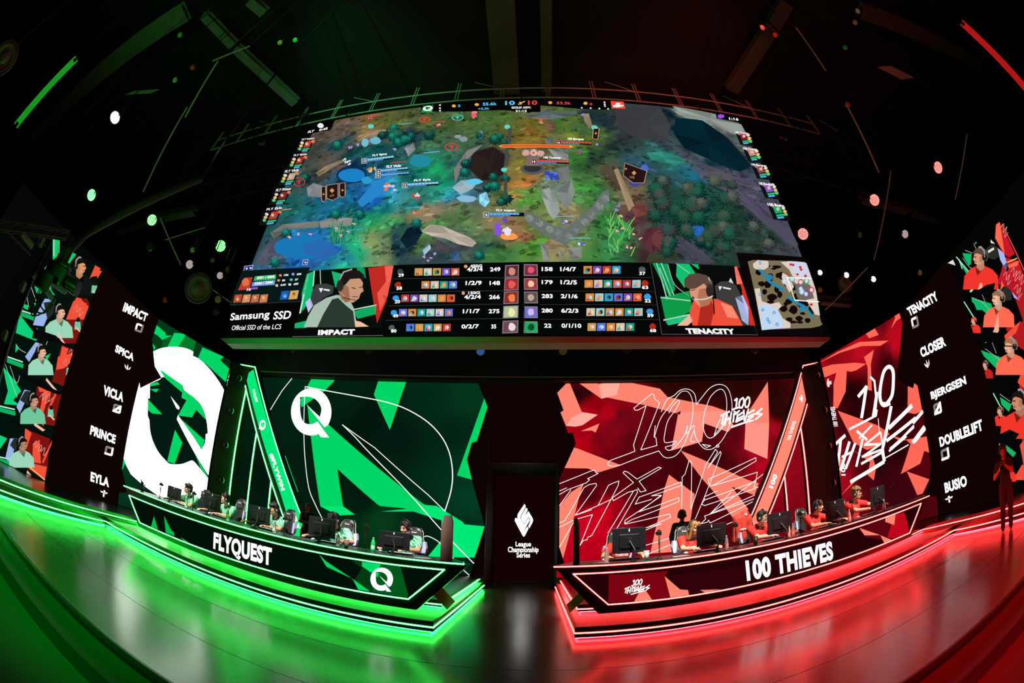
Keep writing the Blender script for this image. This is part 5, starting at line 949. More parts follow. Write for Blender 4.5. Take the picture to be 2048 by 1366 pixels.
for i, (y, a, kda, cs, x0, n, yt) in enumerate(rows):
    icons(GL, x0, y - 4, n, 61, 48, i); blob(GL, 1215 - i * 14, y - 28, 22, 20, ('3a4a4a', 'b02a18', '3a9ae0', '3a9ae0', '585858')[i], 8); A.nxt()
    tx(a, GL, (1202 - i * 12, y + 6), (1238 - i * 12, y + 5), (1203 - i * 12, y - 16), WHITE, .03); tx(kda, GL, (1660 - i * 9, yt), (1765 - i * 6, yt - 2), (1661 - i * 9, yt - 28)); tx(cs, GL, (1815 - (i * 3) + (20 if i == 4 else 0), yt), (1884 - i * 2 - (0 if i != 4 else 20), yt - 1), (1815 - (i * 3) + (20 if i == 4 else 0), yt - 28))
    A.poly(GL([(1916 - i * 4, y - 72), (2008 - i * 1, y - 76), (2006 - i * 1, y + 8), (1912 - i * 4, y + 12)]), S('8a7a80')); A.lay += 1; A.poly(GL([(1922 - i * 4, y - 66), (2002 - i, y - 70), (2000 - i, y + 2), (1918 - i * 4, y + 6)]), S(('5a2830', 'a02a30', '8a3020', 'b0c098', '6a4a58')[i])); A.lay += 1; blob(GL, 1960, y - 30, 24, 28, ('c89080', 'e06050', 'f08050', 'f0e8b0', 'f0d8e0')[i], 9); A.lay -= 2
    if i < 4: A.line(GL([(1165 - i * 16, y + 20 + (4 if i else 0)), (1905, y + 12)]), .7, S('3a4a48'))
tx('450G', GL, (1682, 128), (1762, 126), (1682, 110)); tx('150G', GL, (1670, 308), (1748, 306), (1670, 290)); blob(GL, 1652, 122, 12, 12, 'e0a070', 7); blob(GL, 1636, 300, 12, 12, 'e0a070', 7)
rows = ((155, '158', '1/4/7', 418, 4, '37', 140), (240, '179', '1/2/5', 424, 6, '63', 220), (322, '283', '2/1/6', 430, 6, '22', 305), (412, '280', '6/2/3', 436, 6, '59', 393), (503, '22', '0/1/10', 442, 5, '68', 485))
for i, (y, cs, kda, x0, n, b, yt) in enumerate(rows):
    icons(GR, x0, y, n, 58, 46, 20 + i); xb = 745 + i * 16; blob(GR, xb + 28, y - 26, 22, 20, ('585858', 'b02a18', '3a9ae0', '3a9ae0', 'b02a18')[i], 8); A.nxt()
    tx(cs, GR, (163 + (15 if i == 4 else 0), yt - 1), (230 - (8 if i == 4 else 0), yt), (163 + (15 if i == 4 else 0), yt - 26)); tx(kda, GR, (276 + i * 2, yt), (374 + i * 4 + (14 if i == 4 else 0), yt + 1), (275 + i * 2, yt - 26)); tx(b, GR, (xb + 12, y + 8), (xb + 50, y + 9), (xb + 11, y - 12))
    A.poly(GR([(56 + i * 0, y - 58), (138, y - 57), (140, y + 14), (54, y + 14)]), S('8a7a80')); A.lay += 1; A.poly(GR([(62, y - 52), (132, y - 51), (134, y + 8), (60, y + 8)]), S(('7a2a40', 'a03a38', '5a4a4a', '6a70d0', '18b060')[i])); A.lay += 1; blob(GR, 98, y - 22, 20, 22, ('e05a70', 'f0c8a0', 'c0a898', 'd8b8f0', '0a4a30')[i], 9); A.lay -= 2
    if i < 4: A.line(GR([(150, y + 22), (830 + i * 16, y + 24)]), .7, S('4a3a3a'))
A.line(GL([(2036, 100), (2048, 590)]), 1.2, S('1c1c1c'))
# feed, right player
A.poly(GR([(828, 90), (1345, 108), (1470, 474), (900, 470)]), S('0a0c0a')); A.nxt()
for pg, c in (([(835, 90), (930, 95), (975, 250), (940, 300)], '0f9a58'), ([(985, 94), (1060, 96), (1115, 180), (1030, 240), (980, 170)], '12c070'), ([(885, 300), (1060, 260), (1080, 380), (920, 460)], '0f9a4a'), ([(1335, 112), (1350, 110), (1425, 330), (1470, 470), (1400, 470), (1380, 250)], 'd03028'), ([(1335, 112), (1350, 110), (1385, 215), (1350, 220)], 'ff7a68'), ([(915, 430), (1060, 405), (1090, 440), (930, 470)], '20c080'), ([(1070, 96), (1115, 98), (1120, 130)], '0fb868')): A.poly(GR(pg), S(c))
for a in ([(862, 92), (925, 310)], [(890, 92), (968, 290)], [(880, 120), (945, 290)]): A.line(GR(a), 1.8, S('b0f8d0'))
A.line(GR([(888, 300), (1065, 320)]), 2.4, S('c0f8d8')); A.line(GR([(905, 438), (1060, 405)]), 2.4, S('d0f8e0')); A.curve(GR([(930, 100), (970, 220), (1060, 290)]), 1.2, S('c8c8c0')); A.line(GR([(980, 94), (1060, 150)]), 1.2, S('d8d8d0'))
A.nxt(); A.poly(GR([(1215, 230), (1250, 203), (1310, 200), (1345, 225), (1380, 300), (1430, 470), (1290, 470), (1230, 330)]), S('3c3c3a')); A.poly(GR([(1340, 300), (1385, 285), (1420, 360), (1420, 470), (1380, 440)]), S('b8c4f0')); A.poly(GR([(1300, 205), (1312, 180), (1330, 215)]), S('e8e0d8')); A.nxt(); A.poly(GR([(1238, 232), (1260, 232), (1246, 258)]), S('f0f0f0')); A.line(GR([(1268, 240), (1310, 248)]), 3, S('f0f0f0'))
A.poly(GR([(1060, 400), (1080, 330), (1130, 300), (1230, 310), (1320, 350), (1360, 420), (1385, 472), (1080, 472)]), S('f0503a')); A.poly(GR([(985, 472), (1062, 405), (1085, 440), (1050, 472)]), S('f0b898')); A.nxt(); A.poly(GR([(1130, 340), (1190, 320), (1215, 360), (1190, 472), (1110, 472)]), S('b02a20')); A.poly(GR([(1250, 330), (1320, 355), (1360, 430), (1290, 420)]), S('ff8a70'))
A.nxt(); A.poly(GR([(1062, 262), (1070, 225), (1130, 200), (1190, 230), (1200, 300), (1180, 345), (1130, 360), (1085, 320), (1070, 300)]), S('d89878')); A.poly(GR([(1120, 250), (1190, 240), (1200, 310), (1175, 350), (1130, 360), (1110, 300)]), S('a05a40'))
A.nxt(); A.poly(GR([(1030, 190), (1060, 160), (1110, 152), (1165, 165), (1200, 200), (1205, 240), (1170, 240), (1150, 215), (1100, 245), (1060, 250), (1030, 230)]), S('5a463a')); blob(GR, 1185, 258, 24, 40, '2c2826', 12, .05); A.line(GR([(1190, 215), (1178, 180)]), 3, S('c0b8b0')); A.nxt(); A.curve(GR([(1205, 290), (1150, 312), (1080, 310)]), 2, S('e0d8d0')); A.line(GR([(1082, 300), (1085, 312)]), 4, S('181818')); A.line(GR([(1070, 258), (1095, 252)]), 1.4, S('2a1810')); A.line(GR([(1205, 290), (1212, 400)]), 2.2, S('181414'))
A.poly(GR([(890, 478), (1474, 480), (1476, 528), (892, 525)]), S('080808')); A.line(GR([(822, 88), (892, 525)]), 1, S('5a5252')); A.line(GR([(892, 525), (1476, 528), (1455, 470)]), .9, S('7a6a68')); A.nxt(); tx('TENACITY', GR, (1045, 522), (1340, 524), (1034, 488), WHITE, .06)
# small map
CM = lambda p: T(1420, 440, 5.2556, p)
A.poly(CM([(265, 360), (1010, 410), (1180, 1222), (490, 1226), (400, 900)]), S('0c0608')); A.nxt(); A.poly(CM([(385, 455), (440, 440), (900, 450), (990, 462), (1150, 1085), (1168, 1110), (1140, 1130), (1050, 1150), (530, 1170), (460, 800), (400, 520)]), S('7a7054')); A.nxt()
for x, y, rx, ry in ((500, 560, 34, 50), (530, 690, 40, 26), (590, 700, 36, 40), (620, 620, 30, 50), (690, 510, 50, 18), (590, 500, 36, 14), (740, 600, 40, 40), (690, 740, 30, 40), (560, 770, 30, 30), (640, 830, 50, 40), (720, 800, 30, 36), (790, 690, 30, 30), (700, 600, 26, 26), (660, 530, 30, 12), (820, 870, 40, 30), (760, 950, 40, 30), (860, 960, 46, 44), (820, 1060, 36, 24), (920, 1050, 40, 26), (960, 900, 60, 40), (890, 730, 40, 30), (1050, 960, 30, 60), (930, 1090, 36, 14), (1010, 1070, 30, 30), (860, 1090, 40, 14), (960, 1000, 30, 16), (780, 900, 24, 24), (620, 880, 40, 18), (890, 820, 36, 30)): blob(CM, x, y, rx, ry, '140a08', 9, .4)
A.nxt(); A.curve(CM([(500, 530), (560, 600), (620, 670), (700, 720), (760, 755)]), 6, S('2088b0')); A.curve(CM([(810, 830), (900, 890), (980, 930), (1030, 990), (1060, 1030)]), 6, S('2088b0')); blob(CM, 615, 620, 30, 32, '2088b0'); blob(CM, 950, 955, 26, 30, '2088b0')
for pg in ([(440, 480), (490, 440), (600, 450), (605, 510), (560, 540), (480, 540), (445, 520)], [(455, 740), (510, 735), (530, 870), (620, 900), (710, 880), (740, 920), (700, 960), (750, 1050), (830, 1100), (830, 1150), (530, 1170), (490, 950)], [(730, 460), (810, 455), (1000, 470), (1100, 760), (1140, 1020), (1090, 1010), (1040, 930), (900, 690), (800, 620), (860, 620), (820, 540)], [(750, 570), (800, 600), (870, 720), (820, 780), (740, 620)]): A.poly(CM(pg), S('dccfc2'))
A.nxt(); A.poly(CM([(500, 920), (600, 905), (700, 960), (750, 1080), (760, 1150), (530, 1175)]), S('c0d8f0')); A.poly(CM([(805, 450), (985, 462), (1040, 620), (930, 630), (870, 560)]), S('d0d4ea')); A.poly(CM([(880, 700), (960, 660), (1040, 700), (1080, 840), (980, 860), (900, 830)]), S('70685e'))
A.nxt()
for x, y in ((835, 485), (860, 490), (935, 515), (945, 540), (905, 590), (990, 605), (800, 585), (1050, 905)): blob(CM, x, y, 16, 15, 'c83038', 7)
for x, y in ((540, 960), (660, 990), (590, 1060), (610, 1090), (690, 1115), (515, 800), (515, 470)): blob(CM, x, y, 16, 18, '2a88c8', 7); A.lay += 1; blob(CM, x, y, 8, 9, 'c8e0f4', 7); A.lay -= 1
for x, y, c in ((940, 740, '3a88c0'), (995, 795, '5a5ab8'), (1052, 752, 'd03a50'), (1000, 660, '18a860'), (950, 770, '8ac0d8'), (850, 640, '6aa0b0'), (940, 670, 'c04a58'), (770, 660, 'b8d0e0')): blob(CM, x, y, 30, 34, c, 10, .1); A.lay += 1; blob(CM, x, y, 19, 22, 'e0d8e0', 9); A.lay -= 1
A.nxt(); A.line(CM([(795, 622), (1050, 634)]), 1.4, WHITE); A.line(CM([(795, 622), (878, 862), (1130, 876)]), 1.4, WHITE)
A.build('picture', t, o)
print('game layers', A.lay)
# hoist lines of the screen
# ================================================================ the two team desks
DZ = 1.0
PF = Plane((0, 5.62, 0), (1, 0, 0))
M_desk = mat('desk_gloss', S('0d0d0e'), 0.3, noise=0.3, nscale=4, spec=0.6)
M_top = mat('desk_top', S('1c1c1d'), 0.35, noise=0.3, nscale=5)
DESK = {}
for k in 'gr':
    team = SIDES[k]['team']; sgn = SIDES[k]['s']
    if k == 'g':
        body = [(250, 971.5), (938, 1128.5), (832, 1220), (277, 1053)]; outl = [(259, 991), (889, 1139.5), (817, 1198), (280.5, 1045.5)]; x0, x1 = -7.44, -0.53
        endp = on_z(945, 1118.5, .99); lab = 'long black desk with green neon outline and white team lettering, left of the doorway'
    else:
        body = [(1107, 1132.5), (1856, 988), (1822, 1074), (1197, 1228)]; outl = [(1146.5, 1148), (1841.5, 1007), (1818.5, 1066), (1216.5, 1209)]; x0, x1 = 0.595, 7.60
        endp = on_z(1116, 1121, .99); lab = 'long black desk with red neon outline and white team lettering, right of the doorway'
    o = Vector(((x0 + x1) / 2, 6.0, 0.18)); t = thing('player_desk', lab, 'desk', o); DESK[k] = t
    MB().box(((x0 + x1) / 2, 6.15, .90), (abs(x1 - x0) - 1.2, .7, .05)).build('under_frame', M_matt, t, o)
    MB().prism(PF, [PF.q(p) for p in body], 0.0, -0.13).build('front_panel', M_desk, t, o)
    mb = MB(); xe = endp.x
    plan = [(x0, 5.585), (x1, 5.585), (xe, 5.95), (xe - .25, 6.55), (x0 + .1, 6.55)] if k == 'g' else [(x0, 5.585), (x1, 5.585), (x1 - .1, 6.55), (xe + .25, 6.55), (xe, 5.95)]
    extrude_z(mb, plan, DZ - 0.05, DZ); mb.build('desktop', M_top, t, o)
    ends = [(x0, 5.578, .985), (x1, 5.578, .985), (xe, 5.945, .985)] if k == 'g' else [(x1, 5.578, .985), (x0, 5.578, .985), (xe, 5.945, .985)]
    strip('neon_strip', ends, 0.013, 0.016, NEON[k], t, o)
    q = [PF.w(PF.q(p), 0.012) for p in outl]; q.append(q[0])
    strip('neon_strip', q, 0.014, 0.016, NEON[k], t, o)
    for xs in ((x0 + .7, (x0 + x1) / 2 - 1.2, (x0 + x1) / 2 + 1.2, x1 - .7)):
        MB().box((xs, 6.5, (.331 + .95) / 2), (0.06, 0.06, .95 - .331)).build('leg', M_matt, t, o)
    if k == 'g': lp = T(780, 1080, 6.505, [(530, 680), (662, 605), (846, 800), (742, 908)])
    else: lp = T(1090, 1080, 6.505, [(455, 675), (545, 745), (325, 950), (280, 845)])
    PL6 = Plane((0, 6.25, 0), (1, 0, 0)); MB().prism(PL6, [PL6.q(p) for p in lp], 0.0, -0.04).build('end_brace', M_taupe, t, o)
    A = Art(PF, 0.003, 0.0008)
    A.poly([outl[0], outl[1], outl[2], outl[3]], S('021006') if k == 'g' else S('270206')); A.nxt()
    if k == 'g':
        for pg in ([(430, 450), (470, 580), (400, 560)], [(530, 450), (600, 590), (626, 605), (628, 645), (545, 612)], [(690, 655), (775, 712), (720, 690)]): A.poly(C6(pg), S('00b848'))
        A.poly(C7([(700, 690), (805, 700), (1180, 745), (1250, 1020), (1230, 1045), (880, 992), (715, 880), (740, 860), (800, 760)]), S('013a14')); A.nxt()
        A.poly(C7([(980, 722), (1175, 745), (1250, 1015), (1245, 1045), (1050, 1020), (900, 990), (880, 800)]), S('00581c'))
        A.nxt(); A.poly(C7([(385, 630), (445, 690), (700, 860), (455, 748)]), S('00d060')); A.poly(C7([(700, 862), (800, 930), (880, 990), (765, 972), (720, 885)]), S('00d565')); A.poly(C7([(802, 700), (985, 722), (965, 770), (890, 805), (800, 742)]), S('00dc6c'))
        A.nxt(); A.shape(QLOGO, *C7([(884, 982), (1104, 982), (884, 758)]), WHITE); A.text('FLYQUEST', *C6([(1008, 796), (1577, 968), (1015, 604)]), WHITE, 0.05)
        A.poly(C7([(928, 800), (968, 808), (952, 850), (930, 838)]), S('00d565'))
    else:
        A.poly(C8([(670, 828), (1250, 788), (1215, 838), (1270, 1045), (665, 1098)]), S('7a0510')); A.poly(C8([(1230, 840), (2000, 730), (2000, 900), (1280, 1040)]), S('30030a'))
        A.poly(CX([(1230, 520), (1480, 430), (1640, 380), (1690, 560), (1500, 630), (1300, 600)]), S('5a0510')); A.nxt()
        A.poly(CX([(1545, 400), (1640, 378), (1672, 480), (1680, 555), (1545, 608), (1490, 600)]), S('c0081c')); A.nxt(); A.poly(C8([(985, 960), (1035, 985), (1092, 1072), (918, 1088)]), SA)
        for pg in ([(1240, 517), (1425, 580), (1285, 582)], [(1425, 582), (1540, 628), (1462, 650)], [(1470, 428), (1560, 398), (1550, 490), (1470, 462)]): A.poly(CX(pg), SA)
        for pg in ([(1215, 840), (1365, 970), (1442, 975), (1452, 1022), (1270, 1048)], [(1560, 975), (1760, 968), (1610, 1002)]): A.poly(C8(pg), SA)
        A.nxt(); logo100(A, *C8([(822, 1020), (1070, 1020), (822, 865)]), WHITE, .038); A.text('100 THIEVES', *CX([(240, 992), (1010, 798), (222, 806)]), WHITE, 0.05)
    A.build('picture', t, o)
# upright divider boards on the inner desk ends
for k, pts, y, m, lab in (('g', C7([(1600, 250), (1668, 250), (1682, 315), (1672, 678), (1560, 678), (1575, 345)]), 5.98, M_brown, 'glossy brown upright board standing on the inner end of the green desk'),
                          ('r', C8([(332, 285), (365, 270), (385, 345), (386, 702), (328, 702)]), 5.98, mat('graphite_board', S('5a5654'), 0.3, 0.4, noise=.3, nscale=3), 'grey upright board standing on the inner end of the red desk')):
    pl = Plane((0, y, 0), (1, 0, 0)); qs = [pl.q(p) for p in pts]; zb_ = min(q.y for q in qs)
    qs = [Vector((q.x, DZ if q.y < zb_ + .05 else q.y)) for q in qs]; c = Vector((sum(q.x for q in qs) / len(qs), y, DZ))
    t = thing('divider_board', lab, 'board', c); MB().prism(pl, qs, 0.0, -0.035).build('board', m, t, c)
    MB().prism(pl, [Vector((c.x + (q.x - c.x) * 1.06, q.y if q.y < DZ + .01 else q.y + .006)) for q in qs], -0.036, -0.05).build('edge_trim', M_black, t, c)

# ---------------------------------------------------------------- monitors
ORD = ('outermost', 'second outermost', 'middle', 'second innermost', 'innermost')
MONX = {'g': [(-6.17, 1.31), (-5.08, 1.395), (-3.97, 1.375), (-2.76, 1.39), (-1.60, 1.335)], 'r': [(6.39, 1.475), (5.25, 1.43), (4.06, 1.43), (2.86, 1.415), (1.63, 1.475)]}
def make_monitor():
    t = thing('monitor', '', 'monitor')
    M = Matrix.Translation((0, 0, 0.24))
    mb = MB(); mb.bevbox((0, 0, 0), (0.49, 0.022, 0.295), 0.006, 0, M); mb.bevbox((0, -0.016, -0.01), (0.30, 0.03, 0.17), 0.012, 0, M); mb.build('housing', mat('monitor_shell', S('1c1d20'), 0.32, noise=.2, nscale=10), t)
    MB().box((0, 0.0125, 0.003), (0.47, 0.002, 0.27), 0, M).build('screen', glow('monitor_screen', (.55, .75, .8), 0.5, False), t)
    d = MB().add([M @ Vector(p) for p in ((0, -.0125, .142), (.011, -.0125, .118), (0, -.0125, .094), (-.011, -.0125, .118))], [(0, 1, 2, 3)], 0)
    d.add([M @ Vector(p) for p in ((0, -.0105, .142), (.011, -.0105, .118), (0, -.0105, .094), (-.011, -.0105, .118))], [(3, 2, 1, 0)], 0)
    d.build('emblem', glow('emblem_white', (1, 1, 1), 1.1, False), t)
    a = MB(); a.tube((0, -.03, .23), (.06, -.11, .12), .012); a.tube((.06, -.11, .12), (.03, -.13, .03), .014); a.tube((0.03, -.13, 0.0), (0.03, -.13, .06), .018); a.bevbox((.03, -.13, .006), (.09, .08, .012), .003); a.bevbox((0, -.033, .235), (.07, .012, .07), .003)
    a.build('arm', mat('monitor_arm', S('2a2b2c'), 0.35, .4), t); return t
def make_keyboard():
    t = thing('keyboard', '', 'keyboard'); MB().bevbox((0, 0, .008), (.36, .13, .016), .004).build('case', M_plastic, t)
    kb = MB()
    for j in range(5):
        for i in range(14): kb.bevbox((-.162 + i * .025, -.048 + j * .024, .0195), (.02, .019, .007), .002)
    kb.build('keys', mat('key_caps', S('d8d8dc'), .5), t); return t
def make_mouse():
    t = thing('mouse', '', 'mouse'); MB().ball((0, 0, .012), (.03, .055, .022), 14, 8).build('shell', mat('mouse_shell', S('d8d8da'), .35), t)
    MB().bevbox((0, .025, .034), (.006, .016, .006), .002).build('wheel', M_plastic, t); return t
mono = make_monitor(); kb0 = make_keyboard(); ms0 = make_mouse(); first = True
mp0 = None
for k in 'gr':
    team = SIDES[k]['team']
    for i, (x, zt_) in enumerate(MONX[k]):
        rz = R((-6, -5, -3, -2, -2)[i] * (1 if k == 'g' else -1)); z = zt_ - 0.39
        z = DZ
        w = f'{ORD[i]} on the {team} desk'
        jobs = ((mono, (x, 6.0, z), rz, f'dark monitor seen from behind with white diamond emblem, {w}', 'monitors on the team desks'),
                (kb0, (x + .02, 6.28, DZ + .005), 0, f'black gaming keyboard with pale keys, {w}', 'keyboards on the team desks'), (ms0, (x + .30 * (-1 if k == 'g' and i < 3 else -1), 6.30, DZ + .005), 0.1, f'pale computer mouse, {w}', 'mice on the team desks'))
        for src, loc, a, lab, grp in jobs:
            if first: src.location = loc; src.rotation_euler = (0, 0, a); src['label'] = lab; src['group'] = grp; ob = src
            else: ob = dup(src, loc, a, lab, grp)
            if src is mono:
                ob.scale = (0.97, 1, (zt_ - DZ) / 0.388)
        m = MB().bevbox((x - .06, 6.31, DZ + .0025), (.82, .36, .004), .0015).build('desk_mat', mat('desk_mat_' + k, S('1d5f6e') if k == 'g' else S('6a1020'), .8, noise=.4, nscale=20), None, (x - .06, 6.31, DZ))
        tag(m, f'thin cloth desk mat under the keyboard, {w}', 'desk mat', 'desk mats on the team desks')
        first = False

# ---------------------------------------------------------------- small things on the desks
def bottle(x, y, h, r, m, lab, capm=M_white, lbl=None, cat='bottle', nm='water_bottle'):
    t = thing(nm, lab, cat, (x, y, DZ))
    MB().lathe([(0, .001), (r * .9, .001), (r, .01), (r, h * .55), (r * .97, h * .6), (r * .6, h * .82), (r * .36, h * .88), (r * .36, h * .93), (0, h * .93)], 16).build('body', m, t)
    MB().lathe([(0, h * .93), (r * .42, h * .93), (r * .42, h), (0, h)], 14).build('bottle_cap', capm, t)
    if lbl: MB().lathe([(r * 1.015, h * .18), (r * 1.015, h * .45)], 16).build('paper_label', lbl, t)
M_pet = mat('clear_plastic', (.92, .95, .93), .12, trans=.85); M_gdrink = mat('green_drink', S('28d06a'), .2, trans=.2)
M_pinkw = mat('rosy_plastic', (.95, .8, .78), .15, trans=.75)
def dx(px, py, y=5.95): return on_y(px, py, y).x
bottle(dx(741, 1095), 6.05, .21, .032, M_gdrink, 'bottle of bright green drink with white cap between two green team monitors', M_white, mat('mint_label', S('9ff0c0'), .6))
for px, py, lab in ((379, 1012, 'clear water bottle in front of the outermost player at the green desk'), (462, 1038, 'clear water bottle before the black-haired second outermost player at the green desk'), (555, 1066, 'clear water bottle in front of the middle player at the green desk'), (681, 1090, 'clear water bottle beside the paper cup at the green desk')):
    bottle(dx(px, py), 5.85, .2, .03, M_pet, lab, M_white, mat('pale_label', S('cfd8d0'), .6))
for px, py, lab in ((1213, 1110, 'clear water bottle at the inner end of the red desk'), (1453, 1088, 'rosy water bottle right of the monitor second from the doorway on the red desk'), (1586, 1060, 'water bottle beside the thin candle-like bottle on the red desk'), (1768, 1012, 'water bottle under the outermost monitor of the red desk'), (1699, 1035, 'water bottle in front of the outermost player at the red desk')):
    bottle(dx(px, py), 5.95, .21, .03, M_pinkw, lab, M_white, mat('rose_label', S('e8a8a0'), .6))
bottle(dx(1577, 1062), 5.92, .19, .014, mat('cream_spray', S('ffe0c8'), .5), 'thin cream spray bottle beside the water bottle on the red desk', mat('orange_cap', S('d86a30'), .5), None, 'bottle', 'spray_bottle')
def cup(px, py, lab, m, lid, y=5.9, h=.115, r=.04):
    x = dx(px, py, y); t = thing('paper_cup', lab, 'cup', (x, y, DZ))
    MB().lathe([(0, .001), (r * .72, .001), (r, h), (r * .9, h), (0, h * .98)], 18).build('cup', m, t); MB().lathe([(r * 1.06, h), (r * 1.06, h + .008), (r * .9, h + .016), (0, h + .016)], 18).build('lid', lid, t)
M_cup = mat('kraft_cup', S('b89a80'), .7); M_cupw = mat('white_cup', S('d8d0c8'), .7)
cup(693, 1088, 'brown paper cup with white lid beside a water bottle on the green desk', M_cup, M_white)
cup(1293, 1113, 'white paper cup with lid between monitor and camera stand on the red desk', M_cupw, M_white)
cup(1511, 1080, 'dark paper cup in front of the player with glasses at the red desk', mat('dark_cup', S('2a1a18'), .5), mat('dark_lid', S('3a2a26'), .5))
cup(449, 1037, 'small white cup next to the monitor second from the outer end of the green desk', M_cupw, M_white) if False else None
# papers near the inner ends
for px, py, lab, rz in ((1200, 1121, 'loose white papers at the inner end of the red desk', .2), (1362, 1107, 'loose white papers in front of the long-haired player at the red desk', -.1), (844, 1110, 'loose white papers at the inner end of the green desk', .15), (338, 1002, 'white papers at the outer end of the green desk', .1)):
    x = dx(px, py, 5.9); t = MB()
    for j in range(3): t.box((.012 * j, .01 * j, .0015 + .0012 * j), (.21, .15, .001), 0, Matrix.Rotation(.15 * j, 4, 'Z'))
    ob = t.build('paper_sheets', M_white); ob.location = (x, 5.9, DZ); ob.rotation_euler = (0, 0, rz); tag(ob, lab, 'papers')
# player cameras on slim stands
def make_webcam():
    t = thing('player_camera', '', 'camera')
    st = MB(); st.lathe([(0, .0), (.05, .0), (.05, .008), (.012, .014), (0, .014)], 16); st.tube((0, 0, .01), (0, 0, .30), .008); st.tube((0, 0, .18), (0, 0, .25), .012); st.build('stand', M_plastic, t)
    b = MB(); b.bevbox((0, 0, .335), (.075, .06, .055), .008); b.bevbox((0, .005, .372), (.05, .03, .02), .004); b.bevbox((-.045, .01, .34), (.02, .035, .035), .004); b.build('camera_body', M_plastic, t)
    MB().lathe([(0, 0), (.022, 0), (.024, .03), (.018, .05), (0, .045)], 14, M=Matrix.Translation((0, .03, .335)) @ Matrix.Rotation(R(-90), 4, 'X')).build('lens', M_gloss, t)
    c = MB(); c.path([(.02, 0, .31), (.03, -.01, .2), (.012, -.005, .1), (.03, 0, .02)], .003); c.build('cable', M_plastic, t); return t
wc0 = make_webcam(); first = True
for px, py, zt_, lab in ((322, 970, 1.31, 'player camera on a slim stand at the outer end of the green desk'), (388, 984, 1.34, 'player camera on a stand between the two outermost green desk players'), (570, 1040, 1.30, 'thin microphone-like camera stand beside the middle green desk player'), (733, 1052, 1.41, 'player camera on a tall stand left of the green drink bottle'),
                         (1318, 1064, 1.41, 'player camera on a stand right of the paper cup on the red desk'), (1471, 1048, 1.39, 'player camera on a stand in front of the red jacket'), (1600, 1026, 1.38, 'player camera on a stand left of the fringed player at the red desk'), (1703, 1000, 1.38, 'player camera on a stand in front of the curly-haired player at the red desk'), (1786, 968, 1.45, 'player camera on a stand at the outer end of the red desk')):
    p = on_y(px, py, 5.9); loc = (p.x, 5.9, DZ); s_ = 1
    if first: wc0.location = loc; wc0['label'] = lab; wc0['group'] = 'player cameras on the desks'; ob = wc0; first = False
    else: ob = dup(wc0, loc, 0, lab, 'player cameras on the desks')
    ob.scale = (.85, .85, (zt_ - DZ) / .38)
# a small dark plant at the outer end of the green desk
p = on_y(258, 966, 6.0); t = thing('potted_plant', 'small dark spiky plant in a black pot at the outer end of the green desk', 'plant', (max(p.x + .05, -7.27), 6.0, DZ))
MB().lathe([(0, .001), (.035, .001), (.05, .09), (.042, .09), (0, .08)], 16).build('pot', M_plastic, t)
lv = MB(); rr = random.Random(9)
for i in range(16):
    a = rr.uniform(0, 6.28); l = rr.uniform(.14, .26); e = rr.uniform(.5, 1.4); d = Vector((math.cos(a) * math.cos(e), math.sin(a) * math.cos(e), math.sin(e))); s_ = d.cross(Vector((0, 0, 1))).normalized(); b0 = Vector((0, 0, .08)); n_ = d.cross(s_) * .006
    lv.add([b0, b0 + d * l * .5 + s_ * .018, b0 + d * l, b0 + d * l * .5 - s_ * .018, b0 + d * l * .45 + n_], [(0, 1, 4), (1, 2, 4), (2, 3, 4), (3, 0, 4), (0, 3, 2, 1)])
lv.build('leaves', mat('dark_leaf', S('2e332e'), .6), t)
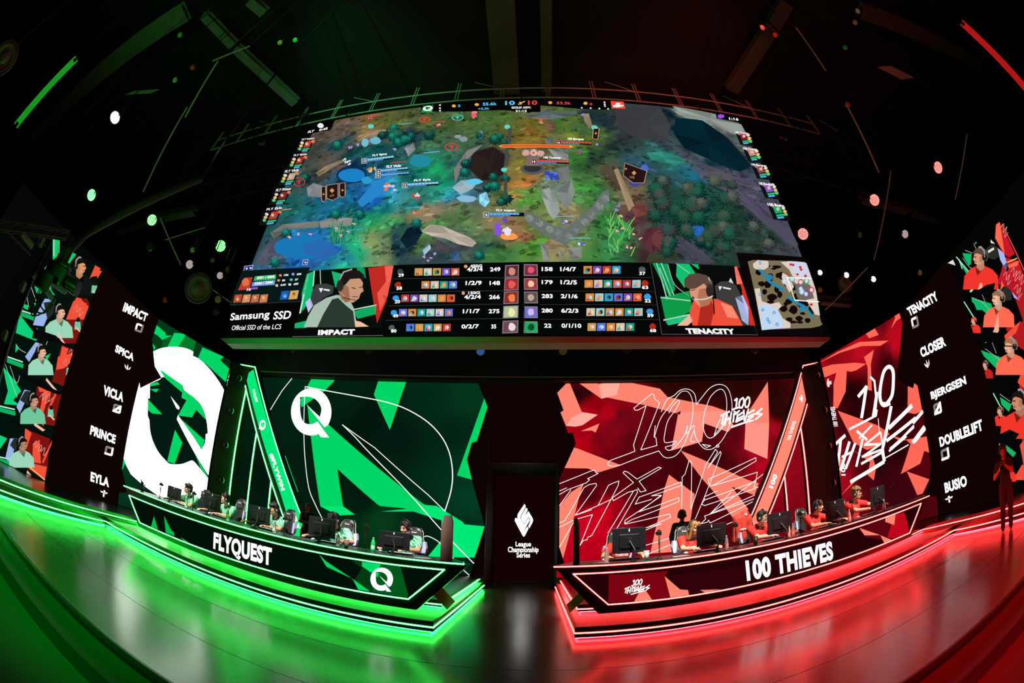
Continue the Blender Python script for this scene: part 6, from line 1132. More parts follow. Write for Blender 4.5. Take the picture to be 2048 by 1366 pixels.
# ================================================================ chairs
def make_chair():
    t = thing('gaming_chair', '', 'chair')
    blk = mat('chair_leather', S('1a1b1c'), .42, noise=.3, nscale=14); gry = mat('chair_grey', S('3a3b3a'), .55, noise=.2, nscale=10); lav = mat('chair_lavender', S('b4bde8'), .5)
    b = MB(); b.bevbox((0, 0, .44), (.50, .48, .10), .035); b.bevbox((-.23, -.02, .475), (.09, .44, .09), .03); b.bevbox((.23, -.02, .475), (.09, .44, .09), .03); b.build('seat', blk, t)
    # backrest: outline lofted, wide at the shoulders
    prof = [(.48, .17, .10), (.60, .21, .13), (.72, .23, .17), (.84, .235, .20), (.93, .20, .225), (1.02, .165, .25), (1.12, .155, .27), (1.19, .12, .285), (1.215, .06, .29)]
    m = MB(); vs = []; n = len(prof)
    for z, w, y in prof:
        for x, d in ((-w, .0), (-w * .7, -.025), (0, -.015), (w * .7, -.025), (w, .0), (w * .7, .045), (0, .06), (-w * .7, .045)): vs.append((x, y + d, z))
    fs = [(i * 8 + j, i * 8 + (j + 1) % 8, (i + 1) * 8 + (j + 1) % 8, (i + 1) * 8 + j) for i in range(n - 1) for j in range(8)] + [tuple(range(8))[::-1], tuple(range((n - 1) * 8, n * 8))]
    m.add(vs, fs, 0, True); bk = m.build('backrest', blk, t)
    f = MB(); f.bevbox((0, .215, 1.08), (.22, .02, .16), .009, 0, Matrix.Translation((0, -.0, 0)) ); f.build('head_panel', gry, t)
    MB().add([(-.05, .196, 1.13), (-.018, .196, 1.13), (-.034, .196, 1.095)], [(0, 1, 2)]).add([(-.012, .196, 1.122), (.05, .196, 1.122), (.05, .196, 1.105), (-.012, .196, 1.105)], [(0, 1, 2, 3)]).build('logo_print', M_white, t)
    for s in (-1, 1):
        w = MB(); w.add([(s * .15, .165, .72), (s * .245, .12, .72), (s * .262, .13, .84), (s * .235, .16, .95), (s * .165, .19, .95), (s * .15, .205, .75), (s * .25, .19, .73), (s * .268, .20, .84), (s * .238, .23, .955), (s * .165, .24, .955)],
                        [(0, 1, 2, 3, 4), (9, 8, 7, 6, 5), (0, 5, 6, 1), (1, 6, 7, 2), (2, 7, 8, 3), (3, 8, 9, 4), (4, 9, 5, 0)]); w.build('side_bolster', lav, t)
        pp = [(s * .10, .295, 1.2), (s * .155, .26, 1.12), (s * .168, .235, 1.02), (s * .20, .215, .93)]
        MB().path(pp, .006).build('edge_piping', mat('chair_piping', S('c8c8c0'), .5), t)
        a = MB(); a.tube((s * .27, .05, .44), (s * .29, .03, .64), .018); a.bevbox((s * .29, -.02, .655), (.075, .26, .03), .012); a.build('armrest', M_plastic, t)
    c = MB(); c.tube((0, 0, .10), (0, 0, .40), .028)
    for i in range(5):
        a = 6.283 * i / 5 + .3; d = Vector((math.cos(a), math.sin(a), 0)); c.tube((0, 0, .11), d * .27 + Vector((0, 0, .075)), .026, .016)
    c.build('base', M_plastic, t)
    for i in range(5):
        a = 6.283 * i / 5 + .3; d = Vector((math.cos(a), math.sin(a), 0)) * .27
        MB().tube(d + Vector((-.012, 0, .03)), d + Vector((.012, 0, .03)), .03, n=12).build('caster', M_plastic, t)
    return t

# ================================================================ people
def remesh(mb, name, voxel, mats, parent, smooth=3):
    me = bpy.data.meshes.new('tmp'); me.from_pydata(mb.v, [], mb.f); ob = bpy.data.objects.new('tmp', me); COL.objects.link(ob)
    m = ob.modifiers.new('r', 'REMESH'); m.mode = 'VOXEL'; m.voxel_size = voxel; m.use_smooth_shade = True
    if smooth: s = ob.modifiers.new('s', 'SMOOTH'); s.factor = .5; s.iterations = smooth
    ev = ob.evaluated_get(bpy.context.evaluated_depsgraph_get()); nm = bpy.data.meshes.new_from_object(ev); nm.name = name
    bpy.data.objects.remove(ob); bpy.data.meshes.remove(me); nm.materials.clear()
    for x in (mats if isinstance(mats, (list, tuple)) else [mats]): nm.materials.append(x)
    nm.polygons.foreach_set('use_smooth', [True] * len(nm.polygons))
    r = bpy.data.objects.new(name, nm); COL.objects.link(r); r.parent = parent; return r
def ik(a, b, l1, l2, pole):
    d = b - a; L = min(d.length, l1 + l2 - .004); u = d.normalized(); p = (l1 * l1 - l2 * l2 + L * L) / (2 * L); h = math.sqrt(max(l1 * l1 - p * p, 0)); q = pole - u * pole.dot(u); q.normalize(); return a + u * p + q * h
def hand(mb, w, fwd, up, side, curl=.5, spread=1.0):
    """Palm, four separate bent fingers and a thumb that leaves the side of the palm."""
    f = fwd.normalized(); n = up - f * up.dot(f); n.normalize(); s = f.cross(n) * side
    Rm = Matrix((f, s, n)).transposed()
    mb.ball(w + f * .042, (.047, .038, .017), 10, 8, Rm=Rm)
    for j, (o_, l) in enumerate(((.028, .070), (.010, .079), (-.009, .073), (-.027, .056))):
        b = w + f * .078 + s * o_ * 1.05; d1 = (f + s * o_ * 3 * spread - n * curl * .35).normalized(); p1 = b + d1 * l * .45; d2 = (f - n * (curl * 1.15 + .05 * j)).normalized(); p2 = p1 + d2 * l * .33; d3 = (f * .7 - n * (curl * 1.8)).normalized(); p3 = p2 + d3 * l * .26
        for a, ra, c, rc in ((b, .0098, p1, .0092), (p1, .0092, p2, .0085), (p2, .0085, p3, .0076)): mb.cap(a, ra, c, rc, 8)
    b = w + f * .022 + s * .030; p1 = b + (f * .7 + s * .75 - n * .2).normalized() * .034; p2 = p1 + (f * .95 + s * .2 - n * .3).normalized() * .03
    mb.cap(b, .0125, p1, .0105, 8); mb.cap(p1, .0105, p2, .0088, 8)
SKIN = {}
def person(nm_label, loc, rz, shirt, skin, hair, head_yaw=0, head_pitch=8, lean=.10, hw=((.20, -.46), (-.17, -.46)), style='short', pose='sit', glasses=False, headset=True, shirt2=None, pants=S('15161a'), scale=1.0, hx=0.0, sleeve=.62, stripes=None):
    t = thing('person', nm_label, 'person', loc, rz); t.scale = (scale,) * 3
    V = Vector
    if pose == 'sit': pel = V((0, .06, .50)); chest = V((hx * .5, .06 - lean * .6, .80)); neck = V((hx * .8, .04 - lean, .955)); hc = V((hx, .0 - lean * 1.25, 1.075)); tz = 0
    else: pel = V((0, 0, .92)); chest = V((hx * .5, -lean * .5, 1.26)); neck = V((hx * .8, -lean, 1.45)); hc = V((hx, -.03 - lean * 1.2, 1.58))
    Rh = Matrix.Rotation(R(head_yaw), 3, 'Z') @ Matrix.Rotation(R(head_pitch), 3, 'X')
    def H(x, y, z): return hc + Rh @ V((x, y, z))
    sh = [chest + V((s * .165, .005, .095)) for s in (1, -1)]
    # ---- body: one continuous skin
    b = MB()
    b.ball(pel, (.15, .11, .11)); b.cap(pel, .12, chest, .115); b.ball(chest, (.16, .10, .14)); b.cap(sh[0], .058, sh[1], .058); b.cap(chest + V((0, .0, .06)), .10, neck - V((0, 0, .03)), .055); b.cap(neck - V((0, -.01, .03)), .05, H(0, .015, -.04), .046)
    b.ball(H(0, .018, .035), (.073, .092, .08), Rm=Rh); b.ball(H(0, -.022, -.012), (.062, .068, .085), Rm=Rh); b.ball(H(0, -.04, -.072), (.040, .042, .036), Rm=Rh); b.ball(H(0, -.01, -.055), (.055, .055, .05), Rm=Rh)
    b.cap(H(0, -.082, .012), .0085, H(0, -.103, -.02), .0125); b.ball(H(.014, -.092, -.023), .008); b.ball(H(-.014, -.092, -.023), .008)
    for s in (1, -1):
        b.ball(H(s * .030, -.076, .026), (.021, .012, .008), Rm=Rh); b.ball(H(s * .035, -.066, -.022), (.02, .014, .018), Rm=Rh); b.ball(H(s * .074, .012, -.008), (.011, .020, .031), Rm=Rh)
    b.ball(H(0, -.084, -.049), (.022, .01, .006), Rm=Rh); b.ball(H(0, -.083, -.060), (.019, .011, .007), Rm=Rh)
    hands = []
    for i, s in enumerate((1, -1)):
        if pose == 'sit': w = V((hw[i][0], hw[i][1], .742)); pole = V((s * .9, .35, -.55))
        elif pose == 'folded': w = V((-s * .09, -.22, 1.16 - .03 * i)); pole = V((s * .7, -.2, -.7))
        elif pose == 'hold': w = (V((.02, -.34, 1.30)), V((-.14, -.36, 1.26)))[i]; pole = V((s * .6, .1, -.9))
        else: w = V((s * .23, -.03, .86)); pole = V((s * .3, .6, 0))
        e = ik(sh[i], w, .275, .25, pole)
        b.cap(sh[i], .056, e, .042); b.cap(e, .042, w, .027)
        f = (w - e).normalized(); up = V((0, 0, 1))
        if pose == 'sit': f = V((f.x * .4, f.y, 0)).normalized(); hand(b, w, f, up, -s, .55)
        elif pose == 'folded': hand(b, w, V((-s, .1, -.1)), V((0, -1, .2)), -s, .7)
        elif pose == 'hold': hand(b, w, V((0, -.9, .2)), V((s, 0, .3)), s, .9)
        else: hand(b, w, V((0, -.15, -1)), V((s, 0, 0)), -s, .4)
        hands.append((w, e))
        hip = pel + V((s * .085, -.01, -.04))
        if pose == 'sit': kn = V((s * .13, -.36, .50)); an = V((s * .13, -.34, .09))
        else: kn = V((s * .10, -.03, .50)); an = V((s * .105, .02, .09))
        b.cap(hip, .085, kn, .058); b.cap(kn, .055, an, .036); b.cap(an - V((0, -.02, .03)), .036, an + V((0, -.16, -.055)), .030)
    sk = mat('skin_%02x%02x%02x' % tuple(int(255 * c) for c in skin), skin, .5, noise=.12, nscale=18)
    body = remesh(b, 'body', .0075, [sk, mat('eye_dark', S('1a1210'), .3), mat('lip_rose', tuple(c * k for c, k in zip(skin, (.75, .45, .42))), .45), mat('brow_hair', S('1d1512'), .7)], t, 2)
    me = body.data; Ri = Rh.transposed(); idx = [0] * len(me.polygons)
    for i, p in enumerate(me.polygons):
        q = Ri @ (p.center - hc)
        if q.y < -.05 and abs(q.x) < .065 and abs(q.z) < .1:
            ax = abs(q.x)
            if (ax - .031) ** 2 / .00022 + (q.z - .008) ** 2 / .00006 < 1: idx[i] = 1
            elif abs(ax - .031) < .021 and abs(q.z - .031) < .0055: idx[i] = 3
            elif ax < .022 and -.066 < q.z < -.045 and q.y < -.08: idx[i] = 2
    me.polygons.foreach_set('material_index', idx)
    # ---- clothes follow the body
    j = MB(); g = .016
    j.cap(pel + V((0, 0, .03)), .128 + g, chest, .12 + g); j.ball(chest, (.165 + g, .105 + g, .145 + g)); j.ball(pel + V((0, 0, .02)), (.16 + g, .12 + g, .09)); j.cap(sh[0], .062 + g, sh[1], .062 + g); j.cap(chest + V((0, .01, .07)), .10 + g, neck - V((0, -.01, .045)), .060)
    for i in (0, 1):
        w, e = hands[i]; c = sh[i].lerp(e, sleeve if sleeve <= 1 else 1.0); j.cap(sh[i], .060 + g, c, .052 + g)
        if sleeve > 1: j.cap(e, .05 + g, e.lerp(w, sleeve - 1), .034 + g)
    jm = mat('jersey_%02x%02x%02x' % tuple(int(255 * c ** .45) for c in shirt), shirt, .75)
    if stripes and 'Wave Texture' not in [n.name for n in jm.node_tree.nodes]:
        nt = jm.node_tree; bs = nt.nodes['Principled BSDF']; tc = nt.nodes.new('ShaderNodeTexCoord'); wv = nt.nodes.new('ShaderNodeTexWave'); wv.inputs['Scale'].default_value = 9; wv.inputs['Distortion'].default_value = 7; wv.inputs['Detail'].default_value = 2; wv.bands_direction = 'DIAGONAL'
        cr = nt.nodes.new('ShaderNodeValToRGB'); cr.color_ramp.elements[0].position = .18; cr.color_ramp.elements[0].color = (*stripes, 1); cr.color_ramp.elements[1].position = .36; cr.color_ramp.elements[1].color = (*shirt, 1)
        nt.links.new(tc.outputs['Object'], wv.inputs['Vector']); nt.links.new(wv.outputs['Fac'], cr.inputs[0]); nt.links.new(cr.outputs[0], bs.inputs['Base Color'])
    jo = remesh(j, 'jersey' if pose == 'sit' else 'shirt', .012, jm, t, 4)
    cl = MB(); nn = 16
    for i in range(nn):
        a0 = 6.283 * i / nn; a1 = 6.283 * (i + 1) / nn
        P = lambda a, r, z: neck + V((math.cos(a) * r, math.sin(a) * r + .012, z + .02 * math.sin(a)))
        cl.add([P(a0, .072, -.045), P(a1, .072, -.045), P(a1, .062, -.012), P(a0, .062, -.012), P(a0, .055, -.02), P(a1, .055, -.02)], [(0, 1, 2, 3), (3, 2, 5, 4)], 0, True)
    cl.build('collar', mat('collar_dark', S('101412') if shirt2 is None else shirt2, .8), t)
    pm = MB(); g = .014
    pm.ball(pel - V((0, 0, .02)), (.155 + g, .12 + g, .10 + g))
    for s in (1, -1):
        hip = pel + V((s * .085, -.01, -.04)); kn, an = (V((s * .13, -.36, .50)), V((s * .13, -.34, .09))) if pose == 'sit' else (V((s * .10, -.03, .50)), V((s * .105, .02, .09)))
        pm.cap(hip, .088 + g, kn, .062 + g); pm.cap(kn, .060 + g, an, .045 + g)
    remesh(pm, 'trousers', .014, mat('trousers_dark', pants, .8), t, 3)
    for s in (1, -1):
        an = V((s * .13, -.34, .09)) if pose == 'sit' else V((s * .105, .02, .09))
        MB().ball(an + V((0, -.06, -.045)), (.045, .125, .045), 12, 8).build('shoe', M_plastic, t)
    # ---- hair
    h = MB(); z0 = 0
    h.ball(H(0, .026, .048), (.082, .098, .082), Rm=Rh); h.ball(H(0, .062, -.005), (.07, .055, .075), Rm=Rh)
    if style == 'fringe':
        for x in (-.045, -.02, .005, .03, .05): h.cap(H(x, -.04, .10), .03, H(x * 1.1, -.078, .045), .018)
    elif style == 'parted':
        for s in (1, -1): h.cap(H(s * .01, -.05, .105), .022, H(s * .066, -.045, .03), .02); h.cap(H(s * .066, -.045, .04), .02, H(s * .078, -.01, -.05), .014)
    elif style == 'swept': h.cap(H(-.04, -.045, .10), .03, H(.05, -.07, .08), .024); h.cap(H(.05, -.06, .09), .025, H(.07, -.02, .06), .02)
    elif style == 'curly':
        rr = random.Random(int(abs(loc[0]) * 100))
        for i in range(30):
            a = rr.uniform(0, 6.28); e = rr.uniform(.1, 1.4); h.ball(H(.088 * math.cos(a) * math.cos(e), .02 + .098 * math.sin(a) * math.cos(e), .05 + .085 * math.sin(e)), rr.uniform(.018, .03))
        for s in (1, -1): h.cap(H(s * .075, .0, .02), .028, H(s * .078, .03, -.09), .022)
    elif style == 'long':
        for s in (1, -1): h.cap(H(s * .05, -.05, .09), .03, H(s * .078, -.035, -.02), .026); h.cap(H(s * .078, -.03, -.02), .027, H(s * .085, -.02, -.17), .02); h.cap(H(s * .06, .05, .0), .045, H(s * .075, .05, -.18), .03)
    elif style == 'cap': h.ball(H(0, .0, .075), (.088, .10, .06), Rm=Rh); h.cap(H(-.04, -.085, .075), .014, H(.04, -.085, .075), .014)
    else: h.cap(H(-.045, -.045, .088), .022, H(.045, -.045, .088), .022)
    remesh(h, 'hair', .0095, mat('hair_%02x%02x%02x' % tuple(int(255 * c ** .45) for c in hair), hair, .55, noise=.6, nscale=60, bump=.4), t, 2)
    if headset:
        hs = MB(); n = 14; pts = [H(.098 * math.cos(math.pi * i / n), .015, .025 + .118 * math.sin(math.pi * i / n)) for i in range(n + 1)]
        hs.path(pts, .011, 8)
        for s in (1, -1): hs.tube(H(s * .07, .012, -.008), H(s * .105, .012, -.008), .040, .036, 18)
        ho = hs.build('headset', mat('headset_black', S('1b1b1d'), .4), t)
        for s in (1, -1): MB().tube(H(s * .1055, .012, -.008), H(s * .109, .012, -.008), .022, n=14).build('ear_plate', mat('headset_silver', S('b8b8ba'), .3, .5), ho)
        MB().path([H(.1, 0, -.03), H(.088, -.06, -.06), H(.035, -.108, -.066)], .0045, 6).ball(H(.033, -.11, -.066), (.012, .009, .009)).build('microphone', mat('mic_grey', S('8a8480'), .5), ho)
    if glasses:
        gl = MB()
        for s in (1, -1):
            pr = [H(s * .031 + .024 * math.cos(6.283 * i / 12), -.094, .008 + .017 * math.sin(6.283 * i / 12)) for i in range(13)]; gl.path(pr, .0032, 6); gl.path([H(s * .055, -.09, .012), H(s * .082, .0, .012)], .003, 6)
        gl.path([H(-.008, -.098, .012), H(.008, -.098, .012)], .003, 6); gl.build('glasses', M_plastic, t)
    return t, H, chest
MINTJ = S('8fd0ae'); MST = S('0f8a58'); REDJ = S('d8281e')
chair0 = None
# (x, head x px row..., label ...)
PL = {'g': [(-6.45, -28, 6, S('caa080'), S('2a1c16'), 'swept', 'player in mint jersey with brown hair seated outermost at the green desk, head turned left', (( .10, -.44), (-.28, -.50)), .14, 1.35),
            (-5.36, -34, 4, S('e8b090'), S('0c0a0a'), 'short', 'player in mint jersey with short black hair, second outermost at the green desk', ((.12, -.42), (-.30, -.48)), .12, 1.36),
            (-4.13, -26, 10, S('d89a78'), S('121010'), 'cap', 'player in mint jersey with dark cap-like hair seated in the middle of the green desk', ((.10, -.42), (-.34, -.50)), .12, 1.38),
            (-2.86, -30, 20, S('c88a70'), S('0e0c0c'), 'fringe', 'player in mint jersey bowed over his monitor, second from the doorway at the green desk', ((.28, -.42), (-.34, -.48)), .18, 1.39),
            (-1.63, -22, 16, S('d09a78'), S('131011'), 'parted', 'player in mint jersey with parted dark hair nearest the doorway at the green desk', ((.10, -.44), (-.24, -.48)), .14, 1.41)],
      'r': [(6.46, 30, 2, S('e0a888'), S('9a6a3a'), 'curly', 'player in red jersey with curly blond hair and dark glasses outermost at the red desk', ((.42, -.46), (-.06, -.46)), .10, 1.46),
            (5.34, 30, 4, S('d8a078'), S('4a3426'), 'fringe', 'player in red jersey with brown fringe, second from the outer end of the red desk', ((.40, -.46), (-.08, -.46)), .16, 1.39),
            (4.10, 30, 6, S('e8b898'), S('241a16'), 'short', 'player in red jersey with short dark hair and black glasses, middle of the red desk', ((.42, -.48), (-.02, -.46)), .15, 1.40),
            (2.83, 14, 14, S('e0a080'), S('b8824a'), 'long', 'player in red jersey with long blond hair, second from the doorway at the red desk', ((.28, -.46), (-.12, -.48)), .15, 1.385),
            (1.66, 4, 26, S('e0a888'), S('1a1412'), 'short', 'player in red jersey hidden behind the monitor nearest the doorway at the red desk', ((.26, -.46), (-.26, -.46)), .16, 1.36)]}
for k in 'gr':
    team = SIDES[k]['team']
    for i, (x, yaw, pit, sk, hr, sty, lab, hw, lean, hz) in enumerate(PL[k]):
        y0 = 6.86
        yaw_b = (10 if k == 'g' else -8) if i < 3 else (4 if k == 'g' else -3)
        sc = (hz - .33) / 1.075
        t, H, chest = person(lab, (x, y0, .33), R(-yaw_b), MINTJ if k == 'g' else REDJ, sk, hr, yaw, pit, lean, hw, sty, 'sit', glasses=(k == 'r' and i in (0, 2)), stripes=MST if k == 'g' else None, scale=sc, shirt2=None if k == 'g' else S('2a0a0a'))
        if k == 'r':
            v, f = text2d('THIEVES', .03); tm = MB(); y_ = chest.y - .135
            tm.add([(chest.x + (p[0] - .5) * .22, y_ + abs(p[0] - .5) * .06, chest.z - .06 + p[1] * .04) for p in v], f, 0); tm.build('chest_lettering', M_white, t)
        loc = (x - (0.02 if k == 'g' else -.02), y0 + .12, .33); rz = R(-yaw_b)
        lab2 = f'black gaming chair with pale lavender side wings, {ORD[i]} at the {team} desk'
        if chair0 is None: chair0 = make_chair(); chair0.location = loc; chair0.scale = (.93, .95, .92); chair0.rotation_euler = (0, 0, rz); tag(chair0, lab2, 'chair', 'gaming chairs at the team desks')
        else: dup(chair0, loc, rz, lab2, 'gaming chairs at the team desks')
# red team jacket over the back of the middle chair
p = on_y(1487, 1045, 7.15); jb = MB(); rr = random.Random(3)
jb.ball((0, 0, .42), (.21, .07, .12)); jb.cap((-.14, -.01, .44), .07, (-.17, .01, .05), .055); jb.cap((.14, 0, .44), .06, (.15, .02, .12), .05); jb.cap((0, .0, .45), .09, (-.02, .02, .10), .10); jb.ball((.04, -.02, .52), (.09, .06, .06))
t = thing('jacket', 'red team jacket draped over a chair back in front of the slanted red beam', 'jacket', (p.x, 7.18, p.z - .36)); remesh(jb, 'fabric', .013, mat('jacket_red', S('e0402e'), .7, noise=.4, nscale=10, bump=.5), t, 3)
MB().bevbox((.03, -.085, .50), (.05, .01, .035), .003).build('white_patch', M_white, t)
MB().bevbox((-.04, -.09, .24), (.13, .01, .025), .003).build('sleeve_print', M_white, t)
# standing people
person('person in dark clothes standing with folded arms behind the green desk', (-4.72, 9.0, .33), R(12), S('15181a'), S('8a5a48'), S('0e0c0c'), -30, 4, .02, pose='folded', headset=False, sleeve=.55, scale=.80, style='short', pants=S('101012'))
person('person in black shirt and headphones standing behind the red desk', (3.12, 8.1, .33), R(150), S('0e0c0d'), S('7a4a3a'), S('140e0c'), -10, 2, .02, pose='stand', headset=True, sleeve=1.6, scale=.845, style='short', pants=S('0c0c0e'))
p = on_z(2014, 1062, 0.0)
t, H, chest = person('camera operator in black shirt standing in front of the right platform holding a camera', (p.x, p.y, 0), R(-62), S('100c0d'), S('b06a50'), S('17100e'), -12, 14, .10, pose='hold', headset=True, sleeve=.55, scale=.80, style='short', pants=S('141013'))
# the handheld camera he holds is a thing of its own
q = t.matrix_basis @ Vector((-.06, -.46, 1.30)); c = thing('handheld_camera', 'small black video camera held by the operator in front of the right screen', 'camera', q, R(-62)); c.scale = (.8,) * 3
MB().bevbox((0, 0, 0), (.12, .10, .11), .015).bevbox((0, .02, .075), (.05, .12, .03), .008).build('camera_body', M_plastic, c); MB().tube((0, -.05, 0), (0, -.16, 0), .038, .042, 16).build('lens', M_gloss, c); MB().tube((0, .0, -.05), (0, .03, -.16), .015).build('grip', M_plastic, c)
# ================================================================ overhead rig
CZ -= 0.006                                    # rods end just under the ceiling
M_beam = mat('ceiling_beam', S('56544f'), .8, noise=.5, nscale=3)
# header over the LED walls, with a thin metal lip
h = MB(); h.box((0, 11.05, 6.315), (18.2, .5, 1.67)); t = thing('stage_header', 'long black fascia running above the back LED walls', 'fascia', (0, 11.05, 5.48)); h.build('fascia', M_matt, t, (0, 11.05, 5.48))
MB().box((0, 10.79, 5.575), (17.6, .02, .022)).build('metal_lip', mat('lip_metal', S('c8c0b8'), .4, .5), t, (0, 11.05, 5.48))
# row of unlit lamps hanging below the big screen
def lantern(name, lab, c, face, r, l, mats, grp=None, lens=None, yoke=True, hang=.35, cat='stage lamp'):
    """A round stage lamp: can, lens and yoke, its lens turned to FACE."""
    c = Vector(c); t = thing(name, lab, cat, c, 0, grp); d = (Vector(face) - c).normalized(); M = d.to_track_quat('Z', 'Y').to_matrix().to_4x4()
    MB().lathe([(0, -l), (r * .55, -l), (r * .8, -l * .6), (r, -l * .2), (r * 1.05, 0), (r * .96, .0), (r * .94, -.012), (0, -.014)], 22, M=M).build('housing', mats, t)
    ls = MB(); ls.lathe([(0, .004), (r * .5, .003), (r * .93, -.006)], 22, M=M); ls.build('lens', lens, t)
    if yoke:
        y = MB(); s = r * 1.12
        for g in (-1, 1): y.tube((g * s, 0, -.02), (g * s, 0, r * 1.5), .012, n=6)
        y.tube((-s, 0, r * 1.5), (s, 0, r * 1.5), .014, n=6); y.tube((0, 0, r * 1.5), (0, 0, max(hang, r * 1.6) if hang >= 0 else CZ - c.z), .014, n=6); y.build('yoke', M_plastic, t)
    return t, M
CZ_ = CZ
glass_d = mat('lens_dark', S('4a4a4c'), .12, .3); glass_g = mat('lens_grey', S('b0acaa'), .5); glass_f = mat('lens_frost_glow', S('d8c8c4'), .5, emit=(1, .8, .78), estr=.35)  # frosted lens of the unlit cans has a pale glow put in
ZP = 5.28
pipe = MB().tube((-5.6, 7.8, ZP), (5.6, 7.8, ZP), .03, n=10).tube((-3.5, 7.8, ZP), (-3.5, 7.8, CZ), .012, n=6).tube((3.5, 7.8, ZP), (3.5, 7.8, CZ), .012, n=6); MB_ = pipe.build('lamp_bar', M_steel, None, (0, 7.8, ZP)); tag(MB_, 'long dark pipe under the hanging screen carrying a row of unlit lamps', 'pipe')
for i, (px, py, ln_) in enumerate(((587, 698, glass_d), (738, 702, glass_d), (837, 700, glass_d), (961, 703, mat('lens_blue_glow', S('2a5ad8'), .3, emit=(.1, .3, 1), estr=.25)), (1126, 702, glass_g), (1254, 700, glass_d), (1345, 697, glass_d), (1510, 700, glass_d))):  # bluish lens is unlit; its faint blue glow is put into the material
    p = on_y(px, py, 7.8); nm = ('outermost on the green side', 'second from the green end', 'third from the green end', 'with a bluish lens left of centre', 'with a flat grey lens right of centre', 'third from the red end', 'second from the red end', 'outermost on the red side')[i]
    lantern('stage_lamp', f'unlit round stage lamp under the hanging screen, {nm}', p, CAM + Vector((0, 0, .2)), .085, .2, M_plastic, 'lamps on the bar under the screen', ln_, True, ZP - p.z if ZP - p.z > .1 else .14)
# lit moving heads on both sides
cells = {}
def lit_lamp(px, py, dist, r, lab, col, key, face_off=(0, 0, 0), hang=-1):
    c = at_d(px, py, dist); E = glow('lamp_' + key, col, 5.5 if key in 'gr' else 3.0, False)
    t, M = lantern('wash_light', lab, c, Vector(CAM) + Vector(face_off), r, .3, M_plastic, 'lit wash lights of the rig', mat('lamp_dish_' + key, tuple(x * .3 for x in col), .4, emit=(.0, 1, .03) if 'g' in key else ((1, .01, .01) if key == 'r' else col), estr=1.0), True, hang)
    mb = MB()
    for ring, n in ((0, 1), (.3, 6), (.58, 12), (.84, 18)):
        for j in range(n):
            a = 6.283 * j / n; mb.ball((ring * r * math.cos(a), ring * r * math.sin(a), .008), (r * .115, r * .115, .01), 8, 4, 0, M)
    mb.build('led_cells', E, t)
    return t
GW = (.16, 1.0, .18); RW = (1.0, .14, .12)
lit_lamp(441, 492, 11.5, .15, 'bright green round wash light nearest the hanging screen on the left', GW, 'g')
lit_lamp(304, 440, 11.5, .14, 'green round wash light, middle of the three on the left', GW, 'g', (-2.5, 0, 0))
lit_lamp(183, 390, 11.5, .145, 'green round wash light farthest left of the three on the left', (.3, 1, .4), 'g2', (-6, -1, 0))
lit_lamp(230, 235, 9.0, .135, 'white round wash light high above the green lamps', (.85, .8, 1.0), 'w', (-6, 0, -1))
lit_lamp(1606, 468, 11.5, .15, 'bright red round wash light nearest the hanging screen on the right', RW, 'r')
lit_lamp(1749, 400, 11.5, .145, 'red round wash light, middle of the three on the right', RW, 'r', (2, 0, 0))
lit_lamp(1876, 335, 11.5, .145, 'red round wash light farthest right of the three on the right', RW, 'r', (6, -1, 0))
# unlit cans and loudspeakers hung left and right of the screen
def hung(px, py, d, r, lab, lens, face=(0, 0, 0), nm='stage_lamp', grp='unlit cans beside the screen', hang=-1): lantern(nm, lab, at_d(px, py, d), Vector(CAM) + Vector(face), r, .26, M_plastic, grp, lens, True, hang)
hung(379, 529, 11, .11, 'unlit can lamp with pale frosted lens left of the big loudspeaker', glass_f, (-3, 0, 0)); hung(440, 551, 11, .09, 'unlit can lamp with pale lens right of the big loudspeaker', glass_f, (3, -3, 0))
hung(436, 599, 10.5, .09, 'unlit can lamp below and right of the big loudspeaker', glass_g, (3, 0, -2)); hung(432, 624, 10.5, .085, 'dim can lamp lowest under the big loudspeaker', glass_d, (2, 0, 0)); hung(300, 494, 12, .12, 'dark can lamp between the two brightest green lights', glass_d, (-2, 0, 0))
hung(1810, 468, 11, .10, 'unlit can lamp with pale lens far right above the name panel', glass_f, (-5, 0, 2)); hung(1693, 550, 11, .075, 'small white-lit can lamp, middle of three right of the screen', glow('can_white', (1, .95, .92), 2.0, False), (2, -2, 3)); hung(1747, 558, 11, .075, 'small white-lit can lamp, outermost of three right of the screen', glow('can_white', (1, .95, .92), 2.0, False), (2, -2, 3)); hung(1640, 545, 11, .07, 'small white-lit can lamp, nearest the screen of three on the right', glow('can_white', (1, .95, .92), 2.0, False), (2, -2, 3))
def speaker(px, py, d, r, lab, face=(0, 0, 0)):
    c = at_d(px, py, d); t = thing('loudspeaker', lab, 'loudspeaker', c); M = (Vector(CAM) + Vector(face) - c).normalized().to_track_quat('Z', 'Y').to_matrix().to_4x4()
    MB().lathe([(0, -.35), (r * .8, -.35), (r * 1.12, -.1), (r * 1.14, .0), (r * 1.0, .02), (r * .97, 0), (r * .97, -.03), (0, -.03)], 30, M=M).build('cabinet', mat('speaker_cab', S('3a3a3a'), .5), t)
    MB().lathe([(r * .95, .0), (r * .85, .022), (r * .76, .0), (r * .4, -.02), (r * .36, .004), (r * .2, .012), (0, .022)], 30, M=M).build('cone', mat('speaker_cone', S('5a5a5a'), .35), t)
    MB().tube((0, 0, r * .8), (0, 0, CZ - c.z), .02).build('hanger', M_plastic, t)
speaker(397, 576, 10.5, .32, 'big round loudspeaker hung left of the hanging screen', (2, 0, -2)); speaker(8, 115, 7.0, .22, 'round loudspeaker high at the far left edge of the hall', (-2, -1, 0)); speaker(1690, 568, 12, .2, 'dark round loudspeaker hung right of the hanging screen', (-3, 0, 0))

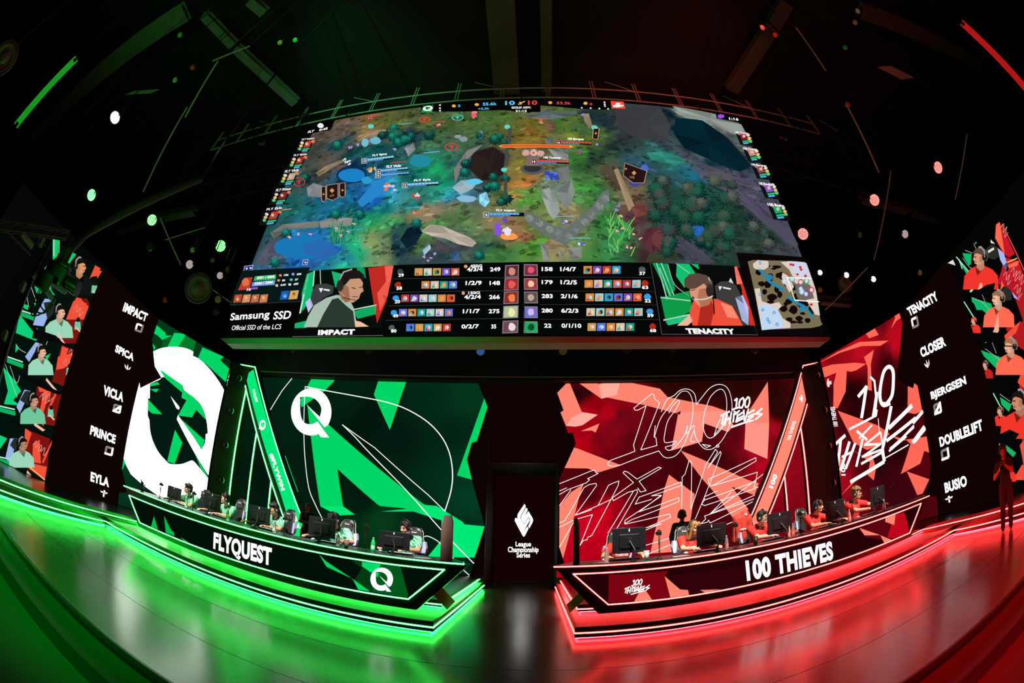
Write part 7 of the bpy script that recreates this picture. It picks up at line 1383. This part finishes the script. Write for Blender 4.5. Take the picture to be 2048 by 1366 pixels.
# ---------------------------------------------------------------- trusses
def truss(name, lab, p0, p1, up, depth, n, m, parent=None, brace=True, r=.022):
    """A box truss: four chords and rungs between p0 and p1."""
    p0 = Vector(p0); p1 = Vector(p1); d = p1 - p0; u = Vector(up).normalized(); w = d.normalized().cross(u) * depth
    t = thing(name, lab, 'truss', p0); H = u * depth
    for a in (0, 1):
        for b in (0, 1): MB().tube(p0 + H * a + w * b, p1 + H * a + w * b, r, n=8).build('chord', m, t, p0)
    for i in range(n + 1):
        rg = MB(); q = p0 + d * (i / n)
        for a in (0, 1): rg.tube(q + H * a, q + H * a + w, r * .7, n=6); rg.tube(q + w * a, q + w * a + H, r * .7, n=6)
        if brace and i < n:
            q2 = p0 + d * ((i + 1) / n); rg.tube(q + w, q2 + H + w, r * .55, n=6)
        rg.build('rung', m, t, p0)
    return t
def ladder(name, lab, pts, y, n, m):
    """Upright ladder truss behind the screen: rails between pixel pairs at depth y."""
    P = [(on_y(*a, y), on_y(*b, y)) for a, b in pts]; o = P[0][0]; t = thing(name, lab, 'truss', o)
    for a, b in P: MB().tube(a, b, .028, n=8).build('rail', m, t, o)
    rg = MB()
    for i in range(n + 1):
        k = i / n; rg.tube(P[0][0].lerp(P[0][1], k), P[-1][0].lerp(P[-1][1], k), .02, n=6)
        rg.tube(P[0][0].lerp(P[0][1], k) + Vector((.1, .3, 0)), P[-1][0].lerp(P[-1][1], k) + Vector((.1, .3, 0)), .018, n=6)
    for k in (.2, .8): q = P[0][0].lerp(P[0][1], k); rg.tube(q, (q.x, q.y, CZ), .01, n=6)
    rg.build('rungs', m, t, o); return t
TY = 6.75; M_truss = mat('truss_alu', S('d8d8d8'), .5, noise=.2, nscale=20)
za = on_y(1050, 152, TY).z; zm = on_y(1050, 176, TY).z; zl = on_y(1050, 195, TY).z
xL = on_y(437, 277, TY).x; xR = on_y(1620, 241, TY).x
o = Vector((0, TY, zl)); t = thing('screen_truss', 'long steel truss carrying the hanging screen along its top edge', 'truss', o)
for z, yy in ((za, TY), (zm, TY), (zl, TY), (za, TY + .5)): MB().tube((xL, yy, z), (xR, yy, z), .022, n=8).build('chord', M_truss, t, o)
n = 16
for i in range(n + 1):
    rg = MB(); x = xL + (xR - xL) * i / n; rg.tube((x, TY, za), (x, TY, zl), .018, n=6); rg.tube((x + .08, TY, za), (x + .08, TY, zl), .018, n=6)
    rg.tube((x, TY, za), (x, TY + .5, za), .016, n=6)
    if i % 3 == 1: rg.tube((x, TY, za), (x + (xR - xL) / n, TY, zm), .012, n=6)
    rg.build('rung', M_truss, t, o)
for x in (-5.2, 0, 5.2): MB().tube((x, TY - .1, zl), (x, DS + .2, zt + .02), .02).build('hanger', M_steel, t, o); MB().tube((x, TY, za), (x, TY, CZ), .012).build('cable', M_steel, t, o)
# clamps at the ends of that truss
for px, py, lab in ((520, 288, 'pair of clamps on the lower chord at the green end of the screen truss'), (1562, 275, 'pair of clamps on the lower chord at the red end of the screen truss')):
    p = on_y(px, py, TY - .04); c = thing('truss_clamp', lab, 'clamp', p); MB().bevbox((0, 0, 0), (.14, .08, .1), .02).bevbox((.18, 0, -.03), (.1, .08, .12), .02).build('jaw', mat('clamp_brass', S('a08850'), .4, .5), c); MB().tube((0, 0, .04), (0, .04, .2), .02).build('bolt', M_steel, c); MB().tube((.18, 0, .03), (.18, .04, .2), .02).build('bolt', M_steel, c)
ladder('ladder_truss', 'dim ladder truss behind the screen on the green side', [((330, 392), (575, 330)), ((345, 428), (585, 368))], 8.6, 9, mat('rig_dim', S('4a4a4a'), .6))
ladder('ladder_truss', 'dim ladder truss behind the screen on the red side', [((1540, 306), (1730, 358)), ((1530, 330), (1712, 388))], 8.6, 8, mat('rig_dim', S('4a4a4a'), .6))
# rig pipes and wires: each a thing
def pipe_(name, lab, a, b, r, m, cat='pipe'):
    a = Vector(a); b = Vector(b); tp = a if a.z > b.z else b; o = MB().tube(a, b, r, n=8).tube(tp, (tp.x, tp.y, CZ), .008, n=6, m=1).build(name, [m, M_matt], None, a); tag(o, lab, cat); return o
M_wire = mat('rig_wire', S('a8a8a4'), .5)
for nm, a, b, d, r, lab in (('rig_pipe', (436, 122), (370, 235), 10, .022, 'upper slanted pipe of the left rig above the long wire'), ('rig_cable', (374, 215), (286, 384), 10, .02, 'long pale slanted cable dropping left of the screen'), ('rig_pipe', (500, 92), (425, 122), 10, .02, 'short pipe crossing the left ceiling bar'),
                            ('rig_cable', (1696, 215), (1758, 345), 10, .022, 'long pale slanted cable dropping right of the screen'), ('rig_cable', (1592, 55), (1652, 142), 10, .016, 'thin faint cable high on the right'), ('rig_cable', (1934, 268), (1910, 400), 10, .014, 'thin reddish cable at the far right'), ('rig_cable', (1782, 342), (1748, 520), 11, .016, 'thin reddish upright cable beside the middle red light'),
                            ('rig_cable', (320, 435), (362, 530), 10, .016, 'thin cable from the left bar down to the pale can lamp'), ('rig_cable', (410, 455), (330, 480), 11, .012, 'thin cable between the two brightest green lights'), ('rig_pipe', (1735, 535), (1650, 620), 11, .016, 'slanted red-lit pipe beside the minimap corner of the screen'), ('rig_cable', (420, 575), (470, 610), 11, .014, 'short slanted brace beside the left edge of the screen')):
    pipe_(nm, lab, at_d(*a, d), at_d(*b, d), r, M_wire, 'cable' if 'cable' in nm else 'pipe')
# bars at the outer top corners; coloured light on them put in as glow
for k, a, b, lab in (('g', (36, 246), (148, 122), 'straight bar high at the left, green light put into its glow'), ('r', (1928, 50), (2062, 190), 'straight bar high at the right, red light put into its glow')):
    A_, B_ = at_d(*a, 11), at_d(*b, 11); t = thing('lit_bar', lab, 'bar', A_)
    strip('tube', [A_, B_], .17, .17, glow('bar_glow_' + k, (.01, .28, .015) if k == 'g' else (.42, .008, .008), 1.0), t, A_)
    d = (B_ - A_).normalized(); MB().tube(A_ - d * .09, A_ + d * .02, .1).build('end_cap', M_plastic, t, A_); MB().tube(B_ - d * .02, B_ + d * .09, .1).build('end_cap', M_plastic, t, A_)
    MB().tube(A_.lerp(B_, .3), Vector((A_.lerp(B_, .3).x, A_.lerp(B_, .3).y, CZ)), .012).tube(A_.lerp(B_, .7), Vector((A_.lerp(B_, .7).x, A_.lerp(B_, .7).y, CZ)), .012).build('hanger', M_plastic, t, A_)
# ceiling beams and ducts
def beam(a, b, z, w, lab, m=M_beam, nm='ceiling_beam'):
    A_, B_ = on_z(*a, z), on_z(*b, z); d = (B_ - A_); L = d.length; ang = math.atan2(d.y, d.x); c = (A_ + B_) / 2
    M = Matrix.Translation(c) @ Matrix.Rotation(ang, 4, 'Z'); mb = MB(); mb.box((0, 0, .1), (L, w, .02), 0, M); mb.box((0, 0, -.1), (L, w, .02), 0, M); mb.box((0, 0, 0), (L, .03, .2), 0, M)
    for g in (-.35, .35): mb.tube(M @ Vector((L * g, 0, .1)), (M @ Vector((L * g, 0, 0))).xy.to_3d() + Vector((0, 0, CZ)), .01, n=6, m=1)
    o = mb.build(nm, [m, M_matt], None, c); tag(o, lab, 'beam'); return o
dimg = mat('beam_green', S('7c8a7c'), .8, noise=.5, nscale=3)
beam((60, 285), (372, 22), 12.6, .75, 'wide dim beam running across the upper left ceiling', dimg)
beam((408, 28), (468, 90), 12.4, .32, 'short pale ceiling bar high left, upper piece', dimg); beam((472, 95), (592, 205), 12.4, .32, 'pale slanted ceiling bar left of the screen top', dimg)
beam((500, 0), (530, 25), 12.4, .32, 'stub of a ceiling bar at the top edge, left of centre', dimg)
beam((998, -30), (1014, 185), 13.0, .75, 'wide dim duct running down the ceiling centre'); beam((1091, -30), (1093, 182), 13.0, .3, 'narrow dim pipe-like beam right of the central duct')
beam((1572, 5), (1462, 180), 13.0, .5, 'dim reddish beam slanting down right of centre'); beam((1720, 20), (1960, 130), 12.6, .6, 'wide very dim beam across the upper right ceiling')
beam((238, 463), (296, 443), 8.4, .26, 'short pale bar left of the middle green light'); beam((312, 438), (390, 421), 8.4, .26, 'short pale bar right of the middle green light'); beam((1722, 396), (1812, 420), 8.4, .26, 'pale bar beside the middle red light'); beam((1822, 423), (1878, 441), 8.4, .26, 'short pale bar right of the middle red light')
beam((1640, 600), (1700, 606), 6.6, .18, 'short pinkish bar beside the minimap corner of the screen')
for pts, z, lab in ([(250, 190), (268, 183), (318, 180), (300, 187)], 10.5, 'small pale fabric panel lit green high left'), ([(1755, 135), (1783, 133), (1829, 156), (1802, 159)], 10.5, 'small pale fabric panel lit red high right'):
    V = [on_z(*p, z) for p in pts]; c = sum(V, Vector()) / 4; mb = MB(); mb.add(V + [v + Vector((0, 0, .04)) for v in V], [(0, 1, 2, 3), (7, 6, 5, 4), (0, 4, 5, 1), (1, 5, 6, 2), (2, 6, 7, 3), (3, 7, 4, 0)]); mb.tube(c, (c.x, c.y, CZ), .01, n=6, m=1); o = mb.build('acoustic_panel', [mat('acoustic_grey', S('a8a4a0'), .9), M_matt], None, c); tag(o, lab, 'panel')
# clusters of small dark fixtures in the ceiling
rr = random.Random(12); k_ = 0
NM = ('high left beside the pale ceiling bar', 'left, under the fabric panel', 'above the left cables', 'left of the pale slanted bar', 'near the top left of the screen truss', 'high right beside the reddish beam', 'right of the reddish beam', 'upper right under the ceiling', 'right above the fabric panel', 'far upper right', 'right of the screen top corner', 'between the can lamps right of the screen', 'above the middle red light', 'right above the name panel', 'left above the name panel', 'under the brightest green light', 'beside the left edge of the screen', 'left of the screen near the loudspeaker')
for i, (px, py, d) in enumerate(((360, 70, 11), (350, 160, 11), (385, 135, 11), (560, 85, 11.5), (590, 80, 11.5), (1525, 55, 11), (1550, 70, 11), (1710, 45, 11), (1690, 95, 11), (1715, 22, 11), (1695, 210, 10), (1640, 580, 11), (1720, 470, 11), (1840, 545, 11), (330, 600, 11), (455, 540, 11), (425, 520, 11), (385, 500, 11))):
    c = at_d(px, py, d); ln_ = mat('lens_tint_%d' % (i % 4), [S('30d060'), S('e8e0d8'), S('f04040'), S('b0a060')][i % 4 if i < 5 or i > 13 else (2, 1, 2, 3)[i % 4]], .3)
    lantern('par_lamp', f'small dark spotlight in the ceiling rig, {NM[i]}', c, Vector(CAM) + Vector((rr.uniform(-5, 5), rr.uniform(-3, 3), rr.uniform(-2, 2))), .07, .22, M_plastic, 'small spotlights in the rig', ln_, True, -1)
# frame and fixtures above the left video wall
a, b = at_d(-20, 460, 8.2), at_d(128, 480, 8.6)
truss('lighting_truss', 'dark truss arm above the left video wall', a, b, (0, 0, 1), .16, 6, mat('bracket_dark', S('2c2c2c'), .6), r=.016)
pipe_('brace_pipe', 'slanted green-lit brace under the dark truss arm at the far left', at_d(14, 462, 8.2), at_d(62, 510, 8.2), .02, M_steel)
pipe_('brace_bar', 'wide green-lit brace under the dark truss arm at the far left', at_d(45, 468, 8.3), at_d(66, 494, 8.3), .06, mat('brace_grey', S('8a8a88'), .6))
pp = at_d(100, 484, 9.5); fr = MB().tube((pp.x, pp.y, .331), pp, .05, n=10).build('side_pole', M_gloss, None, (pp.x, pp.y, .331)); tag(fr, 'dark glossy pole along the outer edge of the left video wall', 'pole')
hd = math.hypot(pp.x - CAM.x, pp.y)
for i, (px, py) in enumerate(((83, 483), (46, 573), (10, 670))):
    d_ = ray(px, py); c = CAM + d_ * ((hd - .1) / math.hypot(d_.x, d_.y)); t = thing('box_light', f"small green-lit box fixture, {('topmost', 'middle', 'lowest')[i]} along the outer edge of the left video wall", 'light', c, R(-40), 'box fixtures along the left video wall')
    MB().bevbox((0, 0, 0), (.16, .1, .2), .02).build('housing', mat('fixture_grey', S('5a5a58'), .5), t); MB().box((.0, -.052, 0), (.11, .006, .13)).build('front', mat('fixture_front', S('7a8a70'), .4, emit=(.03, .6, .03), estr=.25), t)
    e = Matrix.Rotation(R(40), 3, 'Z') @ (Vector((pp.x, pp.y, min(c.z, pp.z - .03))) - c); MB().tube((0, 0, 0), e, .015).build('bracket', M_plastic, t)
# jib camera hanging in front of the left video wall
c = at_d(112, 560, 6.2); t = thing('jib_camera', 'black broadcast camera on a crane arm in front of the left video wall', 'camera', c)
fw = Vector((.75, .55, -.12)).normalized(); M = fw.to_track_quat('Y', 'Z').to_matrix().to_4x4()
MB().bevbox((0, 0, .05), (.26, .42, .26), .03, 0, M).bevbox((0, -.02, .22), (.14, .30, .08), .02, 0, M).build('camera_body', M_plastic, t)
MB().tube(M @ Vector((0, .2, .05)), M @ Vector((0, .44, .05)), .085, .1, 18).build('lens', M_gloss, t)
MB().bevbox((.20, -.05, -.14), (.06, .30, .24), .015, 0, M).bevbox((0, .0, -.2), (.34, .12, .06), .015, 0, M).build('cradle', M_plastic, t)
MB().bevbox((.08, -.30, -.08), (.30, .05, .22), .012, 0, M).build('monitor_hood', mat('hood_dark', S('10241a'), .25), t)
arm_e = at_d(172, 468, 6.6) - c; arm_m = at_d(140, 500, 6.3) - c
MB().path([Vector((0, 0, .2)), arm_m, arm_e, arm_e + Vector((1.0, .9, 1.5))], .06, 10).tube(arm_e + Vector((1.0, .9, 1.5)), Vector(((arm_e + Vector((1.0, .9, 1.5))).x, (arm_e + Vector((1.0, .9, 1.5))).y, CZ - c.z)), .02).build('crane_arm', mat('arm_black', S('050505'), .7), t)
for i in range(3):
    rr2 = random.Random(i); pts = [Vector((-.15 + .1 * i, 0, .1)), Vector((-.32 + .1 * i, -.1, -.15)), Vector((-.25 + .15 * i, -.1, -.5 + .05 * i)), Vector((.0 + .12 * i, 0, -.45)), Vector((.15, .05, -.22))]
    cu = []; 
    for j in range(len(pts) - 1):
        for s in range(5):
            q0, q1, q2, q3 = pts[max(j - 1, 0)], pts[j], pts[j + 1], pts[min(j + 2, len(pts) - 1)]; u = s / 5; cu.append(0.5 * (2 * q1 + (q2 - q0) * u + (2 * q0 - 5 * q1 + 4 * q2 - q3) * u * u + (3 * q1 - q0 - 3 * q2 + q3) * u ** 3))
    cu.append(pts[-1]); MB().path(cu, .011, 6).build('cable', M_plastic, t)
